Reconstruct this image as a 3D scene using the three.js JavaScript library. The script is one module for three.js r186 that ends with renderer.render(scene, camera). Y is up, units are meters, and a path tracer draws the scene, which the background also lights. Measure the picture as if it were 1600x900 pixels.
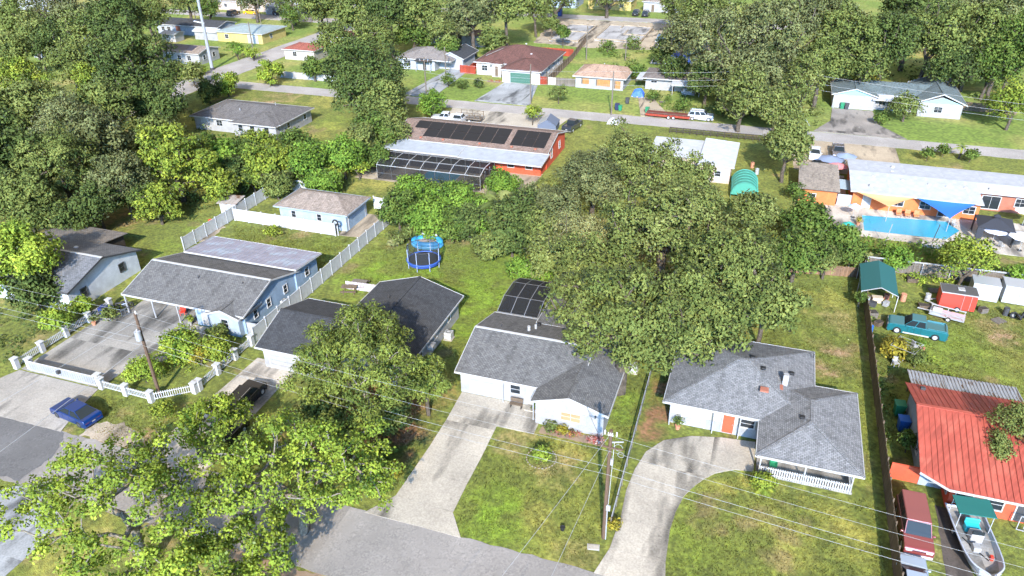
import * as THREE from 'three';
import { Sky } from 'three/addons/objects/Sky.js';
import { mergeGeometries } from 'three/addons/utils/BufferGeometryUtils.js';
import { RoundedBoxGeometry } from 'three/addons/geometries/RoundedBoxGeometry.js';

// ---------------------------------------------------------------- camera, sky, sun, exposure
const scene = new THREE.Scene();
const camera = new THREE.PerspectiveCamera(41.74, 16 / 9, 0.5, 3000);
camera.position.set(0, 44, 0);
camera.rotation.order = 'YXZ';
camera.rotation.set(THREE.MathUtils.degToRad(-29.9), THREE.MathUtils.degToRad(19.1), THREE.MathUtils.degToRad(-0.7));
const renderer = new THREE.WebGLRenderer({ antialias: true });
renderer.toneMapping = THREE.LinearToneMapping;
renderer.toneMappingExposure = 1.8;
renderer.shadowMap.enabled = true;
const SUN_EL = THREE.MathUtils.degToRad(31), SUN_AZ = THREE.MathUtils.degToRad(15);
const toSun = new THREE.Vector3(Math.sin(SUN_AZ) * Math.cos(SUN_EL), Math.sin(SUN_EL), Math.cos(SUN_AZ) * Math.cos(SUN_EL));
const sky = new Sky();
sky.name = 'sky';
sky.scale.setScalar(2500);
const SU = sky.material.uniforms;
SU.turbidity.value = 8; SU.rayleigh.value = 0.5; SU.mieCoefficient.value = 0.006; SU.mieDirectionalG.value = 0.8;
SU.sunPosition.value.copy(toSun);
SU.cloudCoverage.value = 0.62; SU.cloudDensity.value = 0.5; SU.cloudElevation.value = 0.5;
scene.add(sky);
scene.environmentIntensity = 0.29;
const sun = new THREE.DirectionalLight(new THREE.Color(1, 0.89, 0.73), 5);
sun.position.copy(toSun).multiplyScalar(250).add(new THREE.Vector3(-30, 0, -80));
sun.target.position.set(-30, 0, -80);
sun.castShadow = true;
sun.shadow.radius = 1.4;
sun.shadow.mapSize.set(4096, 4096);
Object.assign(sun.shadow.camera, { left: -160, right: 120, top: 160, bottom: -60, near: 1, far: 700 });
scene.add(sun, sun.target);
// ---------------------------------------------------------------- helpers
function rng(seed) { let s = seed >>> 0; return () => { s = (s + 0x6d2b79f5) | 0; let t = Math.imul(s ^ (s >>> 15), 1 | s); t = (t + Math.imul(t ^ (t >>> 7), 61 | t)) ^ t; return ((t ^ (t >>> 14)) >>> 0) / 4294967296; }; }
const V = (x, y, z) => new THREE.Vector3(x, y, z), clamp = THREE.MathUtils.clamp, lerp = THREE.MathUtils.lerp, D2R = Math.PI / 180;
const lin = (r, g, b) => new THREE.Color().setRGB(r, g, b);
// value noise that repeats after n cells
function noiseField(n, seed) { const r = rng(seed), a = new Float32Array(n * n); for (let i = 0; i < a.length; i++) a[i] = r(); return (x, y) => { x = ((x % n) + n) % n; y = ((y % n) + n) % n; const i = Math.floor(x), j = Math.floor(y), i1 = (i + 1) % n, j1 = (j + 1) % n; let u = x - i, v = y - j; u = u * u * (3 - 2 * u); v = v * v * (3 - 2 * v); return (a[j * n + i] * (1 - u) + a[j * n + i1] * u) * (1 - v) + (a[j1 * n + i] * (1 - u) + a[j1 * n + i1] * u) * v; }; }
const N1 = noiseField(256, 11), N2 = noiseField(256, 23), N3 = noiseField(256, 37);
const fbm = (x, y, o = 4, f = N1) => { let s = 0, a = 0.5, t = 0; for (let i = 0; i < o; i++) { s += a * f(x, y); t += a; a *= 0.5; x *= 2; y *= 2; } return s / t; };
function tex(w, h, fn, srgb = true, repeat) {
  const d = new Uint8Array(w * h * 4), c = [0, 0, 0];
  for (let y = 0; y < h; y++) for (let x = 0; x < w; x++) { fn(x / w, y / h, c, x, y); const k = (y * w + x) * 4; d[k] = clamp(c[0] * 255, 0, 255); d[k + 1] = clamp(c[1] * 255, 0, 255); d[k + 2] = clamp(c[2] * 255, 0, 255); d[k + 3] = 255; }
  const t = new THREE.DataTexture(d, w, h); t.wrapS = t.wrapT = THREE.RepeatWrapping; t.magFilter = THREE.LinearFilter; t.minFilter = THREE.LinearMipmapLinearFilter; t.generateMipmaps = true;
  if (srgb) t.colorSpace = THREE.SRGBColorSpace;
  if (repeat) t.repeat.set(1 / repeat, 1 / (repeat * h / w));
  t.needsUpdate = true; return t;
}
const std = (color, roughness = 0.85, o = {}) => new THREE.MeshStandardMaterial({ color: Array.isArray(color) ? lin(...color) : color, roughness, ...o });
const phys = (color, roughness, o = {}) => new THREE.MeshPhysicalMaterial({ color: Array.isArray(color) ? lin(...color) : color, roughness, ...o });

const used = {};
function numbered(name) { const k = used[name] = (used[name] ?? -1) + 1; return k ? name + '_' + String(k).padStart(3, '0') : name; }
function meta(o, label, category, group) { o.userData.label = label; o.userData.category = category; if (group) o.userData.group = group; return o; }
function thing(name, label, category, [x, z] = [0, 0], turn = 0, group, y = 0) {
  const o = new THREE.Group(); o.name = numbered(name); o.position.set(x, y, z); o.rotation.y = turn; scene.add(o);
  return meta(o, label, category, group);
}
function shadows(m) { m.castShadow = m.receiveShadow = true; return m; }
function mesh(name, geo, mat) { const m = shadows(new THREE.Mesh(Array.isArray(geo) ? join(geo) : geo, mat)); m.name = name; return m; }
function part(parent, name, geo, mat, label) { const m = mesh(name, geo, mat); if (label) m.userData.label = label; parent.add(m); return m; }
// a part given in world metres under a thing (or part of a thing) that is not turned
function wpart(root, name, geo, mat, parent = root, label) { const g = Array.isArray(geo) ? join(geo) : geo; g.translate(-root.position.x, -root.position.y, -root.position.z); return part(parent, name, g, mat, label); }
function struct(name, geo, mat) { const m = mesh(numbered(name), geo, mat); m.userData.kind = 'structure'; scene.add(m); return m; }
function single(name, label, category, geo, mat, group) { const m = mesh(numbered(name), geo, mat); scene.add(m); return meta(m, label, category, group); }
function copyOf(root, label, [x, z], turn = 0, s = 1) { const c = root.clone(); c.name = numbered(root.name.replace(/_\d+$/, '')); c.userData = { ...root.userData, label }; c.position.set(x, root.position.y, z); c.rotation.y = turn; c.scale.multiplyScalar(s); scene.add(c); return c; }
function join(list) {
  const gs = list.map((g) => { let q = g.index ? g.toNonIndexed() : g; for (const k of Object.keys(q.attributes)) if (!['position', 'normal', 'uv', 'color'].includes(k)) q.deleteAttribute(k); if (!q.attributes.uv) q.setAttribute('uv', new THREE.BufferAttribute(new Float32Array(q.attributes.position.count * 2), 2)); q.morphAttributes = {}; return q; });
  const anyColor = gs.some((g) => g.attributes.color);
  if (anyColor) for (const g of gs) if (!g.attributes.color) g.setAttribute('color', new THREE.BufferAttribute(new Float32Array(g.attributes.position.count * 3).fill(1), 3));
  return gs.length === 1 ? gs[0] : mergeGeometries(gs);
}
// boxes in world metres, uv in metres
function metreUV(g) { const p = g.attributes.position, n = g.attributes.normal, u = g.attributes.uv; for (let i = 0; i < p.count; i++) { const ax = Math.abs(n.getX(i)), ay = Math.abs(n.getY(i)), az = Math.abs(n.getZ(i)); if (ay >= ax && ay >= az) u.setXY(i, p.getX(i), -p.getZ(i)); else if (ax > az) u.setXY(i, p.getZ(i), p.getY(i)); else u.setXY(i, p.getX(i), p.getY(i)); } return g; }
const box = (x0, x1, y0, y1, z0, z1) => metreUV(new THREE.BoxGeometry(Math.abs(x1 - x0), Math.abs(y1 - y0), Math.abs(z1 - z0)).translate((x0 + x1) / 2, (y0 + y1) / 2, (z0 + z1) / 2));
const cbox = (w, h, d, x = 0, y = 0, z = 0) => box(x - w / 2, x + w / 2, y - h / 2, y + h / 2, z - d / 2, z + d / 2);
const rbox = (w, h, d, x = 0, y = 0, z = 0, r = 0.04) => new RoundedBoxGeometry(w, h, d, 2, r).translate(x, y, z);
const cyl = (r0, r1, h, x = 0, y = 0, z = 0, n = 10) => new THREE.CylinderGeometry(r1, r0, h, n).translate(x, y + h / 2, z);
// straight bar from p to q, w wide and h high
function bar(p, q, w, h = w) { const d = q.clone().sub(p), L = d.length(), g = new THREE.BoxGeometry(w, h, L); metreUV(g); const m = new THREE.Matrix4().lookAt(p, q, Math.abs(d.y) > 0.98 * L ? V(1, 0, 0) : V(0, 1, 0)).setPosition(p.clone().add(q).multiplyScalar(0.5)); return g.applyMatrix4(m); }
function rod(p, q, r, n = 6, r2 = r) { const d = q.clone().sub(p), L = d.length(), g = new THREE.CylinderGeometry(r2, r, L, n); g.applyMatrix4(new THREE.Matrix4().makeRotationFromQuaternion(new THREE.Quaternion().setFromUnitVectors(V(0, 1, 0), d.clone().normalize())).setPosition(p.clone().add(q).multiplyScalar(0.5))); return g; }
function tube(pts, r, n = 6, seg = 12) { return new THREE.TubeGeometry(new THREE.CatmullRomCurve3(pts), seg, r, n); }
// flat convex slab: top polygon, thickness t straight down, uv in metres along the first edge
function slab(pts, t, uOff = 0) {
  const pos = [], nor = [], uv = [], n = V(0, 0, 0), a = pts[1].clone().sub(pts[0]), b = pts[pts.length - 1].clone().sub(pts[0]);
  n.crossVectors(a, b).normalize(); if (n.y < 0) { pts = [...pts].reverse(); n.negate(); }
  const e = a.clone().normalize(), f = V(0, 0, 0).crossVectors(n, e), o = pts[0];
  const put = (p, m, uu, vv) => { pos.push(p.x, p.y, p.z); nor.push(m.x, m.y, m.z); const d = p.clone().sub(o); uv.push(uu ?? d.dot(e) + uOff, vv ?? d.dot(f)); };
  const low = pts.map((p) => V(p.x, p.y - t, p.z)), dn = n.clone().negate();
  for (let i = 1; i + 1 < pts.length; i++) { put(pts[0], n); put(pts[i], n); put(pts[i + 1], n); put(low[0], dn); put(low[i + 1], dn); put(low[i], dn); }
  for (let i = 0; i < pts.length; i++) { const j = (i + 1) % pts.length, s = V(0, 0, 0).crossVectors(pts[j].clone().sub(pts[i]), V(0, 1, 0)).normalize(); for (const q of [pts[i], low[i], low[j], pts[i], low[j], pts[j]]) put(q, s); }
  const g = new THREE.BufferGeometry(); g.setAttribute('position', new THREE.Float32BufferAttribute(pos, 3)); g.setAttribute('normal', new THREE.Float32BufferAttribute(nor, 3)); g.setAttribute('uv', new THREE.Float32BufferAttribute(uv, 2)); return g;
}
// ground polygon [[x, z], ...] as a slab whose top lies at y
function plate(pts, y, t) { const s = new THREE.Shape(pts.map(([x, z]) => new THREE.Vector2(x, -z))); return new THREE.ExtrudeGeometry(s, { depth: t, bevelEnabled: false }).rotateX(-Math.PI / 2).translate(0, y - t, 0); }
// ragged copy of a polygon: extra points along each edge, nudged
function ragged(pts, step, amp, seed) { const r = rng(seed), out = []; pts.forEach((p, i) => { const q = pts[(i + 1) % pts.length], L = Math.hypot(q[0] - p[0], q[1] - p[1]), n = Math.max(1, Math.round(L / step)), nx = -(q[1] - p[1]) / L, nz = (q[0] - p[0]) / L; for (let k = 0; k < n; k++) { const a = (r() - 0.5) * 2 * amp, t = k / n; out.push([lerp(p[0], q[0], t) + nx * a, lerp(p[1], q[1], t) + nz * a]); } }); return out; }

// ---------------------------------------------------------------- textures and materials
const shingleTex = tex(1024, 1024, (u, v, c) => { // 6 m square: courses of 0.15 m, tabs of 0.3 m
  const row = Math.floor(v * 40), x = u * 20 + (row % 2) * 0.5, tab = Math.floor(x) % 20, fx = x - Math.floor(x), fy = v * 40 - row;
  let t = 0.88 + 0.24 * (N1(tab * 7.3 + 0.5, row * 3.1 + 0.5) - 0.5) + 0.2 * (N2(u * 256, v * 256) - 0.5) + 0.12 * (fbm(u * 8, v * 8, 3, N3) - 0.5) + 0.2 * (fbm(u * 32 + 5, v * 4 + 7, 3, N1) - 0.5);
  if (fx < 0.09) t *= 0.62; if (fy > 0.84) t *= 0.68;
  c[0] = c[1] = c[2] = t;
}, true, 6);
const grainTex = tex(512, 512, (u, v, c) => { const t = 0.91 + 0.14 * (N2(u * 256, v * 256) - 0.5) + 0.16 * (fbm(u * 8, v * 8, 4) - 0.5); c[0] = c[1] = c[2] = t; }, true, 5);
const concreteTex = tex(2048, 2048, (u, v, c) => {
  let t = 0.88 + 0.24 * (fbm(u * 8, v * 8, 6) - 0.5) + 0.12 * (N2(u * 256, v * 256) - 0.5);
  const st = fbm(u * 16 + 40, v * 4 + 9, 4, N3); if (st > 0.55) t -= (st - 0.55) * 1.5;
  const sp = N1(u * 128, v * 128); if (sp > 0.93) t -= 0.1;
  c[0] = t * 1.0; c[1] = t * 0.975; c[2] = t * 0.93;
}, true, 24);
const asphaltTex = tex(2048, 2048, (u, v, c) => {
  let t = 0.86 + 0.2 * (fbm(u * 8, v * 8, 5) - 0.5) + 0.2 * (N2(u * 256, v * 256) - 0.5) * N3(u * 64, v * 64) + 0.14 * (((u * 7919.3 + v * 104729.7) * 13.7 % 1) - 0.5);
  const cr = Math.abs(fbm(u * 8 + 3, v * 8, 5, N3) - 0.5); if (cr < 0.0025) t -= 0.07;
  c[0] = t; c[1] = t * 0.985; c[2] = t * 0.97;
}, true, 26);
const woodTex = tex(512, 512, (u, v, c) => { const t = 0.7 + 0.35 * (fbm(u * 64, v * 4, 4) - 0.5) + 0.12 * (N2(u * 256, v * 32) - 0.5); c[0] = t; c[1] = t * 0.96; c[2] = t * 0.9; }, true, 2);
const barkTex = tex(256, 512, (u, v, c) => { const t = 0.62 + 0.6 * (fbm(u * 16, v * 8, 4) - 0.5); c[0] = t; c[1] = t * 0.97; c[2] = t * 0.92; }, true);
const rustTex = tex(512, 512, (u, v, c) => { const n = fbm(u * 8, v * 8, 5), s = fbm(u * 32, v * 4, 3, N3), t = 0.88 + 0.25 * (s - 0.5), k = clamp((n - 0.55) * 5, 0, 0.8); c[0] = lerp(t, 0.5, k); c[1] = lerp(t, 0.36, k); c[2] = lerp(t * 0.99, 0.24, k); }, true, 6);
const grassBump = tex(512, 512, (u, v, c) => { const t = 0.5 * N2(u * 256, v * 256) + 0.5 * N1(u * 128, v * 128); c[0] = c[1] = c[2] = t; }, false, 8);

const shingle = (r, g, b, rough = 0.92) => std([r, g, b], rough, { map: shingleTex });
const stucco = (r, g, b) => std([r, g, b], 0.9, { map: grainTex });
const M = {
  white: std([0.42, 0.41, 0.395], 0.6, { map: grainTex }), trim: std([0.44, 0.43, 0.41], 0.55), vinyl: std([0.56, 0.555, 0.545], 0.5, { map: grainTex }), cream: stucco(0.45, 0.41, 0.34),
  glass: phys([0.02, 0.025, 0.03], 0.06, { specularIntensity: 1 }), autoGlass: phys([0.02, 0.026, 0.028], 0.16, { specularIntensity: 0.45 }),
  concrete: std([0.53, 0.49, 0.43], 0.92, { map: concreteTex }), concreteGrey: std([0.37, 0.36, 0.345], 0.92, { map: concreteTex }), concreteBlue: std([0.40, 0.43, 0.47], 0.9, { map: concreteTex }), paver: std([0.62, 0.58, 0.53], 0.9, { map: concreteTex }),
  asphalt: std([0.36, 0.335, 0.305], 0.93, { map: asphaltTex }), asphaltPale: std([0.46, 0.43, 0.40], 0.93, { map: asphaltTex }), asphaltDark: std([0.19, 0.188, 0.185], 0.93, { map: asphaltTex }),
  wood: std([0.30, 0.23, 0.17], 0.9, { map: woodTex }), woodGrey: std([0.34, 0.31, 0.28], 0.92, { map: woodTex }), woodDark: std([0.10, 0.085, 0.07], 0.92, { map: woodTex }), redWood: std([0.62, 0.09, 0.04], 0.8, { map: woodTex }), pole: std([0.25, 0.165, 0.115], 0.9, { map: woodTex }), ply: std([0.78, 0.42, 0.16], 0.85, { map: woodTex }),
  bark: std([0.24, 0.20, 0.16], 0.95, { map: barkTex }), barkPale: std([0.55, 0.50, 0.43], 0.92, { map: barkTex }),
  metal: std([0.55, 0.56, 0.57], 0.4, { metalness: 0.6, map: rustTex }), metalWhite: std([0.52, 0.53, 0.54], 0.5, { map: grainTex }), galv: std([0.5, 0.52, 0.54], 0.45, { metalness: 0.5 }), alu: std([0.62, 0.62, 0.62], 0.4, { metalness: 0.4 }), black: std([0.015, 0.015, 0.016], 0.6), dark: std([0.05, 0.05, 0.052], 0.7), rubber: std([0.02, 0.02, 0.02], 0.85), chrome: std([0.7, 0.7, 0.7], 0.2, { metalness: 0.9 }), red: std([0.62, 0.04, 0.02], 0.5), redWall: stucco(0.66, 0.10, 0.04), orange: stucco(0.74, 0.20, 0.06), teal: std([0.02, 0.16, 0.16], 0.6), tealBright: std([0.03, 0.42, 0.46], 0.5), tealPale: std([0.22, 0.42, 0.42], 0.6), green: std([0.02, 0.20, 0.09], 0.6), blue: std([0.02, 0.12, 0.42], 0.5), tarp: std([0.04, 0.13, 0.55], 0.6), yellow: stucco(0.58, 0.46, 0.16),
  brick: std([0.42, 0.15, 0.09], 0.9, { map: grainTex }), terracotta: std([0.45, 0.20, 0.11], 0.9), dirt: std([0.32, 0.22, 0.14], 0.95, { map: grainTex }), sand: std([0.50, 0.42, 0.32], 0.95, { map: concreteTex }), stone: std([0.45, 0.42, 0.38], 0.9, { map: grainTex }), lamp: std([0.6, 0.6, 0.6], 0.3), redLamp: std([0.45, 0.02, 0.02], 0.25), wire: std([0.42, 0.42, 0.42], 0.6), wireLight: std([0.33, 0.33, 0.32], 0.5),
};
M.asphalt.bumpMap = grassBump; M.asphalt.bumpScale = 0.003;
// ---------------------------------------------------------------- ground
const LX0 = -150, LX1 = 60, LZ0 = -140, LZ1 = -5;
// worn and dry patches seen in the turf: x, z, radius, kind (0 dry, 1 bare soil, 2 lush, 3 leaf litter)
const patches = [];
const patch = ([x, z], r, k, s = 1) => patches.push([x, z, r, k, s]);
patch([-16.49, -47.11], 2.2, 1, .7); patch([-11.86, -44.93], 1.8, 1, .7); patch([-11.55, -47.87], 1.6, 0); patch([-12.49, -39.96], 2.2, 0, .8); patch([-7.70, -37.03], 1.6, 1, .5); patch([-15.76, -40.29], 2.4, 2); patch([-15.11, -37.10], 2.6, 2);
patch([0.78, -47.17], 2.4, 0); patch([4.74, -46.31], 3.5, 0, .7); patch([9.41, -47.15], 3.2, 0, .6); patch([0.16, -39.62], 3, 2, .5); patch([7.12, -42.52], 3, 0, .5); patch([10.65, -44.30], 2.5, 0, .7);
patch([-5.13, -55.36], 1.7, 3, 1.3); patch([-5.21, -51.66], 1.5, 3, 1.1); patch([-4.73, -58.47], 2, 3, 1.2); patch([-4.31, -48.59], 1, 1); patch([-7.70, -56.49], 1.4, 2); patch([-7.99, -53.48], 1.2, 2);
patch([9.36, -70.87], 2.4, 1, .8); patch([10.76, -76.46], 2.8, 1, .7); patch([11.34, -66.87], 1.8, 1, .8); patch([9.53, -80.30], 3.2, 0); patch([8.71, -67.13], 2, 1, .8);
patch([26.61, -79.56], 2.4, 1, .9); patch([26.74, -77.08], 1.6, 1); patch([21.09, -74.64], 5, 2, .6); patch([27.34, -74.29], 3, 0);
patch([-37.14, -81.75], 2, 1, 1.1); patch([-34.78, -81.51], 1.8, 1, 1); patch([-39.97, -79.87], 1.6, 1, .7); patch([-41.52, -70.31], 2.4, 0, .9); patch([-29.54, -75.82], 9, 2, 1.2); patch([-29.65, -67.77], 6, 2, 1); patch([-37.14, -70.05], 6, 2, 1); patch([-42.97, -68.19], 4, 2, .7); patch([-25.86, -62.04], 4, 2, .8); patch([-42.33, -75.32], 3, 2, .5);
patch([-56.50, -77.05], 1.6, 1, 1); patch([-59.31, -76.79], 1.4, 1, .5); patch([-52.32, -74.99], 4, 2, .4); patch([-48.80, -36.58], 2.6, 1, 1.2); patch([-50.78, -36.81], 2, 1, 1.2); patch([-48.39, -32.59], 2, 1); patch([-46.34, -36.52], 2, 1, .7);
patch([-70.78, -74.22], 2.5, 2, .6); patch([-71.57, -68.90], 3, 2, .6); patch([-77.44, -116.48], 6, 0, .9); patch([-78.16, -122.28], 5, 2, .5); patch([-76.00, -107.77], 4, 0, .6); patch([-53.93, -96.21], 4, 0); patch([-57.23, -99.36], 2.5, 0, 1.2); patch([-97.82, -134.76], 5, 1, .8); patch([-97.55, -127.50], 3, 1); patch([-86.76, -133.11], 6, 0);
patch([-33.96, -146.55], 6, 0, .5); patch([-21.58, -135.39], 4, 2, .4); patch([-5.44, -111.28], 5, 0, .8); patch([27.52, -136.15], 5, 0, .6); patch([-22.99, -30.40], 1.6, 1, 1.4); patch([-25.05, -29.96], 1.8, 1, 1.2); patch([-43.54, -26.47], 4, 0, .8); patch([-36.78, -28.07], 5, 1, .8); patch([-17.98, -31.89], 3, 1, 1); patch([17.10, -45.20], 2, 1, .6); patch([15.95, -70.61], 2, 0, .6); patch([-67.69, -48.59], 5, 1, .5); patch([-84.84, -58.24], 6, 1, .8); patch([-90.17, -72.51], 8, 3, .6); patch([-102.92, -73.23], 9, 3, .8); patch([-10.30, -73.96], 9, 3, .7); patch([-1.65, -79.77], 7, 3, .6); patch([-27.91, -47.96], 5, 3, .8); patch([-31.48, -44.91], 6, 3, .8);
function lawnColor(x, z, c) {
  const a = fbm(x * 0.11 + 50, z * 0.11 + 90, 4), b = fbm(x * 0.7 + 17, z * 0.7 + 31, 3, N2), f = N3(x * 4.1, z * 4.1), e = N1(x * 9.7 + 3, z * 9.7);
  let dry = clamp((a - 0.5) * 2.2 + (b - 0.5) * 1.4, 0, 1) * 0.45, soil = clamp((fbm(x * 0.33 + 7, z * 0.33 + 3, 4, N3) - 0.66) * 4, 0, 0.5), lush = 0, litter = 0;
  for (const [px, pz, r, k, s] of patches) {
    const dx = x - px, dz = z - pz; if (dx > 2.2 * r || dx < -2.2 * r || dz > 2.2 * r || dz < -2.2 * r) continue;
    const w = clamp((1.15 - Math.hypot(dx, dz) / r + (b - 0.5) * 1.9 + (a - 0.5) * 0.8) * 1.3, 0, 1) * s;
    if (k === 0) dry += w * 0.6; else if (k === 1) soil += w * 0.62 * (0.35 + f); else if (k === 2) lush += w * 0.6; else litter += w * 0.8 * (0.4 + f);
  }
  dry = clamp(dry - lush * 0.6, 0, 1); soil = clamp(soil - lush * 0.7, 0, 0.95); litter = clamp(litter, 0, 0.95);
  let r = 0.405, g = 0.43, bl = 0.17;
  r = lerp(r, 0.60, dry * 0.62); g = lerp(g, 0.54, dry * 0.62); bl = lerp(bl, 0.27, dry * 0.62);
  r = lerp(r, 0.42, clamp(lush, 0, 1) * 0.6); g = lerp(g, 0.53, clamp(lush, 0, 1) * 0.6); bl = lerp(bl, 0.13, clamp(lush, 0, 1) * 0.6);
  r = lerp(r, 0.60, soil); g = lerp(g, 0.49, soil); bl = lerp(bl, 0.37, soil);
  r = lerp(r, 0.50, litter); g = lerp(g, 0.36, litter); bl = lerp(bl, 0.25, litter);
  const t = 0.78 + 0.36 * f * (1 - soil * 0.5) + 0.34 * (e - 0.3) + 0.25 * (b - 0.5);
  c[0] = r * t; c[1] = g * t; c[2] = bl * t;
}
const lawnTex = tex(2048, 1316, (u, v, c) => lawnColor(LX0 + u * (LX1 - LX0), LZ1 - v * (LZ1 - LZ0), c));
const farTex = tex(1024, 1024, (u, v, c) => { const a = fbm(u * 8, v * 8, 5), f = N2(u * 256, v * 256), d = clamp((a - 0.42) * 3, 0, 1); const t = 0.95 + 0.4 * f; c[0] = lerp(0.36, 0.5, d) * t; c[1] = lerp(0.42, 0.47, d) * t; c[2] = lerp(0.16, 0.26, d) * t; }, true, 90);
const groundMat = std([1, 1, 1], 1, { map: farTex }), lawnMat = std([1, 1, 1], 1, { map: lawnTex, bumpMap: grassBump, bumpScale: 0.05 });
lawnMat.bumpMap = grassBump;
{
  const g = new THREE.PlaneGeometry(2400, 2400).rotateX(-Math.PI / 2).translate(0, -0.03, -500); metreUV(g); struct('ground', g, groundMat);
  const l = new THREE.PlaneGeometry(LX1 - LX0, LZ1 - LZ0, 1, 1).rotateX(-Math.PI / 2).translate((LX0 + LX1) / 2, 0, (LZ0 + LZ1) / 2);
  const bumpT = grassBump.clone(); bumpT.repeat.set((LX1 - LX0) / 8, (LZ1 - LZ0) / 8); lawnMat.bumpMap = bumpT;
  struct('lawn', l, lawnMat);
}
const R = (x0, x1, z0, z1) => [[x0, z0], [x1, z0], [x1, z1], [x0, z1]];
// streets
struct('road', plate(ragged(R(-140, 60, -36, -29.8), 0.8, 0.1, 5), 0.02, 0.08), M.asphalt).userData.label = 'pale worn asphalt street along the bottom of the view';
struct('dark_road_area', plate(ragged([[-75, -35.9], [-54.4, -35.9], [-53.0, -33.5], [-53.2, -30.1], [-75, -30.1]], 0.5, 0.14, 61), 0.026, 0.02), M.asphaltDark);  // darker-toned area of the street surface with a ragged edge
struct('road', plate(ragged(R(-118, 140, -142.3, -137.3), 1, 0.12, 7), 0.022, 0.08), M.asphaltPale);
struct('road', plate(ragged([[-127.5, -100], [-118.5, -100], [-118, -142], [-117.5, -236], [-124, -236], [-127, -150]], 1.5, 0.12, 9), 0.016, 0.08), M.asphaltPale);
struct('road', plate(ragged(R(-260, 140, -241, -234.5), 2, 0.15, 12), 0.01, 0.08), M.asphaltPale);
struct('road', plate(ragged(R(-205, -130, -215, -208), 2, 0.15, 13), 0.011, 0.08), M.asphaltPale);
struct('pavement', plate(ragged([[-53, -29.6], [-51.2, -29.8], [-46.2, -28], [-46, -20], [-62, -20]], 1, 0.05, 3), 0.03, 0.08), M.concreteBlue);
// concrete drives: each a set of slabs with open joints; L and Rr are the two long edges, matched point by point
function drive(name, label, L, Rr, mat, y = 0.05) {
  const o = new THREE.Group(); o.name = numbered(name); o.userData.kind = 'structure'; o.userData.label = label; scene.add(o);
  for (let i = 0; i + 1 < L.length; i++) {
    const g = 0.012, mix = (p, q, t) => [lerp(p[0], q[0], t), lerp(p[1], q[1], t)], len = Math.hypot(L[i + 1][0] - L[i][0], L[i + 1][1] - L[i][1]) || 1, k = Math.min(0.3, g / len);
    part(o, 'slab', plate([mix(L[i], L[i + 1], i ? k : 0), mix(Rr[i], Rr[i + 1], i ? k : 0), mix(Rr[i], Rr[i + 1], 1), mix(L[i], L[i + 1], 1)], y, 0.1), mat);
  }
  return o;
}
drive('driveway', 'pale concrete drive to the single garage', [[-24.7, -35.9], [-23.2, -38.2], [-23.1, -41.3], [-23, -44.4], [-23, -48], [-23.2, -52.2]], [[-16.7, -35.9], [-18.2, -38.0], [-18.3, -41.3], [-18.3, -44.4], [-18.4, -48], [-18.6, -52.2]], M.concrete);
struct('front_walk', plate([[-18.58, -48.6], [-15, -48.6], [-15, -52.2], [-18.58, -52.2]], 0.056, 0.1), M.concrete);
drive('curved_driveway', 'curved pale concrete drive sweeping to the grey hip-roofed house',
  [[-6.6, -35.9], [-6.0, -38.4], [-5.85, -41.5], [-6.0, -44.5], [-5.8, -47], [-5.3, -49.4], [-4.1, -51.3], [-1.9, -52.6], [0.6, -53.2], [3.4, -53.5]], [[-1.6, -35.9], [-1.95, -38.4], [-2.1, -41.5], [-1.95, -43.4], [-1.6, -45.2], [-1.1, -46.3], [-0.4, -47.5], [0.5, -48.6], [1.9, -49.5], [3.45, -49.8]], M.concrete);
drive('driveway', 'wide grey concrete apron outside the sliding gate', [[-69.5, -35.9], [-67.6, -39], [-66.4, -41.9]], [[-54.9, -35.9], [-55.9, -39], [-56.5, -41.9]], std([0.43, 0.41, 0.385], 0.92, { map: concreteTex }));
drive('driveway', 'grey concrete yard inside the pillared fence', [[-66.4, -42.1], [-66.3, -46], [-66.2, -50], [-66.1, -54.4]], [[-56.5, -42.1], [-56.2, -46], [-55.8, -50], [-55.4, -54.4]], M.concreteGrey);
drive('front_walk', 'pale walk along the light blue house', [[-55.35, -47], [-55.35, -54.2]], [[-53.9, -47.5], [-50.2, -54.2]], M.concrete, 0.045);
struct('carport_floor', plate(R(-64.4, -54.9, -62, -54.42), 0.04, 0.08), M.concreteGrey);
drive('driveway', 'tan concrete drive beside the picket fence', [[-45.6, -36], [-45.4, -41], [-45.2, -46], [-45, -51]], [[-39.5, -36], [-39.8, -41], [-40, -46], [-40.2, -51]], M.paver);
drive('driveway', 'blue-grey concrete drive of the brown hip-roofed house', [[-57.2, -143], [-56, -158.6]], [[-45.4, -143], [-48.2, -158]], M.concreteBlue);
drive('driveway', 'grey concrete drive of the grey gabled house', [[-73.5, -143], [-72.5, -165.5]], [[-66.5, -143], [-67.6, -167]], M.concreteBlue);
drive('driveway', 'tan concrete drive of the teal-trimmed house', [[8.5, -142.6], [11.6, -150], [12.1, -158.5]], [[24, -142.6], [19.8, -150], [19.4, -158.5]], std([0.36, 0.33, 0.31], 0.93, { map: concreteTex }));
drive('driveway', 'narrow concrete drive beside the boarded house', [[-22.8, -142.6], [-25.8, -156]], [[-16.9, -142.6], [-22.8, -156]], M.sand);
drive('parking_apron', 'pale concrete parking beside the solar roof', [[-59.6, -137.1], [-56.6, -122]], [[-35.5, -137.1], [-37.5, -123]], M.concrete);
drive('parking_apron', 'pale concrete parking in front of the pool house', [[4.5, -137.1], [5.5, -122]], [[21.6, -137.1], [21.8, -122]], M.sand);
struct('pool_deck', plate([[8.5, -121], [12.9, -121], [12.9, -108.7], [37, -109.5], [37, -98.8], [8.8, -99.2]], 0.05, 0.1), M.paver);
struct('patio', plate([[-51.9, -86], [-46.9, -86], [-46.9, -79], [-51.9, -78.6]], 0.05, 0.1), M.sand);
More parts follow.
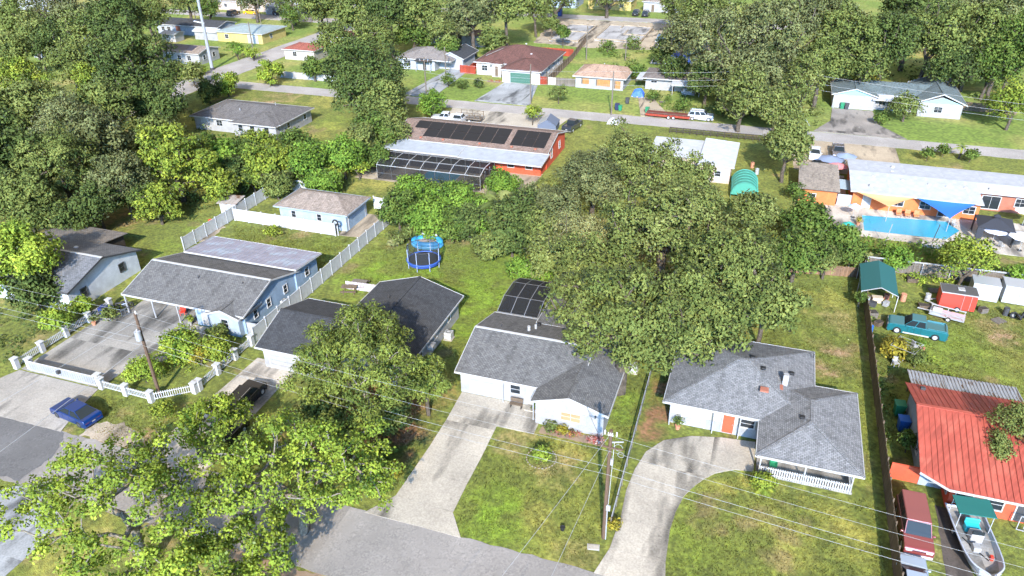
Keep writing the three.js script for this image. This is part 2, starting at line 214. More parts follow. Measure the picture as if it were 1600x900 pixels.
struct('patio', plate(R(-60, -32, -107.9, -98), 0.04, 0.1), M.sand);
struct('dirt_lot', plate(ragged([[-66, -234], [-26, -234], [-28, -200], [-46, -197], [-62, -199]], 1.6, 0.4, 41), 0.014, 0.05), std([0.50, 0.43, 0.34], 0.95, { map: concreteTex }));
struct('road_shoulder', plate(ragged([[-53, -36.05], [-47, -36.05], [-47, -37.6], [-50.5, -38.6], [-53, -37.8]], 0.5, 0.25, 44), 0.012, 0.04), std([0.5, 0.43, 0.35], 0.95, { map: concreteTex }));
struct('road_shoulder', plate(ragged([[-34, -29.75], [-21, -29.75], [-21, -29.2], [-27, -28.6], [-34, -28.8]], 0.5, 0.25, 45), 0.012, 0.04), M.dirt);

// short grass on the open lawns nearest the viewer: patches of blades in the colour of the turf they stand in
{
  const r = rng(77), pos = [], nor = [];
  for (let i = 0; i < 90; i++) { const x = (r() - 0.5) * 1.1, z = (r() - 0.5) * 1.1, a = r() * 6.28, h = 0.025 + 0.05 * r(), w = 0.02 + 0.02 * r(), lx = (r() - 0.5) * 0.07, lz = (r() - 0.5) * 0.07, cx = Math.cos(a) * w, cz = Math.sin(a) * w; pos.push(x - cx, 0, z - cz, x + cx, 0, z + cz, x + lx, h, z + lz); for (let k = 0; k < 3; k++) nor.push(-Math.sin(a) * 0.35, 0.93, Math.cos(a) * 0.35); }
  const g = new THREE.BufferGeometry(); g.setAttribute('position', new THREE.Float32BufferAttribute(pos, 3)); g.setAttribute('normal', new THREE.Float32BufferAttribute(nor, 3));
  const zones = [[[-18.1, -36.4], [-7, -36.4], [-6.9, -49.6], [-15, -48.5], [-18.2, -48.4]], [[-1.6, -36.4], [13.2, -36.4], [13.2, -48.6], [2.2, -48.8], [-0.6, -46.6], [-1.8, -43.5]], [[-28, -36.4], [-25.4, -36.4], [-23.3, -39], [-23.2, -52], [-27.9, -52]], [[7.9, -60.5], [13.2, -49], [13.2, -86], [-2, -80], [6, -66]], [[13.8, -66.5], [33, -67], [33, -84], [16.8, -84]], [[13.8, -52.8], [15.3, -52.8], [15.3, -66], [13.8, -66]], [[-46.3, -69], [-38.4, -65.2], [-28, -65.4], [-27.6, -53], [-24, -53], [-24.2, -71], [-26, -76], [-33, -80], [-46.2, -82]], [[-62, -69.5], [-47.2, -69.3], [-47.2, -77.8], [-67.8, -77.8]], [[-9, -50], [-7, -50], [-6.9, -62], [-8.6, -62]], [[-6.3, -52], [-5, -53.5], [-5.2, -64], [-6.6, -64]], [[-53, -36.4], [-46, -36.4], [-46, -41.5], [-56, -41.5]], [[19, -36.5], [30, -36.5], [30, -47], [26, -47], [25.8, -40.5], [22, -40.5]]];
  const inside = (pts, x, z) => { let c = false; for (let i = 0, j = pts.length - 1; i < pts.length; j = i++) { const [a, b] = pts[i], [d, e] = pts[j]; if ((b > z) !== (e > z) && x < ((d - a) * (z - b)) / (e - b) + a) c = !c; } return c; };
  const spots = []; for (const pts of zones) { const xs = pts.map((p) => p[0]), zs = pts.map((p) => p[1]); for (let x = Math.min(...xs); x < Math.max(...xs); x += 0.8) for (let z = Math.min(...zs); z < Math.max(...zs); z += 0.8) { const px = x + (r() - 0.5) * 0.7, pz = z + (r() - 0.5) * 0.7; if (inside(pts, px, pz)) spots.push([px, pz]); } }
  const im = shadows(new THREE.InstancedMesh(g, std([1, 1, 1], 1, { side: THREE.DoubleSide }), spots.length)); im.name = 'grass'; im.userData.kind = 'stuff'; const mt = new THREE.Matrix4(), c = [0, 0, 0], col = new THREE.Color();
  spots.forEach(([x, z], i) => { const s = 0.75 + 0.6 * r(); mt.makeRotationY(r() * 6.28).scale(V(s, s * (0.6 + 0.5 * r()), s)).setPosition(x, 0.001, z); im.setMatrixAt(i, mt); lawnColor(x, z, c); const k = 0.96 + 0.2 * r(); im.setColorAt(i, col.setRGB(Math.min(1, c[0] * k), Math.min(1, c[1] * k), Math.min(1, c[2] * k), THREE.SRGBColorSpace)); });
  scene.add(im);
}
// ---------------------------------------------------------------- buildings (world metres; north is -z, away from the viewer)
function fasciaBars(root, roof, pts, mat, closed = true) { for (let i = 0; i < pts.length - (closed ? 0 : 1); i++) { const p = pts[i], q = pts[(i + 1) % pts.length], d = q.clone().sub(p).normalize().multiplyScalar(0.02); wpart(root, 'fascia', bar(p.clone().sub(d).add(V(0, -0.06, 0)), q.clone().add(d).add(V(0, -0.06, 0)), 0.05, 0.19), mat, roof); } }
function roofGroup(root, name = 'roof') { const g = new THREE.Group(); g.name = name; root.add(g); return g; }
// gable: ridge along 'x' or 'z'
function gable(root, { x0, x1, z0, z1, e, r, axis = 'x', mat, trim = M.trim, ov = 0.45, ovg = 0.35, cap = null, t = 0.12, ridge }) {
  const roof = roofGroup(root), X0 = x0 - (axis === 'x' ? ovg : ov), X1 = x1 + (axis === 'x' ? ovg : ov), Z0 = z0 - (axis === 'x' ? ov : ovg), Z1 = z1 + (axis === 'x' ? ov : ovg);
  const m = ridge ?? (axis === 'x' ? (z0 + z1) / 2 : (x0 + x1) / 2);
  const a = axis === 'x' ? [V(X0, e, Z1), V(X1, e, Z1), V(X1, r, m), V(X0, r, m)] : [V(X1, e, Z1), V(X1, e, Z0), V(m, r, Z0), V(m, r, Z1)];
  const b = axis === 'x' ? [V(X1, e, Z0), V(X0, e, Z0), V(X0, r, m), V(X1, r, m)] : [V(X0, e, Z0), V(X0, e, Z1), V(m, r, Z1), V(m, r, Z0)];
  wpart(root, 'roof_slope', slab(a, t), mat, roof); wpart(root, 'roof_slope', slab(b, t, 1.7), mat, roof);
  wpart(root, 'ridge_cap', bar(a[2].clone().add(V(0, 0.02, 0)), a[3].clone().add(V(0, 0.02, 0)), 0.28, 0.05), cap ?? mat, roof);
  if (trim) { fasciaBars(root, roof, [a[0], a[1]], trim, false); fasciaBars(root, roof, [b[0], b[1]], trim, false); fasciaBars(root, roof, [a[1], a[2], b[0]].map((p) => p.clone()), trim, false); fasciaBars(root, roof, [b[1], a[3], a[0]].map((p) => p.clone()), trim, false); }
  return roof;
}
function hip(root, { x0, x1, z0, z1, e, r, mat, trim = M.trim, ov = 0.45, t = 0.12, inset, axis }) {
  const roof = roofGroup(root), X0 = x0 - ov, X1 = x1 + ov, Z0 = z0 - ov, Z1 = z1 + ov, w = X1 - X0, d = Z1 - Z0, ax = axis ?? (w >= d ? 'x' : 'z');
  const c = [V(X0, e, Z1), V(X1, e, Z1), V(X1, e, Z0), V(X0, e, Z0)], k = inset ?? Math.min(w, d) / 2 - 0.02;
  const p = ax === 'x' ? [V(X0 + k, r, (Z0 + Z1) / 2), V(X1 - k, r, (Z0 + Z1) / 2)] : [V((X0 + X1) / 2, r, Z1 - k), V((X0 + X1) / 2, r, Z0 + k)];
  const faces = ax === 'x' ? [[c[0], c[1], p[1], p[0]], [c[1], c[2], p[1]], [c[2], c[3], p[0], p[1]], [c[3], c[0], p[0]]] : [[c[0], c[1], p[0]], [c[1], c[2], p[1], p[0]], [c[2], c[3], p[1]], [c[3], c[0], p[0], p[1]]];
  faces.forEach((f, i) => wpart(root, 'roof_slope', slab(f, t, i * 1.3), mat, roof));
  const caps = ax === 'x' ? [[c[0], p[0]], [c[3], p[0]], [c[1], p[1]], [c[2], p[1]], [p[0], p[1]]] : [[c[0], p[0]], [c[1], p[0]], [c[2], p[1]], [c[3], p[1]], [p[0], p[1]]];
  for (const [a, b] of caps) if (a.distanceTo(b) > 0.2) wpart(root, 'ridge_cap', bar(a.clone().add(V(0, 0.015, 0)), b.clone().add(V(0, 0.015, 0)), 0.24, 0.04), mat, roof);
  if (trim) fasciaBars(root, roof, c, trim);
  return roof;
}
function shedRoof(root, pts, mat, trim, t = 0.1, name = 'roof') { const roof = roofGroup(root, name); wpart(root, 'roof_slope', slab(pts.map((p) => V(...p)), t), mat, roof); if (trim) fasciaBars(root, roof, pts.map((p) => V(...p)), trim); return roof; }
// ribs across a metal slope given by its four corners (eave a-b, ridge d-c)
function ribs(root, roof, [a, b, c, d], n, mat, w = 0.06, h = 0.05, name = 'seam') { for (let i = 0; i <= n; i++) { const t = i / n, p = a.clone().lerp(b, t), q = d.clone().lerp(c, t); p.y += h / 2; q.y += h / 2; wpart(root, name, bar(p, q, w, h), mat, roof); } }
function wall(root, { x0, x1, z0, z1, h, y0 = 0, mat, name = 'wall', gableR, axis }) {
  if (!gableR) return wpart(root, name, box(x0, x1, y0, h, z0, z1), mat);
  const s = new THREE.Shape(), A = axis === 'x' ? [-z1, -z0] : [x0, x1], m = (A[0] + A[1]) / 2;
  s.moveTo(A[0], y0); s.lineTo(A[1], y0); s.lineTo(A[1], h); s.lineTo(m, gableR); s.lineTo(A[0], h); s.closePath();
  const L = axis === 'x' ? x1 - x0 : z1 - z0; let g = new THREE.ExtrudeGeometry(s, { depth: L, bevelEnabled: false });
  g = axis === 'x' ? g.rotateY(Math.PI / 2).translate(x0, 0, 0) : g.translate(0, 0, z0);
  return wpart(root, name, metreUV(g), mat);
}
// openings: side S (towards viewer, +z), E (+x), W, N; c = wall plane, a = centre along the wall, y = sill
function facing(side, c, a, y, w, h, d0, d1) { if (side === 'S') return box(a - w / 2, a + w / 2, y, y + h, c + d0, c + d1); if (side === 'N') return box(a - w / 2, a + w / 2, y, y + h, c - d1, c - d0); if (side === 'E') return box(c + d0, c + d1, y, y + h, a - w / 2, a + w / 2); return box(c - d1, c - d0, y, y + h, a - w / 2, a + w / 2); }
function windowOn(root, side, c, a, y, w, h, { frame = M.trim, pane = M.glass, cols = 1, rows = 2, shutters = null, name = 'window' } = {}) {
  const f = 0.09, m = wpart(root, name, [facing(side, c, a, y + h - f, w, f, 0.003, 0.08), facing(side, c, a - w / 2 + f / 2, y + f, f, h - 2 * f, 0.003, 0.078), facing(side, c, a + w / 2 - f / 2, y + f, f, h - 2 * f, 0.003, 0.078), facing(side, c, a, y, w, f, 0.003, 0.1)], frame);
  const W = (w - 2 * f) / cols, Hh = (h - 2 * f) / rows;
  for (let i = 0; i < cols; i++) for (let j = 0; j < rows; j++) wpart(root, 'pane', facing(side, c, a - w / 2 + f + W * (i + 0.5), y + f + Hh * j + 0.015, W - 0.03, Hh - 0.03, 0.004, 0.025), pane, m);
  if (cols > 1 || rows > 1) wpart(root, 'glazing_bar', [...Array.from({ length: cols - 1 }, (_, i) => facing(side, c, a - w / 2 + f + W * (i + 1), y + f, 0.035, h - 2 * f, 0.004, 0.045)), ...Array.from({ length: rows - 1 }, (_, j) => facing(side, c, a, y + f + Hh * (j + 1) - 0.018, w - 2 * f, 0.035, 0.004, 0.047))], frame, m);
  if (shutters) for (const s of [-1, 1]) wpart(root, 'shutter', facing(side, c, a + s * (w / 2 + 0.28), y, 0.42, h, 0.003, 0.06), shutters, m);
  return m;
}
function doorOn(root, side, c, a, w = 0.95, h = 2.05, mat = M.white, frame = M.trim) {
  const d = wpart(root, 'door', facing(side, c, a, 0.12, w, h, 0.004, 0.05), mat);
  wpart(root, 'door_frame', [facing(side, c, a - w / 2 - 0.05, 0.12, 0.1, h + 0.1, 0.003, 0.07), facing(side, c, a + w / 2 + 0.05, 0.12, 0.1, h + 0.1, 0.003, 0.07), facing(side, c, a, 0.12 + h, w, 0.1, 0.003, 0.069)], frame, d);
  wpart(root, 'handle', facing(side, c, a + w * 0.38, 1.05, 0.05, 0.12, 0.05, 0.1), M.chrome, d); return d;
}
function garageOn(root, side, c, a, w, h, mat = M.white) {
  const d = wpart(root, 'garage_door', [facing(side, c, a - w / 2 - 0.06, 0.05, 0.12, h + 0.1, 0.003, 0.06), facing(side, c, a + w / 2 + 0.06, 0.05, 0.12, h + 0.1, 0.003, 0.06), facing(side, c, a, h + 0.05, w, 0.1, 0.003, 0.059)], M.trim);
  for (let i = 0; i < 4; i++) wpart(root, 'door_panel', facing(side, c, a, 0.05 + (h / 4) * i + 0.012, w, h / 4 - 0.024, 0.003, 0.035), mat, d); return d;
}
function ventPipe(root, x, y, z, h = 0.35, r = 0.06, mat = M.dark, name = 'vent_pipe') { return wpart(root, name, cyl(r, r, h, x, y - 0.1, z, 8), mat); }
function roofVent(root, x, y, z, mat = M.black) { return wpart(root, 'roof_vent', rbox(0.4, 0.22, 0.4, x, y, z, 0.05), mat); }
const streakTex = tex(512, 512, (u, v, c) => { const a = fbm(u * 64, v * 4, 4), b = fbm(u * 8, v * 8, 4, N3), t = 0.92 + 0.26 * (a - 0.5) + 0.22 * (b - 0.5); c[0] = t; c[1] = t * (0.94 + 0.4 * Math.max(0, b - 0.55)); c[2] = t * (0.94 + 0.4 * Math.max(0, b - 0.55)); }, true, 9);
const P = {
  greyShingle: shingle(0.170, 0.163, 0.154), grey2: shingle(0.245, 0.24, 0.235), dark: shingle(0.062, 0.064, 0.068), brownGrey: shingle(0.17, 0.155, 0.145), tan: shingle(0.34, 0.27, 0.215), brown: shingle(0.17, 0.075, 0.058), solarBrown: shingle(0.29, 0.20, 0.155), boarded: shingle(0.52, 0.34, 0.235), greenGrey: shingle(0.17, 0.21, 0.205), h6: shingle(0.19, 0.19, 0.195),
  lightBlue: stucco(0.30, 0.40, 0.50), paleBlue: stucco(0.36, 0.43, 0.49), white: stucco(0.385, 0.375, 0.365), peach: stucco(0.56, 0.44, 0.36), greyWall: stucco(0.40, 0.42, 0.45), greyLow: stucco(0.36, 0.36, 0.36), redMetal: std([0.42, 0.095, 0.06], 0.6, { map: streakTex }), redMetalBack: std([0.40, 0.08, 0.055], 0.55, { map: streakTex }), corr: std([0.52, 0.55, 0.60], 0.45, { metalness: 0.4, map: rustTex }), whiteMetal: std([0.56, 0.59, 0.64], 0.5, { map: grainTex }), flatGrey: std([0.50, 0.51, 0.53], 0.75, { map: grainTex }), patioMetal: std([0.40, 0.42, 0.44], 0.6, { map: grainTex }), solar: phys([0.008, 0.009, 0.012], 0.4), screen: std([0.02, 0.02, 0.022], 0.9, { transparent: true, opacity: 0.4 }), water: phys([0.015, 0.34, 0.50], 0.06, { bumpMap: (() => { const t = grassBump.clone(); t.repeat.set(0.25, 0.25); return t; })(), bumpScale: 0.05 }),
};
P.corr.bumpMap = null;
const wMid = (x0, x1, z0, z1) => [(x0 + x1) / 2, (z0 + z1) / 2];

{ // white house with the single garage
  const H = thing('bungalow', 'white bungalow with a grey gabled roof, single garage and street-facing wing', 'house', wMid(-23.3, -9.2, -70, -50));
  wall(H, { x0: -23.3, x1: -15.3, z0: -62.3, z1: -52.3, h: 2.5, gableR: 4.0, axis: 'x', mat: P.white });
  wall(H, { x0: -15.3, x1: -9.2, z0: -62.4, z1: -50.1, h: 2.5, gableR: 3.55, axis: 'z', mat: P.white, name: 'wing_wall' });
  wall(H, { x0: -18.3, x1: -9.3, z0: -70, z1: -62.4, h: 2.45, mat: P.white, name: 'rear_wall' });
  gable(H, { x0: -23.3, x1: -12.2, z0: -62.3, z1: -52.2, e: 2.6, r: 4.2, mat: P.greyShingle, cap: M.trim });
  gable(H, { x0: -15.25, x1: -9.2, z0: -58.5, z1: -50.1, e: 2.6, r: 3.72, axis: 'z', mat: P.greyShingle });
  shedRoof(H, [[-18.8, 2.62, -70.6], [-18.8, 2.95, -61.5], [-8.8, 2.95, -61.5], [-8.8, 2.62, -70.6]], P.greyShingle, M.trim);
  garageOn(H, 'S', -52.3, -20.9, 2.75, 2.15); doorOn(H, 'S', -52.3, -16.2, 0.95, 2.05, M.white);
  windowOn(H, 'S', -52.3, -17.9, 1.0, 1.1, 1.1); windowOn(H, 'S', -50.1, -12.1, 0.95, 1.9, 1.05, { cols: 2, pane: std([0.5, 0.24, 0.12], 0.5), shutters: M.white });
  windowOn(H, 'E', -9.2, -54, 1, 1, 1.1); windowOn(H, 'E', -9.2, -58, 1, 1, 1.1); windowOn(H, 'W', -23.3, -57, 1, 1, 1.1);
  wpart(H, 'porch_post', cyl(0.06, 0.06, 2.5, -15.6, 0, -50.4, 8), M.white); wpart(H, 'porch_post', cyl(0.06, 0.06, 2.5, -19, 0, -51.95, 8), M.white);
  ventPipe(H, -18.6, 4.0, -58.6, 0.5, 0.16, M.white, 'chimney_flue'); ventPipe(H, -18.1, 3.95, -59.2, 0.45, 0.13, M.white, 'chimney_flue'); roofVent(H, -18.0, 3.9, -59.9); ventPipe(H, -12.3, 3.5, -53.4, 0.35, 0.07, M.galv); ventPipe(H, -21.4, 3.8, -58.5); wpart(H, 'wall_lamp', cbox(0.14, 0.24, 0.12, -9.9, 2.1, -50.03), M.dark);
  wpart(H, 'step', box(-16.8, -15.4, 0.05, 0.16, -52.25, -51.4), M.concrete);
}
function screenCage(label, x0, x1, z0, z1, h, h2, nx, nz, net = P.screen, alu = M.alu) { // pool enclosure: posts, beams, dark insect screen
  const C = thing('screen_enclosure', label, 'pool enclosure', wMid(x0, x1, z0, z1)), w = 0.07;
  for (let i = 0; i <= nx; i++) { const x = lerp(x0, x1, i / nx); for (const z of [z0, z1]) wpart(C, 'post', bar(V(x, 0.02, z), V(x, z === z1 ? h : h, z), w), alu); wpart(C, 'rafter', bar(V(x, h, z0), V(x, h2, lerp(z0, z1, 0.3)), w), alu); wpart(C, 'rafter', bar(V(x, h2, lerp(z0, z1, 0.3)), V(x, h2, lerp(z0, z1, 0.7)), w), alu); wpart(C, 'rafter', bar(V(x, h2, lerp(z0, z1, 0.7)), V(x, h, z1), w), alu); }
  for (const [z, y] of [[z0, h], [lerp(z0, z1, 0.3), h2], [lerp(z0, z1, 0.7), h2], [z1, h], [z1, 1.0], [z0, 1.0]]) wpart(C, 'beam', bar(V(x0, y, z), V(x1, y, z), w), alu);
  for (const x of [x0, x1]) for (let j = 1; j < nz; j++) { const z = lerp(z0, z1, j / nz); wpart(C, 'post', bar(V(x, 0.02, z), V(x, h + 0.02, z), w), alu); }
  const sc = (pts) => wpart(C, 'screen', slab(pts.map((p) => V(...p)), 0.012), net);
  sc([[x0, h + .03, z1], [x1, h + .03, z1], [x1, h2 + .03, lerp(z0, z1, 0.7)], [x0, h2 + .03, lerp(z0, z1, 0.7)]]); sc([[x0, h2 + .03, lerp(z0, z1, 0.7)], [x1, h2 + .03, lerp(z0, z1, 0.7)], [x1, h2 + .03, lerp(z0, z1, 0.3)], [x0, h2 + .03, lerp(z0, z1, 0.3)]]); sc([[x0, h2 + .03, lerp(z0, z1, 0.3)], [x1, h2 + .03, lerp(z0, z1, 0.3)], [x1, h + .03, z0], [x0, h + .03, z0]]);
  wpart(C, 'screen', box(x0, x1, 0.05, h - 0.05, z1 + 0.04, z1 + 0.05), net); wpart(C, 'screen', box(x0, x1, 0.05, h - 0.05, z0 - 0.05, z0 - 0.04), net); wpart(C, 'screen', box(x0 - 0.05, x0 - 0.04, 0.05, h - 0.05, z0, z1), net); wpart(C, 'screen', box(x1 + 0.04, x1 + 0.05, 0.05, h - 0.05, z0, z1), net);
  return C;
}
screenCage('dark screened pool enclosure tucked behind the white bungalow', -23.5, -19.1, -70.6, -63.1, 2.5, 3.2, 3, 4, std([0.012, 0.012, 0.013], 0.9, { transparent: true, opacity: 0.68 }), std([0.16, 0.16, 0.165], 0.5));
function pool(name, label, pts, y = 0.06) { const o = thing(name, label, 'pool', pts[0]); wpart(o, 'coping', (() => { const s = new THREE.Shape(pts.map(([x, z]) => new THREE.Vector2(x, -z))), cx = pts.reduce((a, p) => a + p[0], 0) / pts.length, cz = pts.reduce((a, p) => a + p[1], 0) / pts.length; s.holes.push(new THREE.Path(pts.map(([x, z]) => new THREE.Vector2(lerp(x, cx, 0.07), -lerp(z, cz, 0.1))))); return new THREE.ExtrudeGeometry(s, { depth: 0.06, bevelEnabled: false }).rotateX(-Math.PI / 2).translate(0, y - 0.01, 0); })(), M.paver); const cx = pts.reduce((a, p) => a + p[0], 0) / pts.length, cz = pts.reduce((a, p) => a + p[1], 0) / pts.length; wpart(o, 'water', plate(pts.map(([x, z]) => [lerp(x, cx, 0.06), lerp(z, cz, 0.09)]), y + 0.01, 0.03), P.water); return o; }
pool('plunge_pool', 'small dark teal pool inside the screen enclosure', [[-22.8, -64], [-19.8, -64], [-19.8, -67.5], [-22.8, -67.5]], 0.05).children[1].material = phys([0.01, 0.09, 0.09], 0.06);

{ // grey hip-roofed house with the picket porch
  const H = thing('hip_roof_house', 'cream house with a complex grey shingle hip roof and a picket-railed porch', 'house', wMid(-4.2, 10.8, -64.7, -49));
  wall(H, { x0: -4.1, x1: 7.3, z0: -64.7, z1: -54.0, h: 2.5, mat: M.cream }); wall(H, { x0: 3.8, x1: 10.8, z0: -59.2, z1: -51.6, h: 2.5, mat: M.cream, name: 'wing_wall' });
  wpart(H, 'wainscot', box(-4.13, 3.79, 0.0, 1.0, -54.02, -53.93), P.greyLow);
  hip(H, { x0: -4.25, x1: 7.35, z0: -64.75, z1: -53.75, e: 2.6, r: 4.45, mat: P.grey2 }); hip(H, { x0: 3.75, x1: 10.85, z0: -59.25, z1: -49.25, e: 2.58, r: 3.82, mat: P.grey2 });
  garageOn(H, 'S', -53.93, -2.0, 1.9, 1.1, M.white); doorOn(H, 'S', -53.93, 0.95, 0.95, 2.05, M.redWall, M.trim); windowOn(H, 'S', -53.93, 2.5, 1.0, 1.3, 1.0); windowOn(H, 'S', -51.6, 6, 0.9, 1.5, 1.2, { cols: 2 }); windowOn(H, 'S', -51.6, 9, 0.9, 1.2, 1.2); windowOn(H, 'E', 10.8, -55, 1, 1.1, 1.1); windowOn(H, 'E', 10.8, -58, 1, 0.9, 0.9);
  wpart(H, 'porch_floor', box(3.6, 10.9, 0.0, 0.18, -51.55, -49.5), M.concreteGrey);
  for (const x of [3.8, 7.2, 10.7]) wpart(H, 'porch_post', bar(V(x, 0.1, -49.45), V(x, 2.5, -49.45), 0.11), M.white);
  for (const x of [-4.0, -0.3, 1.9]) wpart(H, 'porch_post', bar(V(x, 0, -53.55), V(x, 2.5, -53.55), 0.09), M.white);
  for (const [a, b] of [[3.85, 7.14], [7.26, 10.64]]) { const rail = wpart(H, 'railing', [bar(V(a, 0.95, -49.45), V(b, 0.95, -49.45), 0.05, 0.08), bar(V(a, 0.35, -49.45), V(b, 0.35, -49.45), 0.05, 0.08)], M.vinyl); const n = 18; for (let i = 0; i < n; i++) { const x = lerp(a + 0.1, b - 0.1, i / (n - 1)); wpart(H, 'picket', box(x - 0.05, x + 0.05, 0.2, 1.12, -49.42, -49.39), M.vinyl, rail); } }
  { const rail = wpart(H, 'railing', bar(V(10.7, 0.95, -49.6), V(10.7, 0.95, -51.5), 0.05, 0.08), M.vinyl); for (let i = 0; i < 9; i++) wpart(H, 'picket', box(10.72, 10.75, 0.2, 1.12, -49.75 - i * 0.2, -49.65 - i * 0.2), M.vinyl, rail); }
  wpart(H, 'chimney', box(4.9, 5.35, 3.3, 4.5, -58.1, -57.7), M.white); wpart(H, 'flashing', box(4.3, 5.0, 3.45, 3.56, -57.6, -56.9), M.brick); wpart(H, 'flashing', box(3.1, 3.8, 3.78, 3.92, -56.3, -55.7), M.brick);
  roofVent(H, 2.2, 4.3, -60); roofVent(H, 3.2, 4.25, -58.6); roofVent(H, 5.7, 3.55, -59.6); roofVent(H, 6.6, 3.65, -53.4); ventPipe(H, 7.6, 3.1, -63.6, 0.4, 0.06); ventPipe(H, -0.2, 3.7, -62.8, 0.4, 0.06);
  wpart(H, 'back_step', box(8.0, 10.2, 0, 0.35, -61.6, -59.9), M.concreteGrey);
}
{ // red metal roofs
  const H = thing('red_roof_house', 'small house with a bright red metal roof at the edge of the yard', 'house', wMid(15.7, 27, -62, -50.6));
  wall(H, { x0: 15.9, x1: 27, z0: -62, z1: -52.4, h: 2.4, gableR: 3.9, axis: 'x', mat: P.paleBlue }); wall(H, { x0: 17.6, x1: 24, z0: -52.6, z1: -50.4, h: 2.2, mat: M.redWall, name: 'front_wall' });
  const roof = roofGroup(H); const a = [V(15.4, 2.45, -50.9), V(17.3, 2.3, -49.75), V(27.5, 2.3, -49.75), V(27.5, 4.2, -57.4), V(15.4, 4.2, -57.4)];
  wpart(H, 'roof_slope', slab(a, 0.1), P.redMetal, roof); const b = [V(27.5, 2.7, -62.6), V(15.4, 2.7, -62.6), V(15.4, 4.2, -57.4), V(27.5, 4.2, -57.4)]; wpart(H, 'roof_slope', slab(b, 0.1), P.redMetalBack, roof);
  ribs(H, roof, [V(17.6, 2.3, -49.75), V(27.5, 2.3, -49.75), V(27.5, 4.2, -57.4), V(17.6, 4.2, -57.4)], 22, P.redMetal, 0.035, 0.03); ribs(H, roof, [V(15.45, 2.41, -50.85), V(17.15, 2.31, -49.85), V(17.15, 4.2, -57.4), V(15.45, 4.2, -57.4)], 4, P.redMetal, 0.035, 0.03); ribs(H, roof, b, 27, P.redMetalBack, 0.035, 0.03);
  wpart(H, 'ridge_cap', bar(V(15.4, 4.22, -57.4), V(27.5, 4.22, -57.4), 0.3, 0.06), P.redMetal, roof); fasciaBars(H, roof, [a[0], a[1], a[2]], M.trim, false);
  const lean = roofGroup(H, 'lean_to_roof'); const c = [V(24.8, 2.15, -65.6), V(16.0, 2.15, -65.6), V(16.0, 2.5, -62.75), V(24.8, 2.5, -62.75)]; wpart(H, 'roof_slope', slab(c, 0.06), P.corr, lean); ribs(H, lean, c, 30, P.corr, 0.1, 0.05, 'corrugation'); for (const x of [16.4, 20.4, 24.5]) wpart(H, 'post', bar(V(x, 0, -65.2), V(x, 2.15, -65.2), 0.1), M.woodGrey, lean);
  windowOn(H, 'S', -50.4, 18.6, 0.7, 1.3, 1.2); windowOn(H, 'S', -50.4, 20.6, 0.7, 1.4, 1.2); windowOn(H, 'W', 17.6, -51.5, 0.8, 1.2, 1.1, { cols: 1, rows: 1 }); windowOn(H, 'W', 15.9, -55, 1, 0.9, 1); doorOn(H, 'S', -50.4, 22.6, 0.9, 2, M.dark); roofVent(H, 16.6, 3.15, -61.4, M.dark);
  wpart(H, 'side_wall', box(13.75, 17.5, 0, 1.55, -52.6, -52.45), M.redWall); wpart(H, 'wall_cap', box(16.2, 17.5, 1.55, 1.7, -52.65, -52.4), M.trim);
}
{ // light blue house with carport
  const H = thing('blue_house', 'light blue house with a grey gable roof, open carport and metal-roofed rear room', 'house', wMid(-63, -48.4, -68, -54));
  wall(H, { x0: -54.9, x1: -48.6, z0: -63.8, z1: -54.4, h: 2.45, gableR: 3.95, axis: 'x', mat: P.lightBlue }); wall(H, { x0: -62.8, x1: -48.4, z0: -68.2, z1: -63.8, h: 2.7, mat: P.lightBlue, name: 'rear_wall' }); wall(H, { x0: -62.8, x1: -54.95, z0: -63.75, z1: -61.4, h: 2.6, mat: P.lightBlue, name: 'carport_back_wall' });
  wall(H, { x0: -52.4, x1: -48.9, z0: -56, z1: -53.7, h: 2.3, gableR: 3.0, axis: 'z', mat: P.paleBlue, name: 'porch_wall' });
  gable(H, { x0: -63.6, x1: -48.5, z0: -64, z1: -54.2, e: 2.6, r: 4.2, mat: P.greyShingle, cap: M.trim }); gable(H, { x0: -52.5, x1: -48.8, z0: -57, z1: -53.7, e: 2.4, r: 3.15, axis: 'z', mat: P.greyShingle, ov: 0.3 });
  const m = [V(-63.2, 2.85, -68.6), V(-63.2, 3.35, -63.2), V(-47.8, 3.35, -63.2), V(-47.8, 2.85, -68.6)], rr = roofGroup(H, 'metal_roof'); const bm = std([0.33, 0.355, 0.40], 0.55, { map: streakTex }); wpart(H, 'roof_slope', slab(m, 0.12), bm, rr); ribs(H, rr, [m[0], m[3], m[2], m[1]], 24, bm, 0.05, 0.035); fasciaBars(H, rr, m, M.trim);
  for (const x of [-64.0, -60.3, -57.0]) wpart(H, 'carport_post', bar(V(x, 0.03, -54.1), V(x, 2.5, -54.1), 0.12), M.white); wpart(H, 'carport_beam', bar(V(-64.3, 2.42, -54.1), V(-55, 2.42, -54.1), 0.12, 0.16), M.white);
  for (const z of [-56.2, -58.6, -61.8]) windowOn(H, 'E', -48.6, z, 1, 0.8, 1.1); windowOn(H, 'E', -48.4, -66, 1.1, 0.9, 1.1); windowOn(H, 'S', -53.7, -50.6, 0.9, 1, 1.1); doorOn(H, 'S', -54.4, -53.6, 0.9, 2.05, M.white); ventPipe(H, -56.5, 3.9, -57.6); ventPipe(H, -51, 3.8, -58); ventPipe(H, -61.8, 3.2, -62.4); wpart(H, 'gutter', bar(V(-48.25, 2.35, -53.4), V(-48.25, 2.35, -57), 0.1, 0.1), M.dark);
  wpart(H, 'fence_wall', box(-48.3, -47.1, 0, 1.7, -54.3, -54.2), M.white);
}
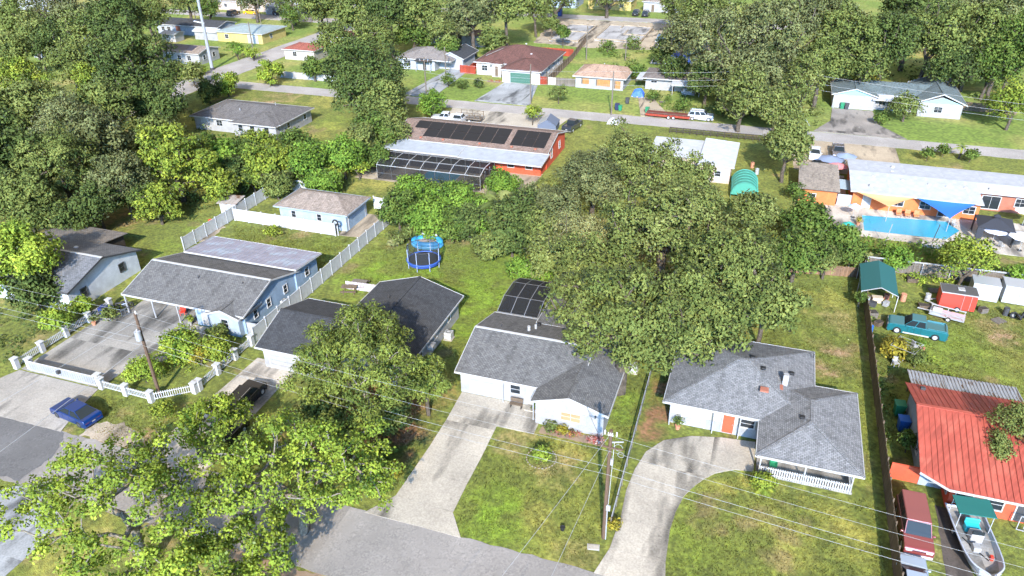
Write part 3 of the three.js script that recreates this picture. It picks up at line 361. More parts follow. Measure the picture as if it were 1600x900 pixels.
{ // dark-roofed house behind the feathery tree
  const H = thing('dark_roof_house', 'white house with two charcoal shingle gables half hidden by the feathery tree', 'house', wMid(-43.3, -28.4, -64.5, -50));
  wall(H, { x0: -43.3, x1: -37.6, z0: -58.8, z1: -50, h: 2.5, gableR: 3.9, axis: 'x', mat: P.white }); wall(H, { x0: -37.6, x1: -28.5, z0: -64.4, z1: -51, h: 2.55, gableR: 4.0, axis: 'z', mat: P.white, name: 'main_wall' });
  gable(H, { x0: -43.4, x1: -36, z0: -58.8, z1: -49.9, e: 2.6, r: 4.1, mat: P.dark }); gable(H, { x0: -37.6, x1: -28.4, z0: -64.4, z1: -51, e: 2.65, r: 4.2, axis: 'z', mat: P.dark });
  garageOn(H, 'S', -50, -41.2, 2.8, 2.1); windowOn(H, 'E', -28.5, -61.8, 1.1, 0.8, 1); windowOn(H, 'E', -28.5, -58.2, 1.1, 0.9, 1.1); windowOn(H, 'E', -28.5, -54.6, 1, 1, 1.1); ventPipe(H, -38.2, 3.6, -56.4, 0.4); ventPipe(H, -34.4, 4.0, -60, 0.4); wpart(H, 'wall_unit', cbox(0.7, 0.5, 0.8, -28.1, 1.5, -56.4), M.white);
}
{ // small house at the left
  const H = thing('grey_gable_house', 'pale grey gabled house with a brown lean-to, under trees beside the carport', 'house', wMid(-80, -70, -63, -52));
  wall(H, { x0: -82, x1: -70, z0: -62.6, z1: -52.2, h: 2.6, gableR: 4.2, axis: 'x', mat: stucco(0.6, 0.62, 0.64) }); gable(H, { x0: -82, x1: -69.9, z0: -62.6, z1: -52.3, e: 2.7, r: 4.4, mat: P.h6, trim: M.dark, cap: M.trim });
  shedRoof(H, [[-85, 2.4, -66.8], [-85, 2.9, -62.2], [-75.2, 2.9, -62.2], [-75.2, 2.4, -66.8]], shingle(0.25, 0.215, 0.18), null, 0.1, 'lean_to_roof'); wall(H, { x0: -84.6, x1: -75.6, z0: -66.4, z1: -62.6, h: 2.3, mat: M.woodDark, name: 'lean_to_wall' });
  windowOn(H, 'E', -70, -60, 1.2, 0.9, 1.1, { frame: M.dark }); windowOn(H, 'E', -70, -54.2, 1.0, 0.9, 1.1, { frame: M.dark }); windowOn(H, 'S', -52.2, -72.4, 1, 1.6, 1.1, { cols: 2, frame: M.dark }); windowOn(H, 'S', -52.2, -77, 1, 1.6, 1.1, { cols: 2, frame: M.dark }); wpart(H, 'roof_vent', new THREE.SphereGeometry(0.3, 10, 6).scale(1, 0.6, 1).translate(-75.5, 3.85, -59.4), M.galv);
}
{ // small light blue building inside the white fence
  const H = thing('garage_cottage', 'small light blue cottage with a tan hip roof inside the white fence', 'house', wMid(-61.5, -51, -85.7, -80));
  wall(H, { x0: -61.4, x1: -51.1, z0: -85.6, z1: -80, h: 2.5, mat: P.paleBlue }); hip(H, { x0: -61.5, x1: -51, z0: -85.7, z1: -79.9, e: 2.6, r: 3.9, mat: P.tan, trim: P.paleBlue }); windowOn(H, 'S', -80, -59.2, 1, 0.8, 1.1, { frame: M.trim }); windowOn(H, 'S', -80, -55.2, 1, 0.8, 1.1); garageOn(H, 'E', -51.1, -82.8, 4.4, 2.2, P.lightBlue); ventPipe(H, -53, 3.3, -81.6, 0.25);
}
{ // orange house with solar roof
  const H = thing('solar_roof_house', 'long orange-red house with black solar panels on its brown roof', 'house', wMid(-58.5, -31.8, -121, -106));
  wall(H, { x0: -58.4, x1: -32, z0: -121, z1: -110, h: 2.7, gableR: 4.2, axis: 'x', mat: M.redWall }); wall(H, { x0: -44, x1: -32.1, z0: -110, z1: -107, h: 2.3, mat: M.redWall, name: 'lower_wall' });
  const rf = gable(H, { x0: -58.4, x1: -32, z0: -121, z1: -110, e: 2.8, r: 4.4, mat: P.solarBrown, trim: M.trim, ov: 0.5 });
  shedRoof(H, [[-59.6, 2.45, -105.3], [-59.6, 2.8, -109.6], [-45.4, 2.8, -109.6], [-45.4, 2.45, -105.3]], P.patioMetal, M.trim, 0.1, 'patio_roof'); shedRoof(H, [[-45.3, 2.35, -105.1], [-45.3, 2.78, -109.7], [-31.4, 2.78, -109.7], [-31.4, 2.35, -105.1]], P.patioMetal, M.trim, 0.1, 'patio_roof');
  const yAt = (z) => 2.8 + (1.6 * (-109.5 - z)) / 6.0 + 0.06; const panel = (x0, x1, z0, z1) => wpart(H, 'solar_panel', slab([V(x0, yAt(z1), z1), V(x1, yAt(z1), z1), V(x1, yAt(z0), z0), V(x0, yAt(z0), z0)], 0.05), P.solar, rf);
  for (let i = 0; i < 7; i++) { panel(-56.3 + i * 2.42, -53.95 + i * 2.42, -115.2, -113.1); if (i) panel(-56.3 + i * 2.42, -53.95 + i * 2.42, -113.0, -110.9); } for (let i = 0; i < 3; i++) { panel(-38.5 + i * 1.95, -36.6 + i * 1.95, -115.2, -113.1); panel(-38.5 + i * 1.95, -36.6 + i * 1.95, -113.0, -110.9); }
  windowOn(H, 'E', -32, -117.5, 1.1, 0.9, 1.3); windowOn(H, 'E', -32, -112.8, 1.0, 0.9, 1.6, { rows: 1 }); windowOn(H, 'S', -107, -37, 0.9, 1.2, 1.1); windowOn(H, 'S', -107, -34, 0.9, 1.2, 1.1);
  for (const x of [-59.3, -52.5, -45.6]) wpart(H, 'patio_post', bar(V(x, 0.05, -105.5), V(x, 2.4, -105.5), 0.14), M.wood); for (const x of [-54, -50, -43.5, -38, -34]) roofVent(H, x, yAt(-110.4), -110.4, M.brick);
}
screenCage('screened pool cage of white bars below the solar roof', -56.2, -39, -105, -98.6, 2.3, 2.9, 7, 3);
pool('swimming_pool', 'blue pool glimpsed through vines in front of the solar-roofed house', [[-50, -99.4], [-44, -99.4], [-44, -104], [-50, -104]]);
{ const H = thing('hip_roof_cottage', 'white cottage with a dark hip roof on the open yard beside the road', 'house', wMid(-100, -82, -121, -110)); wall(H, { x0: -100.5, x1: -82, z0: -121.2, z1: -111, h: 2.5, mat: P.white }); wall(H, { x0: -91, x1: -82.1, z0: -112, z1: -109.8, h: 2.5, mat: P.white, name: 'wing_wall' }); hip(H, { x0: -100.6, x1: -81.9, z0: -121.3, z1: -110.9, e: 2.6, r: 4.1, mat: P.brownGrey, trim: M.trim }); hip(H, { x0: -91, x1: -82, z0: -117, z1: -109.6, e: 2.58, r: 3.7, mat: P.brownGrey, axis: 'z' }); for (const x of [-89.5, -87, -84]) windowOn(H, 'S', -109.8, x, 0.9, 1.1, 1.3); windowOn(H, 'E', -82, -113.6, 1, 1, 1.1); windowOn(H, 'E', -82, -119, 1, 1, 1.1); windowOn(H, 'S', -111, -95, 1, 1.4, 1.2, { cols: 2 }); ventPipe(H, -87, 3.6, -117.6, 0.8, 0.05, M.galv); ventPipe(H, -92, 3.6, -113.6, 0.4, 0.08, M.galv); doorOn(H, 'S', -111, -98.4); }
{ const H = thing('peach_cottage', 'peach cottage with a pale metal roof and a white ladder against its wall', 'house', wMid(-8.4, -3.6, -122, -112)); wall(H, { x0: -8.3, x1: -3.8, z0: -122.5, z1: -112.4, h: 2.7, mat: P.peach }); wall(H, { x0: -16, x1: -8.35, z0: -122.5, z1: -116, h: 2.4, mat: P.peach, name: 'side_wall' }); shedRoof(H, [[-8.7, 2.85, -112.2], [-8.7, 3.3, -123.2], [-3.3, 3.0, -123.2], [-3.3, 2.7, -112.2]].map((p) => p), P.whiteMetal, M.trim); shedRoof(H, [[-16.8, 2.5, -115.4], [-16.8, 2.9, -123], [-8.75, 2.9, -123], [-8.75, 2.5, -115.4]], M.metalWhite, null, 0.1, 'porch_roof'); windowOn(H, 'S', -112.4, -5.6, 1.0, 1.0, 1); windowOn(H, 'S', -112.4, -7.7, 1.0, 0.7, 1); windowOn(H, 'S', -116, -12, 1, 1.2, 1); }
{ const H = thing('pool_house', 'long orange brick house with a wide pale grey low roof beside the pool', 'house', wMid(13.2, 36.8, -121, -109)); wall(H, { x0: 13.3, x1: 29.2, z0: -120.6, z1: -108.7, h: 2.6, mat: M.orange }); wall(H, { x0: 29.2, x1: 40, z0: -120.6, z1: -113.2, h: 2.6, mat: M.brick, name: 'wing_wall' }); const r = roofGroup(H); wpart(H, 'roof_slope', slab([V(12.8, 2.75, -107.9), V(29.4, 2.75, -107.9), V(29.4, 3.25, -115), V(12.8, 3.25, -115)], 0.14), P.flatGrey, r); wpart(H, 'roof_slope', slab([V(29.42, 2.8, -112.4), V(40.5, 2.8, -112.4), V(40.5, 3.25, -115), V(29.42, 3.25, -115)], 0.14), P.flatGrey, r); wpart(H, 'roof_slope', slab([V(40.5, 2.8, -121.3), V(12.8, 2.8, -121.3), V(12.8, 3.25, -115), V(40.5, 3.25, -115)], 0.14), P.flatGrey, r); for (const [x, z] of [[15.5, -110], [16, -113.6], [18.7, -116.4], [19.8, -113.2], [23.2, -112.6], [25.5, -112.5], [27.8, -112.8], [31, -113.4], [19, -118.6]]) wpart(H, 'roof_vent', cyl(0.3, 0.22, 0.3, x, 2.95, z, 8), M.trim); for (const x of [19.2, 22.6, 28]) windowOn(H, 'S', -108.7, x, 0.9, 1.5, 1.2, { cols: 2 }); windowOn(H, 'S', -108.7, 25.2, 0.1, 1.8, 2.1, { cols: 2, rows: 1 }); doorOn(H, 'S', -108.7, 15.2); windowOn(H, 'S', -113.2, 31.4, 0.2, 2.4, 2, { cols: 2, rows: 1 }); windowOn(H, 'S', -113.2, 35, 0.9, 1.4, 1.3, { cols: 2 }); }
pool('swimming_pool', 'bright blue angular swimming pool beside the orange house', [[14.2, -100.6], [24.8, -100.9], [27, -104.6], [25.6, -107.6], [14.2, -106.3]]);
{ const H = thing('teal_trim_house', 'white house with teal gables and a green-grey roof backing onto the woods', 'house', wMid(12, 35, -170, -158)); wall(H, { x0: 12, x1: 19.6, z0: -168, z1: -159, h: 2.6, gableR: 3.7, axis: 'z', mat: P.white }); wall(H, { x0: 19.6, x1: 27, z0: -168, z1: -160, h: 2.6, mat: P.white, name: 'middle_wall' }); wall(H, { x0: 27, x1: 34.4, z0: -171, z1: -157.6, h: 2.6, gableR: 3.8, axis: 'z', mat: P.white, name: 'wing_wall' }); gable(H, { x0: 12, x1: 19.6, z0: -168, z1: -159, e: 2.7, r: 4.0, axis: 'z', mat: P.greenGrey, trim: M.trim }); gable(H, { x0: 17, x1: 30, z0: -170, z1: -161, e: 2.75, r: 4.1, axis: 'x', mat: P.greenGrey }); gable(H, { x0: 26.8, x1: 34.6, z0: -172, z1: -157.6, e: 2.7, r: 4.5, axis: 'z', mat: P.greenGrey, trim: M.trim }); shedRoof(H, [[19, 2.3, -158.4], [19, 2.7, -160.6], [26.8, 2.7, -160.6], [26.8, 2.3, -158.4]], P.whiteMetal, M.trim, 0.08, 'porch_roof'); for (const [x, z] of [[15.8, -159], [30.8, -157.6]]) wpart(H, 'gable_panel', new THREE.ExtrudeGeometry(new THREE.Shape([[x - 3.2, 2.72], [x + 3.2, 2.72], [x, 3.72]].map((p) => new THREE.Vector2(...p))), { depth: 0.04, bevelEnabled: false }).translate(0, 0, z + 0.003), M.tealPale); garageOn(H, 'S', -159, 17.6, 3, 2.1); garageOn(H, 'S', -159, 13.9, 2.6, 2.1); for (const x of [21, 22.6, 24.2]) windowOn(H, 'S', -160, x, 0.9, 1.3, 1.2, { cols: 2 }); windowOn(H, 'S', -157.6, 30.4, 0.9, 1.5, 1.2, { cols: 2 }); windowOn(H, 'E', 34.4, -162, 0.9, 1.2, 1.2); wpart(H, 'back_roof', slab([V(20, 2.4, -173), V(26, 2.4, -173), V(26, 2.75, -170), V(20, 2.75, -170)], 0.1), M.woodGrey); }
{ const H = thing('boarded_house', 'white house with a peach shingle roof and plywood over its windows', 'house', wMid(-40, -29.4, -168.5, -159)); wall(H, { x0: -40, x1: -29.6, z0: -168.3, z1: -159, h: 2.5, mat: P.white }); hip(H, { x0: -40.1, x1: -29.4, z0: -168.5, z1: -158.9, e: 2.6, r: 4.1, mat: P.boarded, inset: 3.4 }); const b = (x, w, h, y) => { const m = wpart(H, 'boarded_window', facing('S', -159, x, y, w, h, 0.003, 0.05), M.ply); wpart(H, 'shutter', facing('S', -159, x - w / 2 - 0.16, y, 0.26, h, 0.003, 0.04), M.wood, m); }; b(-37.7, 1.4, 1.2, 0.9); b(-33.8, 2.8, 1.4, 0.7); b(-30.7, 1.1, 1.6, 0.4); ventPipe(H, -35, 3.7, -164.6, 0.6, 0.1, M.white); ventPipe(H, -35, 3.4, -162, 0.3, 0.12, M.brick); }
{ const H = thing('cluttered_house', 'brown-roofed house with a white porch behind a cluttered front yard', 'house', wMid(-26, -14, -170, -161)); wall(H, { x0: -25.4, x1: -14.2, z0: -169.5, z1: -162, h: 2.5, mat: P.white }); hip(H, { x0: -25.6, x1: -14, z0: -169.6, z1: -161.4, e: 2.6, r: 3.8, mat: shingle(0.23, 0.19, 0.165) }); shedRoof(H, [[-19.5, 2.2, -158.6], [-19.5, 2.6, -161.2], [-13.4, 2.6, -161.2], [-13.4, 2.2, -158.6]], M.metalWhite, M.trim, 0.08, 'porch_roof'); for (const x of [-19.2, -16.4, -13.7]) wpart(H, 'porch_post', bar(V(x, 0, -158.8), V(x, 2.2, -158.8), 0.12), M.white); windowOn(H, 'S', -162, -18, 0.8, 2.2, 1.2, { cols: 2, pane: std([0.2, 0.5, 0.3], 0.5) }); windowOn(H, 'S', -162, -23.6, 1.4, 1.4, 0.6, { cols: 2, rows: 1 }); shedRoof(H, [[-27.2, 2.4, -160.6], [-27.2, 2.6, -166], [-25.8, 2.6, -166], [-25.8, 2.4, -160.6]], M.metalWhite, null, 0.08, 'side_roof'); }
{ const H = thing('brown_hip_house', 'beige house with a large brown hip roof and a green garage door', 'house', wMid(-64.6, -47.6, -178, -158.4)); wall(H, { x0: -64.6, x1: -48, z0: -178, z1: -163.6, h: 2.8, mat: stucco(0.66, 0.58, 0.50) }); wall(H, { x0: -56.6, x1: -48, z0: -164, z1: -158.7, h: 2.8, mat: stucco(0.68, 0.6, 0.54), name: 'garage_wall' }); wall(H, { x0: -60.4, x1: -58.2, z0: -164, z1: -162.4, h: 2.9, mat: stucco(0.68, 0.6, 0.54), name: 'porch_wall' }); hip(H, { x0: -64.7, x1: -47.9, z0: -178.1, z1: -163.5, e: 2.9, r: 5.6, mat: P.brown }); hip(H, { x0: -56.7, x1: -47.9, z0: -168, z1: -158.6, e: 2.88, r: 4.4, mat: P.brown, axis: 'z' }); hip(H, { x0: -60.6, x1: -58, z0: -165.5, z1: -162.3, e: 3.0, r: 3.6, mat: P.brown, ov: 0.3, axis: 'z' }); garageOn(H, 'S', -158.7, -52.3, 4.9, 2.2, std([0.05, 0.13, 0.09], 0.6)); windowOn(H, 'S', -163.6, -62.6, 0.9, 1.5, 1.3, { cols: 2 }); wpart(H, 'door', facing('S', -162.4, -59.3, 0.1, 0.7, 2.3, 0.004, 0.06), M.wood); for (const z of [-166, -170, -174]) windowOn(H, 'E', -48, z, 0.9, 1.1, 1.3); wpart(H, 'skylight', slab([V(-63.6, 3.55, -167), V(-63.1, 3.7, -167), V(-59.9, 4.7, -172.6), V(-60.4, 4.55, -172.6)], 0.03), M.trim); for (const [x, y, z] of [[-57, 5.0, -172.4], [-56.6, 4.6, -169], [-52.6, 4.5, -167.4], [-55.6, 5.4, -173]]) roofVent(H, x, y, z, M.trim); }
{ const H = thing('grey_gabled_house', 'grey-blue house with a taupe roof and a garage gable under the big oak', 'house', wMid(-84, -69, -174, -163)); wall(H, { x0: -84.4, x1: -75, z0: -174, z1: -163.4, h: 2.5, mat: P.greyWall }); wall(H, { x0: -75, x1: -69, z0: -174, z1: -166, h: 2.5, gableR: 3.8, axis: 'z', mat: P.greyWall, name: 'garage_wall' }); hip(H, { x0: -84.5, x1: -71, z0: -174.2, z1: -163.2, e: 2.6, r: 4.3, mat: shingle(0.30, 0.26, 0.23) }); gable(H, { x0: -75, x1: -69, z0: -175, z1: -166, e: 2.6, r: 4.0, axis: 'z', mat: P.dark }); garageOn(H, 'S', -166, -71.4, 3.4, 2.1); windowOn(H, 'S', -163.4, -82, 0.9, 1.8, 1.2, { cols: 2, frame: M.white }); wpart(H, 'porch_roof', slab([V(-79.4, 2.45, -161.8), V(-75.4, 2.45, -161.8), V(-75.4, 2.75, -163.3), V(-79.4, 2.75, -163.3)], 0.1), P.dark); wpart(H, 'porch_post', bar(V(-79.2, 0, -162), V(-79.2, 2.4, -162), 0.12), M.white); wpart(H, 'porch_post', bar(V(-75.6, 0, -162), V(-75.6, 2.4, -162), 0.12), M.white); doorOn(H, 'S', -163.4, -77.6, 0.9, 2, M.dark); }
{ const H = thing('derelict_shed', 'long white derelict building with a broken timber roof', 'shed', wMid(-89, -73, -195, -189)); wall(H, { x0: -88, x1: -80.2, z0: -195, z1: -190, h: 2.8, mat: P.white }); wall(H, { x0: -79, x1: -72.5, z0: -195, z1: -190, h: 2.8, mat: P.white, name: 'end_wall' }); wpart(H, 'roof', slab([V(-88.4, 2.95, -189.6), V(-72.2, 2.95, -189.6), V(-72.2, 3.25, -195.4), V(-88.4, 3.25, -195.4)], 0.12), shingle(0.24, 0.17, 0.12)); for (let i = 0; i < 9; i++) wpart(H, 'rafter', bar(V(-87 + i * 1.8, 3.2, -189.4), V(-86.8 + i * 1.8, 3.45, -195.8), 0.12, 0.16), M.wood); wpart(H, 'side_frame', bar(V(-88.4, 2.6, -189.6), V(-93, 1.4, -187), 0.14), M.wood); }
// far buildings at the top of the view
function farHouse(name, label, x0, x1, z0, z1, h, r, o) { const H = thing(name, label, 'house', wMid(x0, x1, z0, z1)); wall(H, { x0, x1, z0, z1, h, mat: o.wall, ...(o.type === 'gable' ? { gableR: r - 0.15, axis: o.axis ?? 'x' } : {}) }); (o.type === 'gable' ? gable : hip)(H, { x0, x1, z0, z1, e: h + 0.1, r, mat: o.roof, axis: o.axis ?? 'x', trim: o.trim ?? M.trim }); for (const x of o.win ?? []) windowOn(H, 'S', z1, x, 0.9, 1.2, 1.2, { cols: 2 }); for (const z of o.winE ?? []) windowOn(H, 'E', x1, z, 0.9, 1.1, 1.2); if (o.door) doorOn(H, 'S', z1, o.door, 0.95, 2.05, M.wood); if (o.garage) garageOn(H, 'S', z1, o.garage, 3, 2.1); return H; }
{ const H = farHouse('grey_long_house', 'long pale house with a dark grey gable and brick end near the transmission pole', -170, -149, -189, -181.3, 2.6, 3.8, { type: 'gable', wall: P.greyWall, roof: P.dark, win: [-168, -166, -157, -153] }); wpart(H, 'brick_panel', box(-163.4, -162, 0, 2.6, -181.28, -181.1), M.brick); }
farHouse('yellow_house', 'yellow house with a green-grey low roof beside the side road', -146, -131.6, -188, -177, 2.6, 3.6, { type: 'hip', wall: M.yellow, roof: std([0.30, 0.36, 0.35], 0.8, { map: grainTex }), win: [-143], garage: -134.6, winE: [-181] });
{ const H = farHouse('white_solar_cottage', 'white cottage with a dark solar roof below the transmission pole', -144.5, -132.6, -160, -152.6, 2.6, 3.7, { type: 'gable', wall: P.white, roof: P.tan, win: [-141.5, -138.5, -135.6], winE: [-154.4, -158] }); for (let i = 0; i < 4; i++) wpart(H, 'solar_panel', slab([V(-144 + i * 2.2, 3.05, -153.6), V(-141.9 + i * 2.2, 3.05, -153.6), V(-141.9 + i * 2.2, 3.7, -156), V(-144 + i * 2.2, 3.7, -156)], 0.05), phys([0.015, 0.02, 0.05], 0.3)); }
farHouse('small_white_shed', 'small white shed between the long grey house and the solar cottage', -161, -156.6, -176, -172.6, 2.0, 2.6, { type: 'gable', wall: P.white, roof: M.metalWhite, win: [-159] });
farHouse('pale_blue_shed', 'pale shed with a light blue roof beside the yellow house', -154, -146.4, -180, -177.4, 2.2, 2.9, { type: 'gable', wall: P.white, roof: std([0.42, 0.48, 0.58], 0.7), winE: [-178.6] });
{ const H = farHouse('tarp_roof_house', 'grey house with a blue tarpaulin over one end of its roof', -184, -172, -163, -156, 2.6, 3.6, { type: 'gable', wall: P.greyWall, roof: P.whiteMetal, win: [-181, -177] }); wpart(H, 'tarpaulin', slab([V(-175, 2.75, -155.4), V(-171.4, 2.75, -155.4), V(-171.4, 3.72, -159.4), V(-175, 3.72, -159.4)], 0.04), M.tarp); }
farHouse('dark_roof_cottage', 'white cottage with a charcoal roof in front of the tarpaulin roof', -180, -168, -154, -147.5, 2.6, 3.6, { type: 'hip', wall: P.white, roof: P.dark, win: [-172] });
farHouse('peach_house', 'peach house with cars on its drive along the far road', -178, -158, -228, -219, 2.8, 4.2, { type: 'hip', wall: P.peach, roof: P.tan, win: [-175, -162], door: -169, winE: [-222] });
farHouse('white_carport_house', 'white house with a flat grey carport on the far road', -157, -144.6, -224, -215.4, 2.6, 3.1, { type: 'hip', wall: P.white, roof: M.metalWhite, win: [-154] });
farHouse('pale_warehouse', 'long white building at the far edge beyond the trees', -262, -230, -208, -200, 2.8, 3.4, { type: 'gable', wall: P.white, roof: M.metalWhite });
farHouse('red_roof_cottage', 'pale cottage with a red roof half hidden by the roadside tree', -116, -107.5, -171, -163.8, 2.5, 3.5, { type: 'hip', wall: M.cream, roof: shingle(0.4, 0.12, 0.08), win: [-113] });
farHouse('pink_roof_cottage', 'cream cottage with a faded red roof along the side road', -113.8, -106, -187, -180, 2.5, 3.5, { type: 'hip', wall: M.cream, roof: shingle(0.45, 0.18, 0.13) });
farHouse('white_arched_house', 'white house with a brown roof beyond the concrete foundations', -42, -30, -262, -252, 3.0, 4.6, { type: 'hip', wall: P.white, roof: P.tan, win: [-34], door: -39 });
farHouse('tan_far_house', 'tan house beyond the far road', -60, -46, -262, -252, 3.0, 4.4, { type: 'hip', wall: M.yellow, roof: P.tan, win: [-57, -49], door: -53 });
farHouse('pale_blue_far_house', 'pale blue house beyond the far road', -78, -64, -262, -252, 3.0, 4.4, { type: 'hip', wall: P.paleBlue, roof: P.brownGrey, win: [-75, -67] });
farHouse('blue_roof_house', 'low house with a blue-grey roof beside the dark oaks', -29, -17, -206, -198, 2.4, 3.4, { type: 'gable', wall: P.white, roof: std([0.10, 0.17, 0.25], 0.7, { map: grainTex }) });
function foundation(label, x0, x1, z0, z1, inner) { const F = thing('foundation', label, 'foundation', wMid(x0, x1, z0, z1), 0, 'house foundations'); wpart(F, 'slab', box(x0, x1, 0, 0.35, z0, z1), std([0.46, 0.46, 0.48], 0.9, { map: concreteTex })); for (const [a, b] of [[[x0, z0], [x1, z0]], [[x0, z1], [x1, z1]], [[x0, z0], [x0, z1]], [[x1, z0], [x1, z1]], ...inner]) wpart(F, 'block_course', bar(V(a[0], 0.45, a[1]), V(b[0], 0.45, b[1]), 0.35, 0.3), M.sand); }
foundation('bare concrete house foundation narrower of the two', -58.5, -50.5, -224, -202, [[[-58.5, -214], [-50.5, -214]]]); foundation('bare concrete house foundation wider of the two', -47, -34.5, -226, -206, [[[-40.5, -214], [-34.5, -214]], [[-40.5, -214], [-40.5, -220]], [[-43, -226], [-43, -222]]]);

function airUnit(label, x, z, turn = 0) { const A = thing('air_conditioner', label, 'air conditioner', [x, z], turn); part(A, 'plinth', cbox(0.95, 0.08, 0.95, 0, 0.05, 0), M.concrete); part(A, 'casing', rbox(0.8, 0.8, 0.8, 0, 0.5, 0, 0.04), std([0.4, 0.39, 0.36], 0.6)); part(A, 'fan_grille', new THREE.TorusGeometry(0.26, 0.03, 6, 18).rotateX(Math.PI / 2).translate(0, 0.92, 0), M.dark); for (let i = 0; i < 6; i++) part(A, 'louvre', cbox(0.7, 0.03, 0.02, 0, 0.25 + i * 0.1, 0.41), M.galv); }
airUnit('beige air conditioner behind the hip-roofed house', 7.9, -61.0); airUnit('beige air conditioner beside the bungalow wing', -8.5, -60.4); airUnit('air conditioner against the charcoal-roofed house', -27.9, -60.2); airUnit('air conditioner beside the light blue house', -47.9, -60.5);
// ---------------------------------------------------------------- trees
// a crown is many leaf-sized faces gathered in tufts on a set of lobes; limbs join every lobe to the trunk
const leafMat = (rough = 0.75, tr = 0.28) => phys([1, 1, 1], rough, { vertexColors: true, side: THREE.DoubleSide, transmission: tr, thickness: 0, ior: 1.3, specularIntensity: 0.35 });
const LEAF = leafMat(0.95, 0.2), LEAF2 = leafMat(0.95, 0.26);
function sph(r) { const z = r() * 2 - 1, a = r() * 6.2832, s = Math.sqrt(1 - z * z); return [s * Math.cos(a), z, s * Math.sin(a)]; }
function makeLobes(o, r) {
  const L = [], ph = [r() * 6.28, r() * 6.28, r() * 6.28];
  for (let tries = 0; L.length < o.lobes && tries < 6000; tries++) {
    const d = sph(r); if (d[1] < (o.low ?? -0.35)) continue;
    const az = Math.atan2(d[2], d[0]), bulge = 1 + 0.14 * Math.sin(az * 2 + ph[0]) + 0.12 * Math.sin(az * 3 + ph[1]) + 0.08 * Math.sin(az * 5 + ph[2] + d[1] * 3), k = bulge * Math.cbrt(lerp(o.inner ?? 0.12, 1, r())), q = (o.lobeR ?? 0.26) * o.r * (0.5 + 0.95 * r() * r() + 0.25 * r()), R1 = Math.max(0.2, o.r * (o.uneven ? 1 - o.uneven * r() : 1) - q * 0.8), RY = Math.max(0.2, o.ry * (o.uneven ? 1 - o.uneven * r() : 1) - q * 0.6);
    const p = V(d[0] * R1 * k, d[1] * RY * k, d[2] * R1 * k);
    if (L.every((l) => l.p.distanceTo(p) > (o.gap ?? 0.55) * (l.q + q) * (tries > 3000 ? 0.6 : 1))) L.push({ p, q, tone: r() });
  }
  return L;
}
function crownGeo(o, L, r) {
  o = { ...o, quads: Math.round(o.quads * 0.6), leaf: o.leaf * 1.16 }; const total = L.reduce((s, l) => s + l.q * l.q, 0), quads = o.quads, per = o.per ?? 9, pos = new Float32Array(quads * 12), nor = new Float32Array(quads * 12), col = new Float32Array(quads * 12), idx = new Uint32Array(quads * 6); let n = 0;
  const a = V(0, 0, 0), nn = V(0, 0, 0), ax = V(0, 0, 0), sd = V(0, 0, 0), c = V(0, 0, 0), out = V(0, 0, 0);
  for (const l of L) {
    const tufts = Math.max(3, Math.round((quads / per) * (l.q * l.q) / total));
    for (let t = 0; t < tufts && n < quads; t++) {
      const d = sph(r); if (d[1] < -0.55 && r() < 0.6) d[1] = -d[1];
      const rad = l.q * (0.5 + 0.55 * Math.sqrt(r())); c.set(l.p.x + d[0] * rad, l.p.y + d[1] * rad * (o.squash ?? 0.8), l.p.z + d[2] * rad);
      out.set(d[0] + c.x / o.r * 0.7, d[1] + 0.35 + c.y / o.ry * 0.5, d[2] + c.z / o.r * 0.7).normalize();
      const tone = clamp(l.tone * 0.45 + r() * 0.75 - 0.1, 0, 1), pal = o.pal, m = tone * (pal.length - 1), i0 = Math.min(pal.length - 2, Math.floor(m)), f = m - i0, br = 0.86 + 0.28 * r();
      const tr = o.leaf * (o.tuft ?? 1.5) * (0.7 + 0.6 * r());
      for (let k = 0; k < per && n < quads; k++) {
        const e = sph(r), s = o.leaf * (0.6 + 0.8 * r()); a.set(c.x + e[0] * tr, c.y + e[1] * tr * 0.7 - (o.droop ?? 0) * r() * tr, c.z + e[2] * tr);
        const g = sph(r); nn.set(out.x * 0.9 + g[0], out.y * 0.9 + g[1], out.z * 0.9 + g[2]).normalize();
        const h = sph(r); ax.set(h[0] + e[0] * 0.8, h[1] + e[1] * 0.5 - (o.droop ?? 0), h[2] + e[2] * 0.8); ax.addScaledVector(nn, -ax.dot(nn)).normalize(); sd.crossVectors(ax, nn).multiplyScalar(s * (o.slim ?? 0.3)); ax.multiplyScalar(s * 0.55);
        const b = n * 12, q = [a.x - ax.x, a.y - ax.y, a.z - ax.z, a.x + sd.x, a.y + sd.y, a.z + sd.z, a.x + ax.x, a.y + ax.y, a.z + ax.z, a.x - sd.x, a.y - sd.y, a.z - sd.z];
        const lb = br * (0.85 + 0.3 * r());
        for (let v = 0; v < 4; v++) { pos[b + v * 3] = q[v * 3]; pos[b + v * 3 + 1] = q[v * 3 + 1]; pos[b + v * 3 + 2] = q[v * 3 + 2]; nor[b + v * 3] = nn.x * 0.45 + out.x * 0.55; nor[b + v * 3 + 1] = nn.y * 0.45 + out.y * 0.55; nor[b + v * 3 + 2] = nn.z * 0.45 + out.z * 0.55; for (let j = 0; j < 3; j++) col[b + v * 3 + j] = lerp(pal[i0][j], pal[i0 + 1][j], f) * lb; }
        const w = n * 4; idx.set([w, w + 1, w + 2, w, w + 2, w + 3], n * 6); n++;
      }
    }
  }
  const g = new THREE.BufferGeometry(); g.setAttribute('position', new THREE.BufferAttribute(pos.slice(0, n * 12), 3)); g.setAttribute('normal', new THREE.BufferAttribute(nor.slice(0, n * 12), 3)); g.setAttribute('color', new THREE.BufferAttribute(col.slice(0, n * 12), 3)); g.setIndex(new THREE.BufferAttribute(idx.slice(0, n * 6), 1)); return g;
}
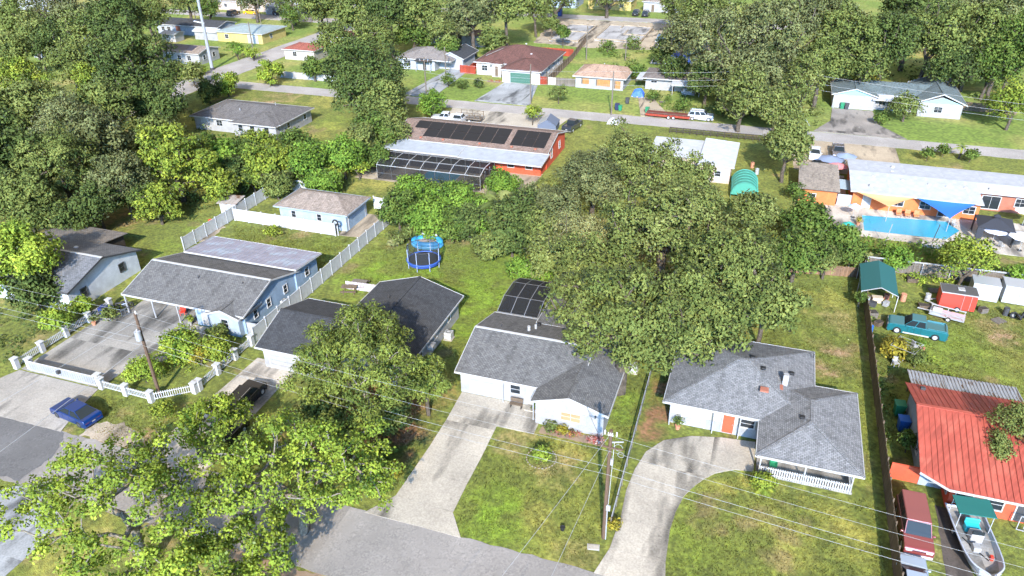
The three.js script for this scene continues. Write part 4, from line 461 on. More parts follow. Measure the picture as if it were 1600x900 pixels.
function limbGeo(o, L, r) { // joins the lobes into one branching frame, thick below, thin at the tips; crown centre at hc
  const nodes = [{ p: V(0, -0.15, 0), parent: -1 }, { p: V((r() - 0.5) * 0.1 * o.r, Math.max(o.hc - o.ry * 0.72, o.hc * 0.3), (r() - 0.5) * 0.1 * o.r), parent: 0 }];
  const mids = []; for (let i = 0; i < (o.mids ?? 8); i++) { const d = sph(r); mids.push(V(d[0] * o.r * 0.4, o.hc + d[1] * o.ry * 0.3, d[2] * o.r * 0.4)); }
  const todo = [...mids.map((p) => p), ...L.map((l) => l.p.clone().add(V(0, o.hc, 0)))].sort((a, b) => a.distanceTo(nodes[1].p) - b.distanceTo(nodes[1].p));
  for (const p of todo) { let best = 1, bd = 1e9; for (let i = 1; i < nodes.length; i++) { const d = nodes[i].p.distanceTo(p) + 0.25 * nodes[i].p.distanceTo(nodes[1].p) + (nodes[i].p.y > p.y + 0.5 ? 0.5 * o.r : 0); if (d < bd) { bd = d; best = i; } } nodes.push({ p, parent: best }); }
  const cnt = nodes.map(() => 1); for (let i = nodes.length - 1; i > 1; i--) cnt[nodes[i].parent] += cnt[i];
  const R0 = o.trunk ?? o.r * 0.055, rad = (i) => Math.max(R0 * 0.12, R0 * 0.95 * Math.pow(cnt[i] / cnt[1], 0.45)), gs = [];
  for (let i = 1; i < nodes.length; i++) {
    const a = nodes[nodes[i].parent].p, b = nodes[i].p, ra = i === 1 ? R0 * 1.35 : Math.min(rad(nodes[i].parent), rad(i) * 1.5), rb = i === 1 ? R0 : rad(i), L2 = a.distanceTo(b), m = a.clone().lerp(b, 0.5).add(V((r() - 0.5) * 0.22 * L2, (i === 1 ? 0 : 0.08) * L2, (r() - 0.5) * 0.22 * L2));
    if (i === 1) m.lerp(a.clone().lerp(b, 0.5), 0.6);
    gs.push(rod(a, m, ra, o.sides ?? 5, (ra + rb) / 2), rod(m, b, (ra + rb) / 2, o.sides ?? 5, rb));
  }
  return join(gs);
}
function makeTree(name, label, o, group) {
  const r = rng(o.seed), L = makeLobes(o, r), T = thing(name, label, o.cat ?? 'tree', [o.x, o.z], 0, group);
  part(T, 'trunk', limbGeo(o, L, r), o.bark ?? M.bark); const g = crownGeo(o, L, r); g.translate(0, o.hc, 0); part(T, 'crown', g, o.mat ?? LEAF); return T;
}
// leaf colours, linear
const PAL = {
  oak: [[0.078, 0.103, 0.025], [0.139, 0.172, 0.044], [0.217, 0.240, 0.062]], oakGrey: [[0.085, 0.100, 0.037], [0.144, 0.160, 0.059], [0.215, 0.223, 0.089]], oakDark: [[0.043, 0.066, 0.018], [0.083, 0.118, 0.030], [0.136, 0.169, 0.044]],
  lime: [[0.103, 0.151, 0.024], [0.205, 0.258, 0.037], [0.318, 0.351, 0.045]], green: [[0.053, 0.094, 0.019], [0.099, 0.148, 0.028], [0.158, 0.203, 0.042]], bright: [[0.084, 0.149, 0.026], [0.143, 0.236, 0.031], [0.213, 0.310, 0.048]], pale: [[0.189, 0.200, 0.075], [0.275, 0.276, 0.106], [0.362, 0.352, 0.144]], feather: [[0.089, 0.127, 0.029], [0.166, 0.205, 0.040], [0.253, 0.291, 0.058]], fore: [[0.119, 0.181, 0.029], [0.230, 0.304, 0.039], [0.368, 0.437, 0.055]], olive: [[0.096, 0.122, 0.031], [0.166, 0.195, 0.051], [0.236, 0.252, 0.079]], gold: [[0.163, 0.149, 0.023], [0.283, 0.238, 0.030], [0.392, 0.318, 0.044]],
};
const SP = {
  oak: { pal: PAL.oak, lobes: 64, lobeR: 0.21, leaf: 0.26, per: 10, quads: 26000, uneven: 0.25, gap: 0.52, low: -0.7 },
  oakGrey: { pal: PAL.oakGrey, lobes: 60, lobeR: 0.21, leaf: 0.25, per: 10, quads: 26000, uneven: 0.25, gap: 0.52, droop: 0.4, low: -0.75 },
  oakDark: { pal: PAL.oakDark, lobes: 46, lobeR: 0.25, leaf: 0.40, per: 8, quads: 15000, uneven: 0.3, gap: 0.52, low: -0.75 },
  lime: { low: -0.7, pal: PAL.lime, lobes: 44, lobeR: 0.2, leaf: 0.34, per: 9, quads: 11000, uneven: 0.35, gap: 0.6, mat: LEAF2, tuft: 1.2 },
  green: { low: -0.75, pal: PAL.green, lobes: 34, lobeR: 0.27, leaf: 0.32, per: 8, quads: 9000, uneven: 0.3, gap: 0.52 },
  bright: { low: -0.8, pal: PAL.bright, lobes: 34, lobeR: 0.27, leaf: 0.30, per: 8, quads: 9000, uneven: 0.3, gap: 0.52, mat: LEAF2, droop: 0.5 },
  shrub: { pal: PAL.green, lobes: 16, lobeR: 0.36, leaf: 0.2, per: 8, quads: 2400, uneven: 0.3, gap: 0.4, mids: 3, low: -0.2 },
};
// K gives x, z and radius in metres
function tree(name, label, sp, seed, x, z, r, hc, o = {}) { const s = SP[sp]; return makeTree(name, label, { ...s, seed, x, z, r, hc, ry: r * (o.flat ?? 0.75), ...o }, o.group); }
// --- the oaks in the middle
tree('live_oak', 'large live oak spreading over the white bungalow roof', 'oak', 101, -9.18, -56.79, 6.93, 8.0, { flat: 0.72, quads: 38000, lobes: 85, lobeR: 0.19, trunk: 0.55 });
tree('live_oak', 'broad live oak behind the grey hip-roofed house', 'oak', 102, -1.56, -66.70, 7.27, 8.6, { flat: 0.7, quads: 38000, lobes: 80, lobeR: 0.19, trunk: 0.55 });
tree('live_oak', 'tall live oak with dead twigs in the centre of the block', 'oak', 103, -8.39, -74.41, 7.08, 10.0, { flat: 0.75, quads: 32000, lobes: 75, lobeR: 0.2, pal: PAL.olive, trunk: 0.5 });
tree('live_oak', 'grey-green live oak beside the solar-roofed house', 'oakGrey', 104, -20.18, -92.60, 5.61, 6.4, { flat: 0.75 });
tree('live_oak', 'olive live oak beside the peach cottage', 'oakGrey', 105, -15.74, -98.21, 6.64, 7.4, { flat: 0.8, pal: PAL.olive });
tree('pale_tree', 'pale grey-green feathery tree in front of the oaks', 'oakGrey', 106, -17.67, -75.07, 3.75, 6.6, { flat: 0.85, pal: PAL.pale, quads: 15000, leaf: 0.2, droop: 0.8, slim: 0.2 });
tree('live_oak', 'dusty olive oak over the shed behind the pale feathery tree', 'oakGrey', 107, -22.90, -84.18, 3.86, 5.0, { flat: 0.9, quads: 15000 });
tree('understory_tree', 'low green tree between the central oaks and the wooden fence', 'green', 108, 5.77, -83.74, 3.69, 3.8, { flat: 0.8 });
tree('understory_tree', 'glossy green tree in front of the orange shed', 'green', 109, 7.14, -92.88, 3.82, 4.0, { flat: 0.8 });
tree('understory_tree', 'green tree beside the green canvas tunnel', 'green', 110, 0.56, -92.70, 3.40, 4.5, { flat: 0.8, pal: PAL.olive });
tree('understory_tree', 'leafy tree at the pool deck corner', 'green', 111, 11.03, -91.01, 2.34, 2.8, { flat: 0.9 });
tree('understory_tree', 'dark green tree left of the pale feathery tree', 'green', 112, -27.76, -83.49, 4.07, 4.2, { flat: 0.9, pal: PAL.oakDark });
tree('roadside_oak', 'loose oak with pale forked trunks at the parking apron', 'oakGrey', 113, 3.78, -115.50, 4.38, 6.4, { flat: 1.05, quads: 14000, pal: PAL.olive, leaf: 0.34, low: -0.5 });
// --- feathery tree by the dark roofs
tree('feathery_tree', 'feathery yellow-green tree in front of the charcoal roofs', 'oak', 120, -29.76, -45.73, 7.03, 6.6, { flat: 0.66, pal: PAL.feather, quads: 40000, lobes: 90, lobeR: 0.15, leaf: 0.24, slim: 0.2, droop: 0.7, gap: 0.72, squash: 0.45, low: -0.25, inner: 0.05, uneven: 0.4, mat: LEAF2, trunk: 0.3, bark: M.barkPale });
tree('feathery_tree', 'smaller feathery tree beside the garage drive', 'oak', 121, -24.80, -48.15, 2.59, 4.2, { flat: 0.9, pal: PAL.feather, quads: 12000, lobes: 34, lobeR: 0.22, leaf: 0.24, slim: 0.22, droop: 0.9, mat: LEAF2, trunk: 0.16 });
tree('shade_tree', 'dark green tree under the feathery tree', 'green', 122, -31.69, -42.32, 2.82, 3.4, { flat: 0.8, pal: PAL.oak, quads: 11000, leaf: 0.24 });
tree('shade_tree', 'dark undergrowth tree beside the black car', 'green', 123, -26.72, -44.78, 2.31, 2.4, { flat: 0.8, pal: PAL.oak, quads: 9000, leaf: 0.24 });
// --- open-branched trees along the near street
const fore = { pal: PAL.fore, per: 15, tuft: 2.0, leaf: 0.178, slim: 0.36, mat: LEAF2, bark: M.barkPale, inner: 0.15, uneven: 0.3, squash: 0.55, mids: 22, sides: 6, low: -0.5 };
tree('street_tree', 'open-branched street tree with pale limbs, the wider of the two', 'oak', 131, -36.93, -26.13, 8.37, 6.4, { ...fore, flat: 0.45, lobes: 105, lobeR: 0.085, gap: 0.95, quads: 29000, trunk: 0.32 });
tree('street_tree', 'open-branched street tree with pale limbs beside the garage drive', 'oak', 132, -28.14, -32.75, 6.92, 6.0, { ...fore, flat: 0.55, lobes: 92, lobeR: 0.10, gap: 0.98, quads: 28000, trunk: 0.32 });
tree('street_tree', 'open-branched tree crowding the bottom edge of the view', 'oak', 133, -28.51, -24.11, 5.61, 5.0, { ...fore, flat: 0.45, lobes: 62, lobeR: 0.10, gap: 0.9, quads: 18000, trunk: 0.26 });
tree('street_tree', 'leafy lower tree over the road beside the blue saloon', 'oak', 134, -39.36, -37.75, 3.26, 4.0, { ...fore, flat: 0.7, lobes: 44, lobeR: 0.16, gap: 0.8, quads: 9000, trunk: 0.16 });
// --- left woods
tree('wood_oak', 'mossy oak in the left woods above the brown lean-to', 'oakGrey', 141, -90.22, -72.80, 6.82, 8.0, { flat: 0.85, pal: PAL.oak, droop: 0.7 });
tree('wood_oak', 'dark oak at the left edge of the picture beside the mossy oak', 'oakDark', 142, -95.70, -69.72, 5.70, 8.5, { flat: 0.9 });
tree('wood_oak', 'grey-green oak between the mossy oak and the yellow-leaved tree', 'oakGrey', 143, -81.86, -74.44, 4.36, 6.5, { flat: 0.9, quads: 16000 });
tree('wood_oak', 'grey-green broad oak in the middle of the left woods', 'oakGrey', 144, -101.15, -85.48, 6.89, 9.0, { flat: 0.75, quads: 20000 });
tree('wood_oak', 'tall dark oak rising beside the curved road', 'oakDark', 145, -105.81, -104.39, 8.02, 12.0, { flat: 1.1, quads: 26000, lobes: 70, lobeR: 0.2, leaf: 0.36 });
tree('wood_oak', 'tall dark oak top reaching the picture edge', 'oakDark', 146, -136.86, -134.92, 8.66, 13.0, { flat: 0.9, quads: 18000 });
tree('wood_oak', 'dark oak below the tall roadside oak', 'oakDark', 147, -99.70, -101.92, 4.63, 7.0, { flat: 0.9 });
tree('lime_tree', 'bright yellow-green tree between the left woods and the white fence', 'lime', 151, -79.47, -81.94, 6.98, 6.4, { flat: 0.85, quads: 17000, lobes: 60, lobeR: 0.18 });
tree('lime_tree', 'yellow-green tree at the far left edge', 'lime', 152, -133.72, -105.58, 5.79, 8.0, { flat: 1 });
tree('lime_tree', 'small yellow-green tree in the gap of the left woods', 'lime', 153, -121.27, -109.24, 3.37, 8.0, { flat: 1.1, quads: 6000 });
tree('lime_tree', 'yellow-green tree behind the small blue cottage', 'lime', 154, -68.26, -89.08, 4.37, 4.6, { flat: 0.85 });
tree('yard_tree', 'leafy tree overhanging the pale grey gabled house', 'green', 155, -76.79, -53.11, 5.01, 5.6, { flat: 0.9, pal: PAL.fore, quads: 18000, lobes: 50, lobeR: 0.2, leaf: 0.28 });
tree('yard_tree', 'low leafy tree beside the brown lean-to', 'green', 156, -73.60, -51.32, 2.97, 2.6, { flat: 0.8, pal: PAL.oakDark });
// --- green belt behind the blue cottage
tree('belt_tree', 'green tree leftmost in the belt behind the blue cottage', 'green', 161, -75.08, -92.14, 3.76, 4.0, { flat: 0.9 });
tree('belt_tree', 'bright tree above the cottage roof', 'bright', 162, -64.29, -92.27, 4.43, 4.4, { flat: 0.85 });
tree('belt_tree', 'green tree in the belt next to the open yard', 'green', 163, -60.92, -96.81, 3.95, 4.2, { flat: 0.85, pal: PAL.bright });
tree('belt_tree', 'round dark-green bush tree beside the patio roof', 'green', 164, -56.98, -100.56, 2.22, 2.8, { flat: 0.95, quads: 5000 });
tree('belt_tree', 'olive tree between the big dark oak and the belt', 'green', 165, -59.04, -109.35, 3.64, 4.0, { flat: 1, pal: PAL.olive });
tree('belt_tree', 'lime tree behind the white fence corner', 'lime', 166, -72.11, -81.84, 3.10, 3.4, { flat: 0.9, quads: 6000 });
tree('big_oak', 'big dark oak beside the open yard and dark hip roof', 'oak', 171, -68.93, -120.51, 8.49, 9.6, { flat: 1.0, quads: 26000, pal: PAL.oakDark, leaf: 0.36 });
tree('big_oak', 'lower dark oak behind the open yard', 'oakDark', 172, -63.58, -116.30, 5.60, 6.0, { flat: 0.9, pal: PAL.oak });
tree('big_oak', 'small green oak at the yard edge beside the solar roof', 'green', 173, -61.00, -107.48, 4.24, 4.4, { flat: 0.9 });
tree('round_tree', 'dense bright-green round tree beside the white trucks', 'bright', 174, -60.68, -129.34, 3.04, 3.2, { flat: 0.95, quads: 6000 });
// --- vines and thicket in the middle
tree('vine_thicket', 'bright green vine mound at the left of the solar house pool', 'bright', 181, -44.14, -87.08, 3.17, 3.8, { flat: 0.9, quads: 11000 });
tree('vine_thicket', 'bright green vine mound in front of the pool cage', 'bright', 182, -37.80, -87.28, 3.65, 3.2, { flat: 0.8, quads: 11000 });
tree('vine_thicket', 'bright green vine mound beside the orange wall', 'bright', 183, -33.87, -94.21, 2.90, 3.4, { flat: 0.85 });
tree('vine_thicket', 'green bamboo-like thicket behind the trampoline', 'green', 184, -39.56, -81.39, 3.51, 2.6, { flat: 0.8, pal: PAL.bright });
tree('thicket_tree', 'dark bushy tree behind the green lawn', 'green', 185, -27.54, -79.77, 3.18, 2.8, { flat: 0.9, pal: PAL.oakDark });
tree('thicket_tree', 'dark bushy tree beside the coconut palm', 'green', 186, -34.20, -82.61, 2.82, 2.8, { flat: 0.9, pal: PAL.oakDark });
// --- top right woods
tree('woodland_tree', 'mossy grey oak leftmost in the right woods', 'oakGrey', 200, -9.20, -154.97, 10.39, 11, { pal: PAL.oakGrey, flat: 0.95, quads: 16000, leaf: 0.42, group: 'trees of the right woods' });
tree('woodland_tree', 'mossy oak with bare pale limbs in the right woods', 'oakGrey', 201, -0.20, -159.53, 10.41, 13, { pal: PAL.oakGrey, flat: 0.95, quads: 16000, leaf: 0.42, group: 'trees of the right woods' });
tree('woodland_tree', 'oak behind the blue-grey roof at the picture top', 'oakGrey', 202, -15.15, -181.90, 8.03, 12, { pal: PAL.oak, flat: 0.95, quads: 16000, leaf: 0.42, group: 'trees of the right woods' });
tree('woodland_tree', 'olive tree between the cluttered house and the road', 'oak', 203, -4.44, -138.36, 5.87, 6.5, { pal: PAL.olive, flat: 0.95, quads: 16000, leaf: 0.34, group: 'trees of the right woods' });
tree('woodland_tree', 'olive oak leaning over the tan drive', 'oak', 204, 5.42, -146.54, 5.09, 8, { pal: PAL.olive, flat: 0.95, quads: 7000, leaf: 0.34, group: 'trees of the right woods' });
tree('woodland_tree', 'oak behind the teal-trimmed house garage', 'oakDark', 205, 12.45, -168.25, 7.64, 12, { pal: PAL.oak, flat: 0.95, quads: 16000, leaf: 0.42, group: 'trees of the right woods' });
tree('woodland_tree', 'dark oak behind the middle of the teal-trimmed house', 'oakDark', 206, 20.57, -167.43, 6.99, 12, { pal: PAL.oakDark, flat: 0.95, quads: 16000, leaf: 0.42, group: 'trees of the right woods' });
tree('woodland_tree', 'oak behind the right wing of the teal-trimmed house', 'oakDark', 207, 28.56, -172.79, 7.09, 12, { pal: PAL.oak, flat: 0.95, quads: 16000, leaf: 0.42, group: 'trees of the right woods' });
tree('woodland_tree', 'oak with a bare leaning limb in the right woods', 'oakDark', 208, 37.39, -178.48, 7.19, 12, { pal: PAL.oak, flat: 0.95, quads: 16000, leaf: 0.42, group: 'trees of the right woods' });
tree('woodland_tree', 'fresh green tree at the right edge of the woods', 'oakDark', 209, 44.16, -173.11, 6.92, 11, { pal: PAL.green, flat: 0.95, quads: 16000, leaf: 0.42, group: 'trees of the right woods' });
tree('woodland_tree', 'oak top at the picture edge above the tan drive', 'oakDark', 210, 8.71, -180.60, 8.16, 14, { pal: PAL.oakGrey, flat: 0.95, quads: 16000, leaf: 0.42, group: 'trees of the right woods' });
tree('woodland_tree', 'dark oak top at the picture edge above the teal gables', 'oakDark', 211, 27.42, -193.67, 8.43, 14, { pal: PAL.oakDark, flat: 0.95, quads: 16000, leaf: 0.42, group: 'trees of the right woods' });
tree('woodland_tree', 'grey oak top near the upper right corner', 'oakDark', 212, 43.91, -202.32, 8.55, 14, { pal: PAL.oakGrey, flat: 0.95, quads: 16000, leaf: 0.42, group: 'trees of the right woods' });
tree('woodland_tree', 'yellow-green tree beside the shaded lawn', 'green', 213, 41.20, -153.30, 4.52, 5, { pal: PAL.lime, flat: 0.95, quads: 7000, leaf: 0.34, group: 'trees of the right woods' });
tree('woodland_tree', 'green tree at the side of the teal-trimmed house', 'green', 214, 40.24, -172.43, 5.04, 6, { pal: PAL.green, flat: 0.95, quads: 7000, leaf: 0.34, group: 'trees of the right woods' });
tree('woodland_tree', 'golden-leaved tree by the tan drive', 'green', 215, 17.38, -167.29, 3.34, 5, { pal: PAL.gold, flat: 0.95, quads: 7000, leaf: 0.34, group: 'trees of the right woods' });
tree('backdrop_tree', 'oak behind the small roadside cottages', 'oakDark', 260, -120.51, -189.94, 7.02, 9, { pal: PAL.oak, flat: 0.9, quads: 9000, lobes: 36, leaf: 0.5 });
tree('backdrop_tree', 'oak at the picture top beside the side road', 'oakDark', 261, -100.11, -173.19, 7.28, 11, { pal: PAL.oak, flat: 0.9, quads: 9000, lobes: 36, leaf: 0.5 });
tree('backdrop_tree', 'dark oak above the derelict shed roof', 'oakDark', 262, -89.63, -171.57, 6.49, 11, { pal: PAL.oakDark, flat: 0.9, quads: 9000, lobes: 36, leaf: 0.5 });
tree('backdrop_tree', 'oak with a leaning bare trunk behind the derelict shed', 'oakDark', 263, -83.93, -177.58, 6.61, 11, { pal: PAL.oak, flat: 0.9, quads: 9000, lobes: 36, leaf: 0.5 });
tree('backdrop_tree', 'mossy oak with a stout trunk beside the red fence', 'oakGrey', 264, -71.12, -179.47, 7.76, 12, { pal: PAL.oakGrey, flat: 0.9, quads: 9000, lobes: 36, leaf: 0.5 });
tree('backdrop_tree', 'oak over the sandy lot beyond the red fence', 'oakDark', 265, -65.09, -185.77, 6.96, 12, { pal: PAL.oak, flat: 0.9, quads: 9000, lobes: 36, leaf: 0.5 });
tree('backdrop_tree', 'olive oak behind the derelict shed', 'oakDark', 266, -76.32, -171.42, 4.58, 8, { pal: PAL.olive, flat: 0.9, quads: 4500, lobes: 24, leaf: 0.36 });
tree('backdrop_tree', 'brownish oak at the top of the left woods', 'oakDark', 267, -168.15, -152.87, 7.42, 9, { pal: PAL.oakGrey, flat: 0.9, quads: 9000, lobes: 36, leaf: 0.5 });
tree('backdrop_tree', 'dark bushy tree in front of the tarpaulin roof', 'oakDark', 268, -162.56, -134.98, 4.47, 6, { pal: PAL.oakDark, flat: 0.9, quads: 4500, lobes: 24, leaf: 0.36 });
tree('backdrop_tree', 'tree at the top left corner', 'oakDark', 269, -194.86, -156.89, 6.86, 7, { pal: PAL.oak, flat: 0.9, quads: 9000, lobes: 36, leaf: 0.5 });
tree('backdrop_tree', 'small tree beside the peach house', 'green', 270, -158.88, -190.83, 4.85, 6, { pal: PAL.green, flat: 0.9, quads: 4500, lobes: 24, leaf: 0.36 });
tree('backdrop_tree', 'round lawn tree beside the side road', 'green', 271, -134.31, -195.71, 4.07, 4, { pal: PAL.green, flat: 0.9, quads: 4500, lobes: 24, leaf: 0.36 });
tree('backdrop_tree', 'oak at the left edge under the yellow-green tree', 'oakDark', 272, -120.15, -90.30, 5.34, 8, { pal: PAL.oak, flat: 0.9, quads: 9000, lobes: 36, leaf: 0.5 });
tree('backdrop_tree', 'shrubby tree at the bend of the side road', 'green', 273, -120.38, -135.26, 2.80, 3, { pal: PAL.olive, flat: 0.9, quads: 4500, lobes: 24, leaf: 0.36 });
tree('backdrop_tree', 'young roadside tree with a pale trunk by the dark hip roof', 'lime', 274, -104.49, -140.81, 3.64, 3.2, { pal: PAL.fore, flat: 0.9, quads: 4500, lobes: 24, leaf: 0.36 });
tree('backdrop_tree', 'bushy tree beside the dark hip roof', 'green', 275, -108.16, -131.07, 3.50, 2.6, { pal: PAL.fore, flat: 0.9, quads: 4500, lobes: 24, leaf: 0.36 });
tree('backdrop_tree', 'dark bush beside the dark hip roof', 'green', 276, -108.92, -125.72, 2.88, 2.2, { pal: PAL.oakDark, flat: 0.9, quads: 4500, lobes: 24, leaf: 0.36 });
tree('backdrop_tree', 'leafy tree behind the white wall at the side road', 'green', 277, -97.13, -147.12, 2.85, 3.2, { pal: PAL.green, flat: 0.9, quads: 4500, lobes: 24, leaf: 0.36 });
tree('backdrop_tree', 'dark tree beside the cluttered house', 'green', 278, -19.45, -162.02, 3.47, 5, { pal: PAL.oakDark, flat: 0.9, quads: 4500, lobes: 24, leaf: 0.36 });
tree('backdrop_tree', 'narrow tree between the boarded house and cluttered house', 'green', 279, -28.24, -166.80, 1.96, 2.6, { pal: PAL.green, flat: 0.9, quads: 4500, lobes: 24, leaf: 0.36 });
tree('backdrop_tree', 'dark bushes tree behind the cluttered house', 'green', 280, -25.45, -184.03, 3.62, 3.5, { pal: PAL.oakDark, flat: 0.9, quads: 4500, lobes: 24, leaf: 0.36 });
tree('backdrop_tree', 'conical young tree beside the red fence end', 'green', 281, -52.75, -195.16, 1.98, 4, { pal: PAL.green, flat: 0.9, quads: 4500, lobes: 24, leaf: 0.36 });
tree('backdrop_tree', 'small tree on the edge of the sandy lot', 'green', 282, -58.42, -204.07, 2.42, 4, { pal: PAL.oak, flat: 0.9, quads: 4500, lobes: 24, leaf: 0.36 });
tree('wood_oak', 'oak at the left edge above the leafy yard tree', 'oak', 600, -89.48, -65.21, 4.97, 6, { pal: PAL.oak, flat: 0.85, quads: 22000, leaf: 0.3 });
tree('wood_oak', 'dark oak beside the brown lean-to roof', 'oakDark', 601, -82.58, -69.91, 3.91, 4.5, { pal: PAL.oakDark, flat: 0.85, quads: 8000, leaf: 0.3 });
tree('wood_oak', 'grey oak in the thick of the left woods', 'oakGrey', 602, -92.67, -81.72, 5.26, 8.5, { pal: PAL.oakGrey, flat: 0.85, quads: 12000, leaf: 0.42 });
tree('wood_oak', 'olive oak between the yellow-green tree and the dark oak', 'oakDark', 603, -116.49, -93.33, 6.05, 8, { pal: PAL.olive, flat: 0.85, quads: 12000, leaf: 0.42 });
tree('wood_oak', 'green oak beside the bright yellow-green tree', 'green', 604, -90.40, -90.16, 4.42, 6, { pal: PAL.oak, flat: 0.85, quads: 8000, leaf: 0.42 });
tree('wood_oak', 'green tree in front of the dark hip roof', 'green', 605, -82.89, -92.42, 3.44, 3.6, { pal: PAL.green, flat: 0.85, quads: 8000, leaf: 0.42 });
tree('wood_oak', 'oak in front of the charcoal cottage', 'oakDark', 607, -141.11, -123.72, 5.96, 7, { pal: PAL.oak, flat: 0.85, quads: 8000, leaf: 0.42 });
tree('wood_oak', 'fresh green tree beside the bright yellow-green tree', 'green', 608, -77.56, -89.36, 3.70, 4.5, { pal: PAL.bright, flat: 0.85, quads: 8000, leaf: 0.42 });
tree('wood_oak', 'dark low tree under the bright yellow-green tree', 'oakDark', 609, -80.65, -75.21, 3.19, 4, { pal: PAL.oakDark, flat: 0.85, quads: 8000, leaf: 0.3 });
tree('wood_oak', 'oak filling the woods below the tall dark oak', 'oakDark', 610, -102.98, -93.81, 5.23, 9, { pal: PAL.oak, flat: 0.85, quads: 12000, leaf: 0.42 });
tree('wood_oak', 'dark oak at the left picture edge, upper', 'oakDark', 611, -110.49, -80.94, 4.92, 7, { pal: PAL.oakDark, flat: 0.85, quads: 12000, leaf: 0.42 });
tree('live_oak', 'live oak overhanging the left of the grey hip roof', 'oak', 612, -3.69, -61.53, 5.48, 6.2, { pal: PAL.oak, flat: 0.85, quads: 22000, leaf: 0.3 });
tree('live_oak', 'live oak crown beside the dark screen enclosure', 'oak', 613, -13.78, -67.03, 5.80, 6.0, { pal: PAL.oak, flat: 0.85, quads: 22000, leaf: 0.3 });
tree('live_oak', 'live oak crown nearest the right lawn', 'oak', 614, 2.67, -68.27, 3.90, 5.6, { pal: PAL.oak, flat: 0.85, quads: 22000, leaf: 0.3 });
tree('live_oak', 'dusty oak crown below the peach cottage yard', 'oakGrey', 615, -8.68, -94.87, 4.70, 6, { pal: PAL.olive, flat: 0.85, quads: 22000, leaf: 0.3 });
tree('live_oak', 'low olive oak behind the screen enclosure', 'oakGrey', 616, -21.16, -74.80, 3.40, 4, { pal: PAL.olive, flat: 0.85, quads: 8000, leaf: 0.3 });
tree('woodland_tree', 'oak between the garage gable and the woods', 'oakDark', 617, 16.63, -164.97, 5.53, 8, { pal: PAL.oak, flat: 0.85, quads: 8000, leaf: 0.42 });
tree('woodland_tree', 'dark oak behind the teal-trimmed wing', 'oakDark', 618, 33.24, -168.77, 5.49, 7, { pal: PAL.oakDark, flat: 0.85, quads: 8000, leaf: 0.42 });
tree('woodland_tree', 'mossy oak between the road pole and the woods', 'oakGrey', 619, -2.50, -148.99, 7.15, 8, { pal: PAL.oakGrey, flat: 0.85, quads: 12000, leaf: 0.42 });
tree('woodland_tree', 'oak above the golden-leaved tree', 'oakDark', 620, 8.66, -158.21, 6.13, 9, { pal: PAL.oak, flat: 0.85, quads: 12000, leaf: 0.42 });
tree('woodland_tree', 'oak behind the blue tarpaulins', 'oakDark', 621, -20.11, -179.66, 6.66, 8, { pal: PAL.oakGrey, flat: 0.85, quads: 8000, leaf: 0.42 });
tree('woodland_tree', 'dark tree beside the cluttered house porch', 'green', 622, -11.99, -153.50, 5.04, 5, { pal: PAL.oakDark, flat: 0.85, quads: 8000, leaf: 0.42 });
tree('woodland_tree', 'green oak beside the shaded lawn of the teal-trimmed house', 'oakDark', 623, 41.31, -172.12, 5.49, 8, { pal: PAL.green, flat: 0.85, quads: 8000, leaf: 0.42 });
tree('woodland_tree', 'olive tree at the verge behind the leaning pole', 'oakGrey', 624, 1.70, -139.43, 4.29, 5, { pal: PAL.olive, flat: 0.85, quads: 8000, leaf: 0.42 });
tree('backdrop_tree', 'oak beside the faded red roof cottages', 'oakDark', 625, -96.11, -156.06, 5.59, 7, { pal: PAL.oak, flat: 0.85, quads: 8000, leaf: 0.42 });
tree('backdrop_tree', 'oak at the crown of the big dark oak', 'oakDark', 626, -88.42, -160.41, 6.21, 8, { pal: PAL.oak, flat: 0.85, quads: 8000, leaf: 0.42 });
tree('backdrop_tree', 'leafy tree beside the derelict shed', 'green', 627, -86.47, -176.40, 4.79, 5, { pal: PAL.green, flat: 0.85, quads: 8000, leaf: 0.42 });
tree('backdrop_tree', 'oak behind the white carport house', 'oakDark', 628, -138.27, -202.93, 7.57, 8, { pal: PAL.oak, flat: 0.85, quads: 8000, leaf: 0.42 });
tree('backdrop_tree', 'grey oak over the derelict shed end', 'oakDark', 629, -75.63, -179.77, 5.38, 8, { pal: PAL.oakGrey, flat: 0.85, quads: 8000, leaf: 0.42 });
tree('backdrop_tree', 'oak behind the long grey house', 'oakDark', 630, -164.70, -189.27, 7.43, 9, { pal: PAL.oak, flat: 0.85, quads: 8000, leaf: 0.42 });
tree('backdrop_tree', 'grey oak above the tarpaulin roof', 'oakDark', 631, -202.12, -174.39, 8.50, 8, { pal: PAL.oakGrey, flat: 0.85, quads: 8000, leaf: 0.42 });
tree('backdrop_tree', 'oak behind the tan far house', 'oakDark', 632, -50.74, -238.24, 8.87, 8, { pal: PAL.oak, flat: 0.85, quads: 8000, leaf: 0.42 });
tree('backdrop_tree', 'oak behind the pale blue far house', 'oakDark', 633, -62.22, -222.21, 8.46, 9, { pal: PAL.oak, flat: 0.85, quads: 8000, leaf: 0.42 });
tree('wood_oak', 'low oak at the wood edge behind the pale grey house', 'oakDark', 700, -87.45, -65.24, 3.66, 4, { pal: PAL.oak, flat: 0.88, quads: 9000, leaf: 0.3 });
tree('wood_oak', 'dark low tree at the wood edge above the lean-to roof', 'green', 701, -83.48, -67.01, 3.18, 3.5, { pal: PAL.oakDark, flat: 0.88, quads: 9000, leaf: 0.3 });
tree('lime_tree', 'low yellow-green tree at the wood edge beside the dark lawn', 'lime', 702, -76.84, -74.37, 3.84, 3.4, { pal: PAL.lime, flat: 0.88, quads: 9000, leaf: 0.3 });
tree('belt_tree', 'green tree in the belt below the dark hip roof', 'green', 703, -70.21, -98.26, 4.08, 4, { pal: PAL.green, flat: 0.88, quads: 9000, leaf: 0.3 });
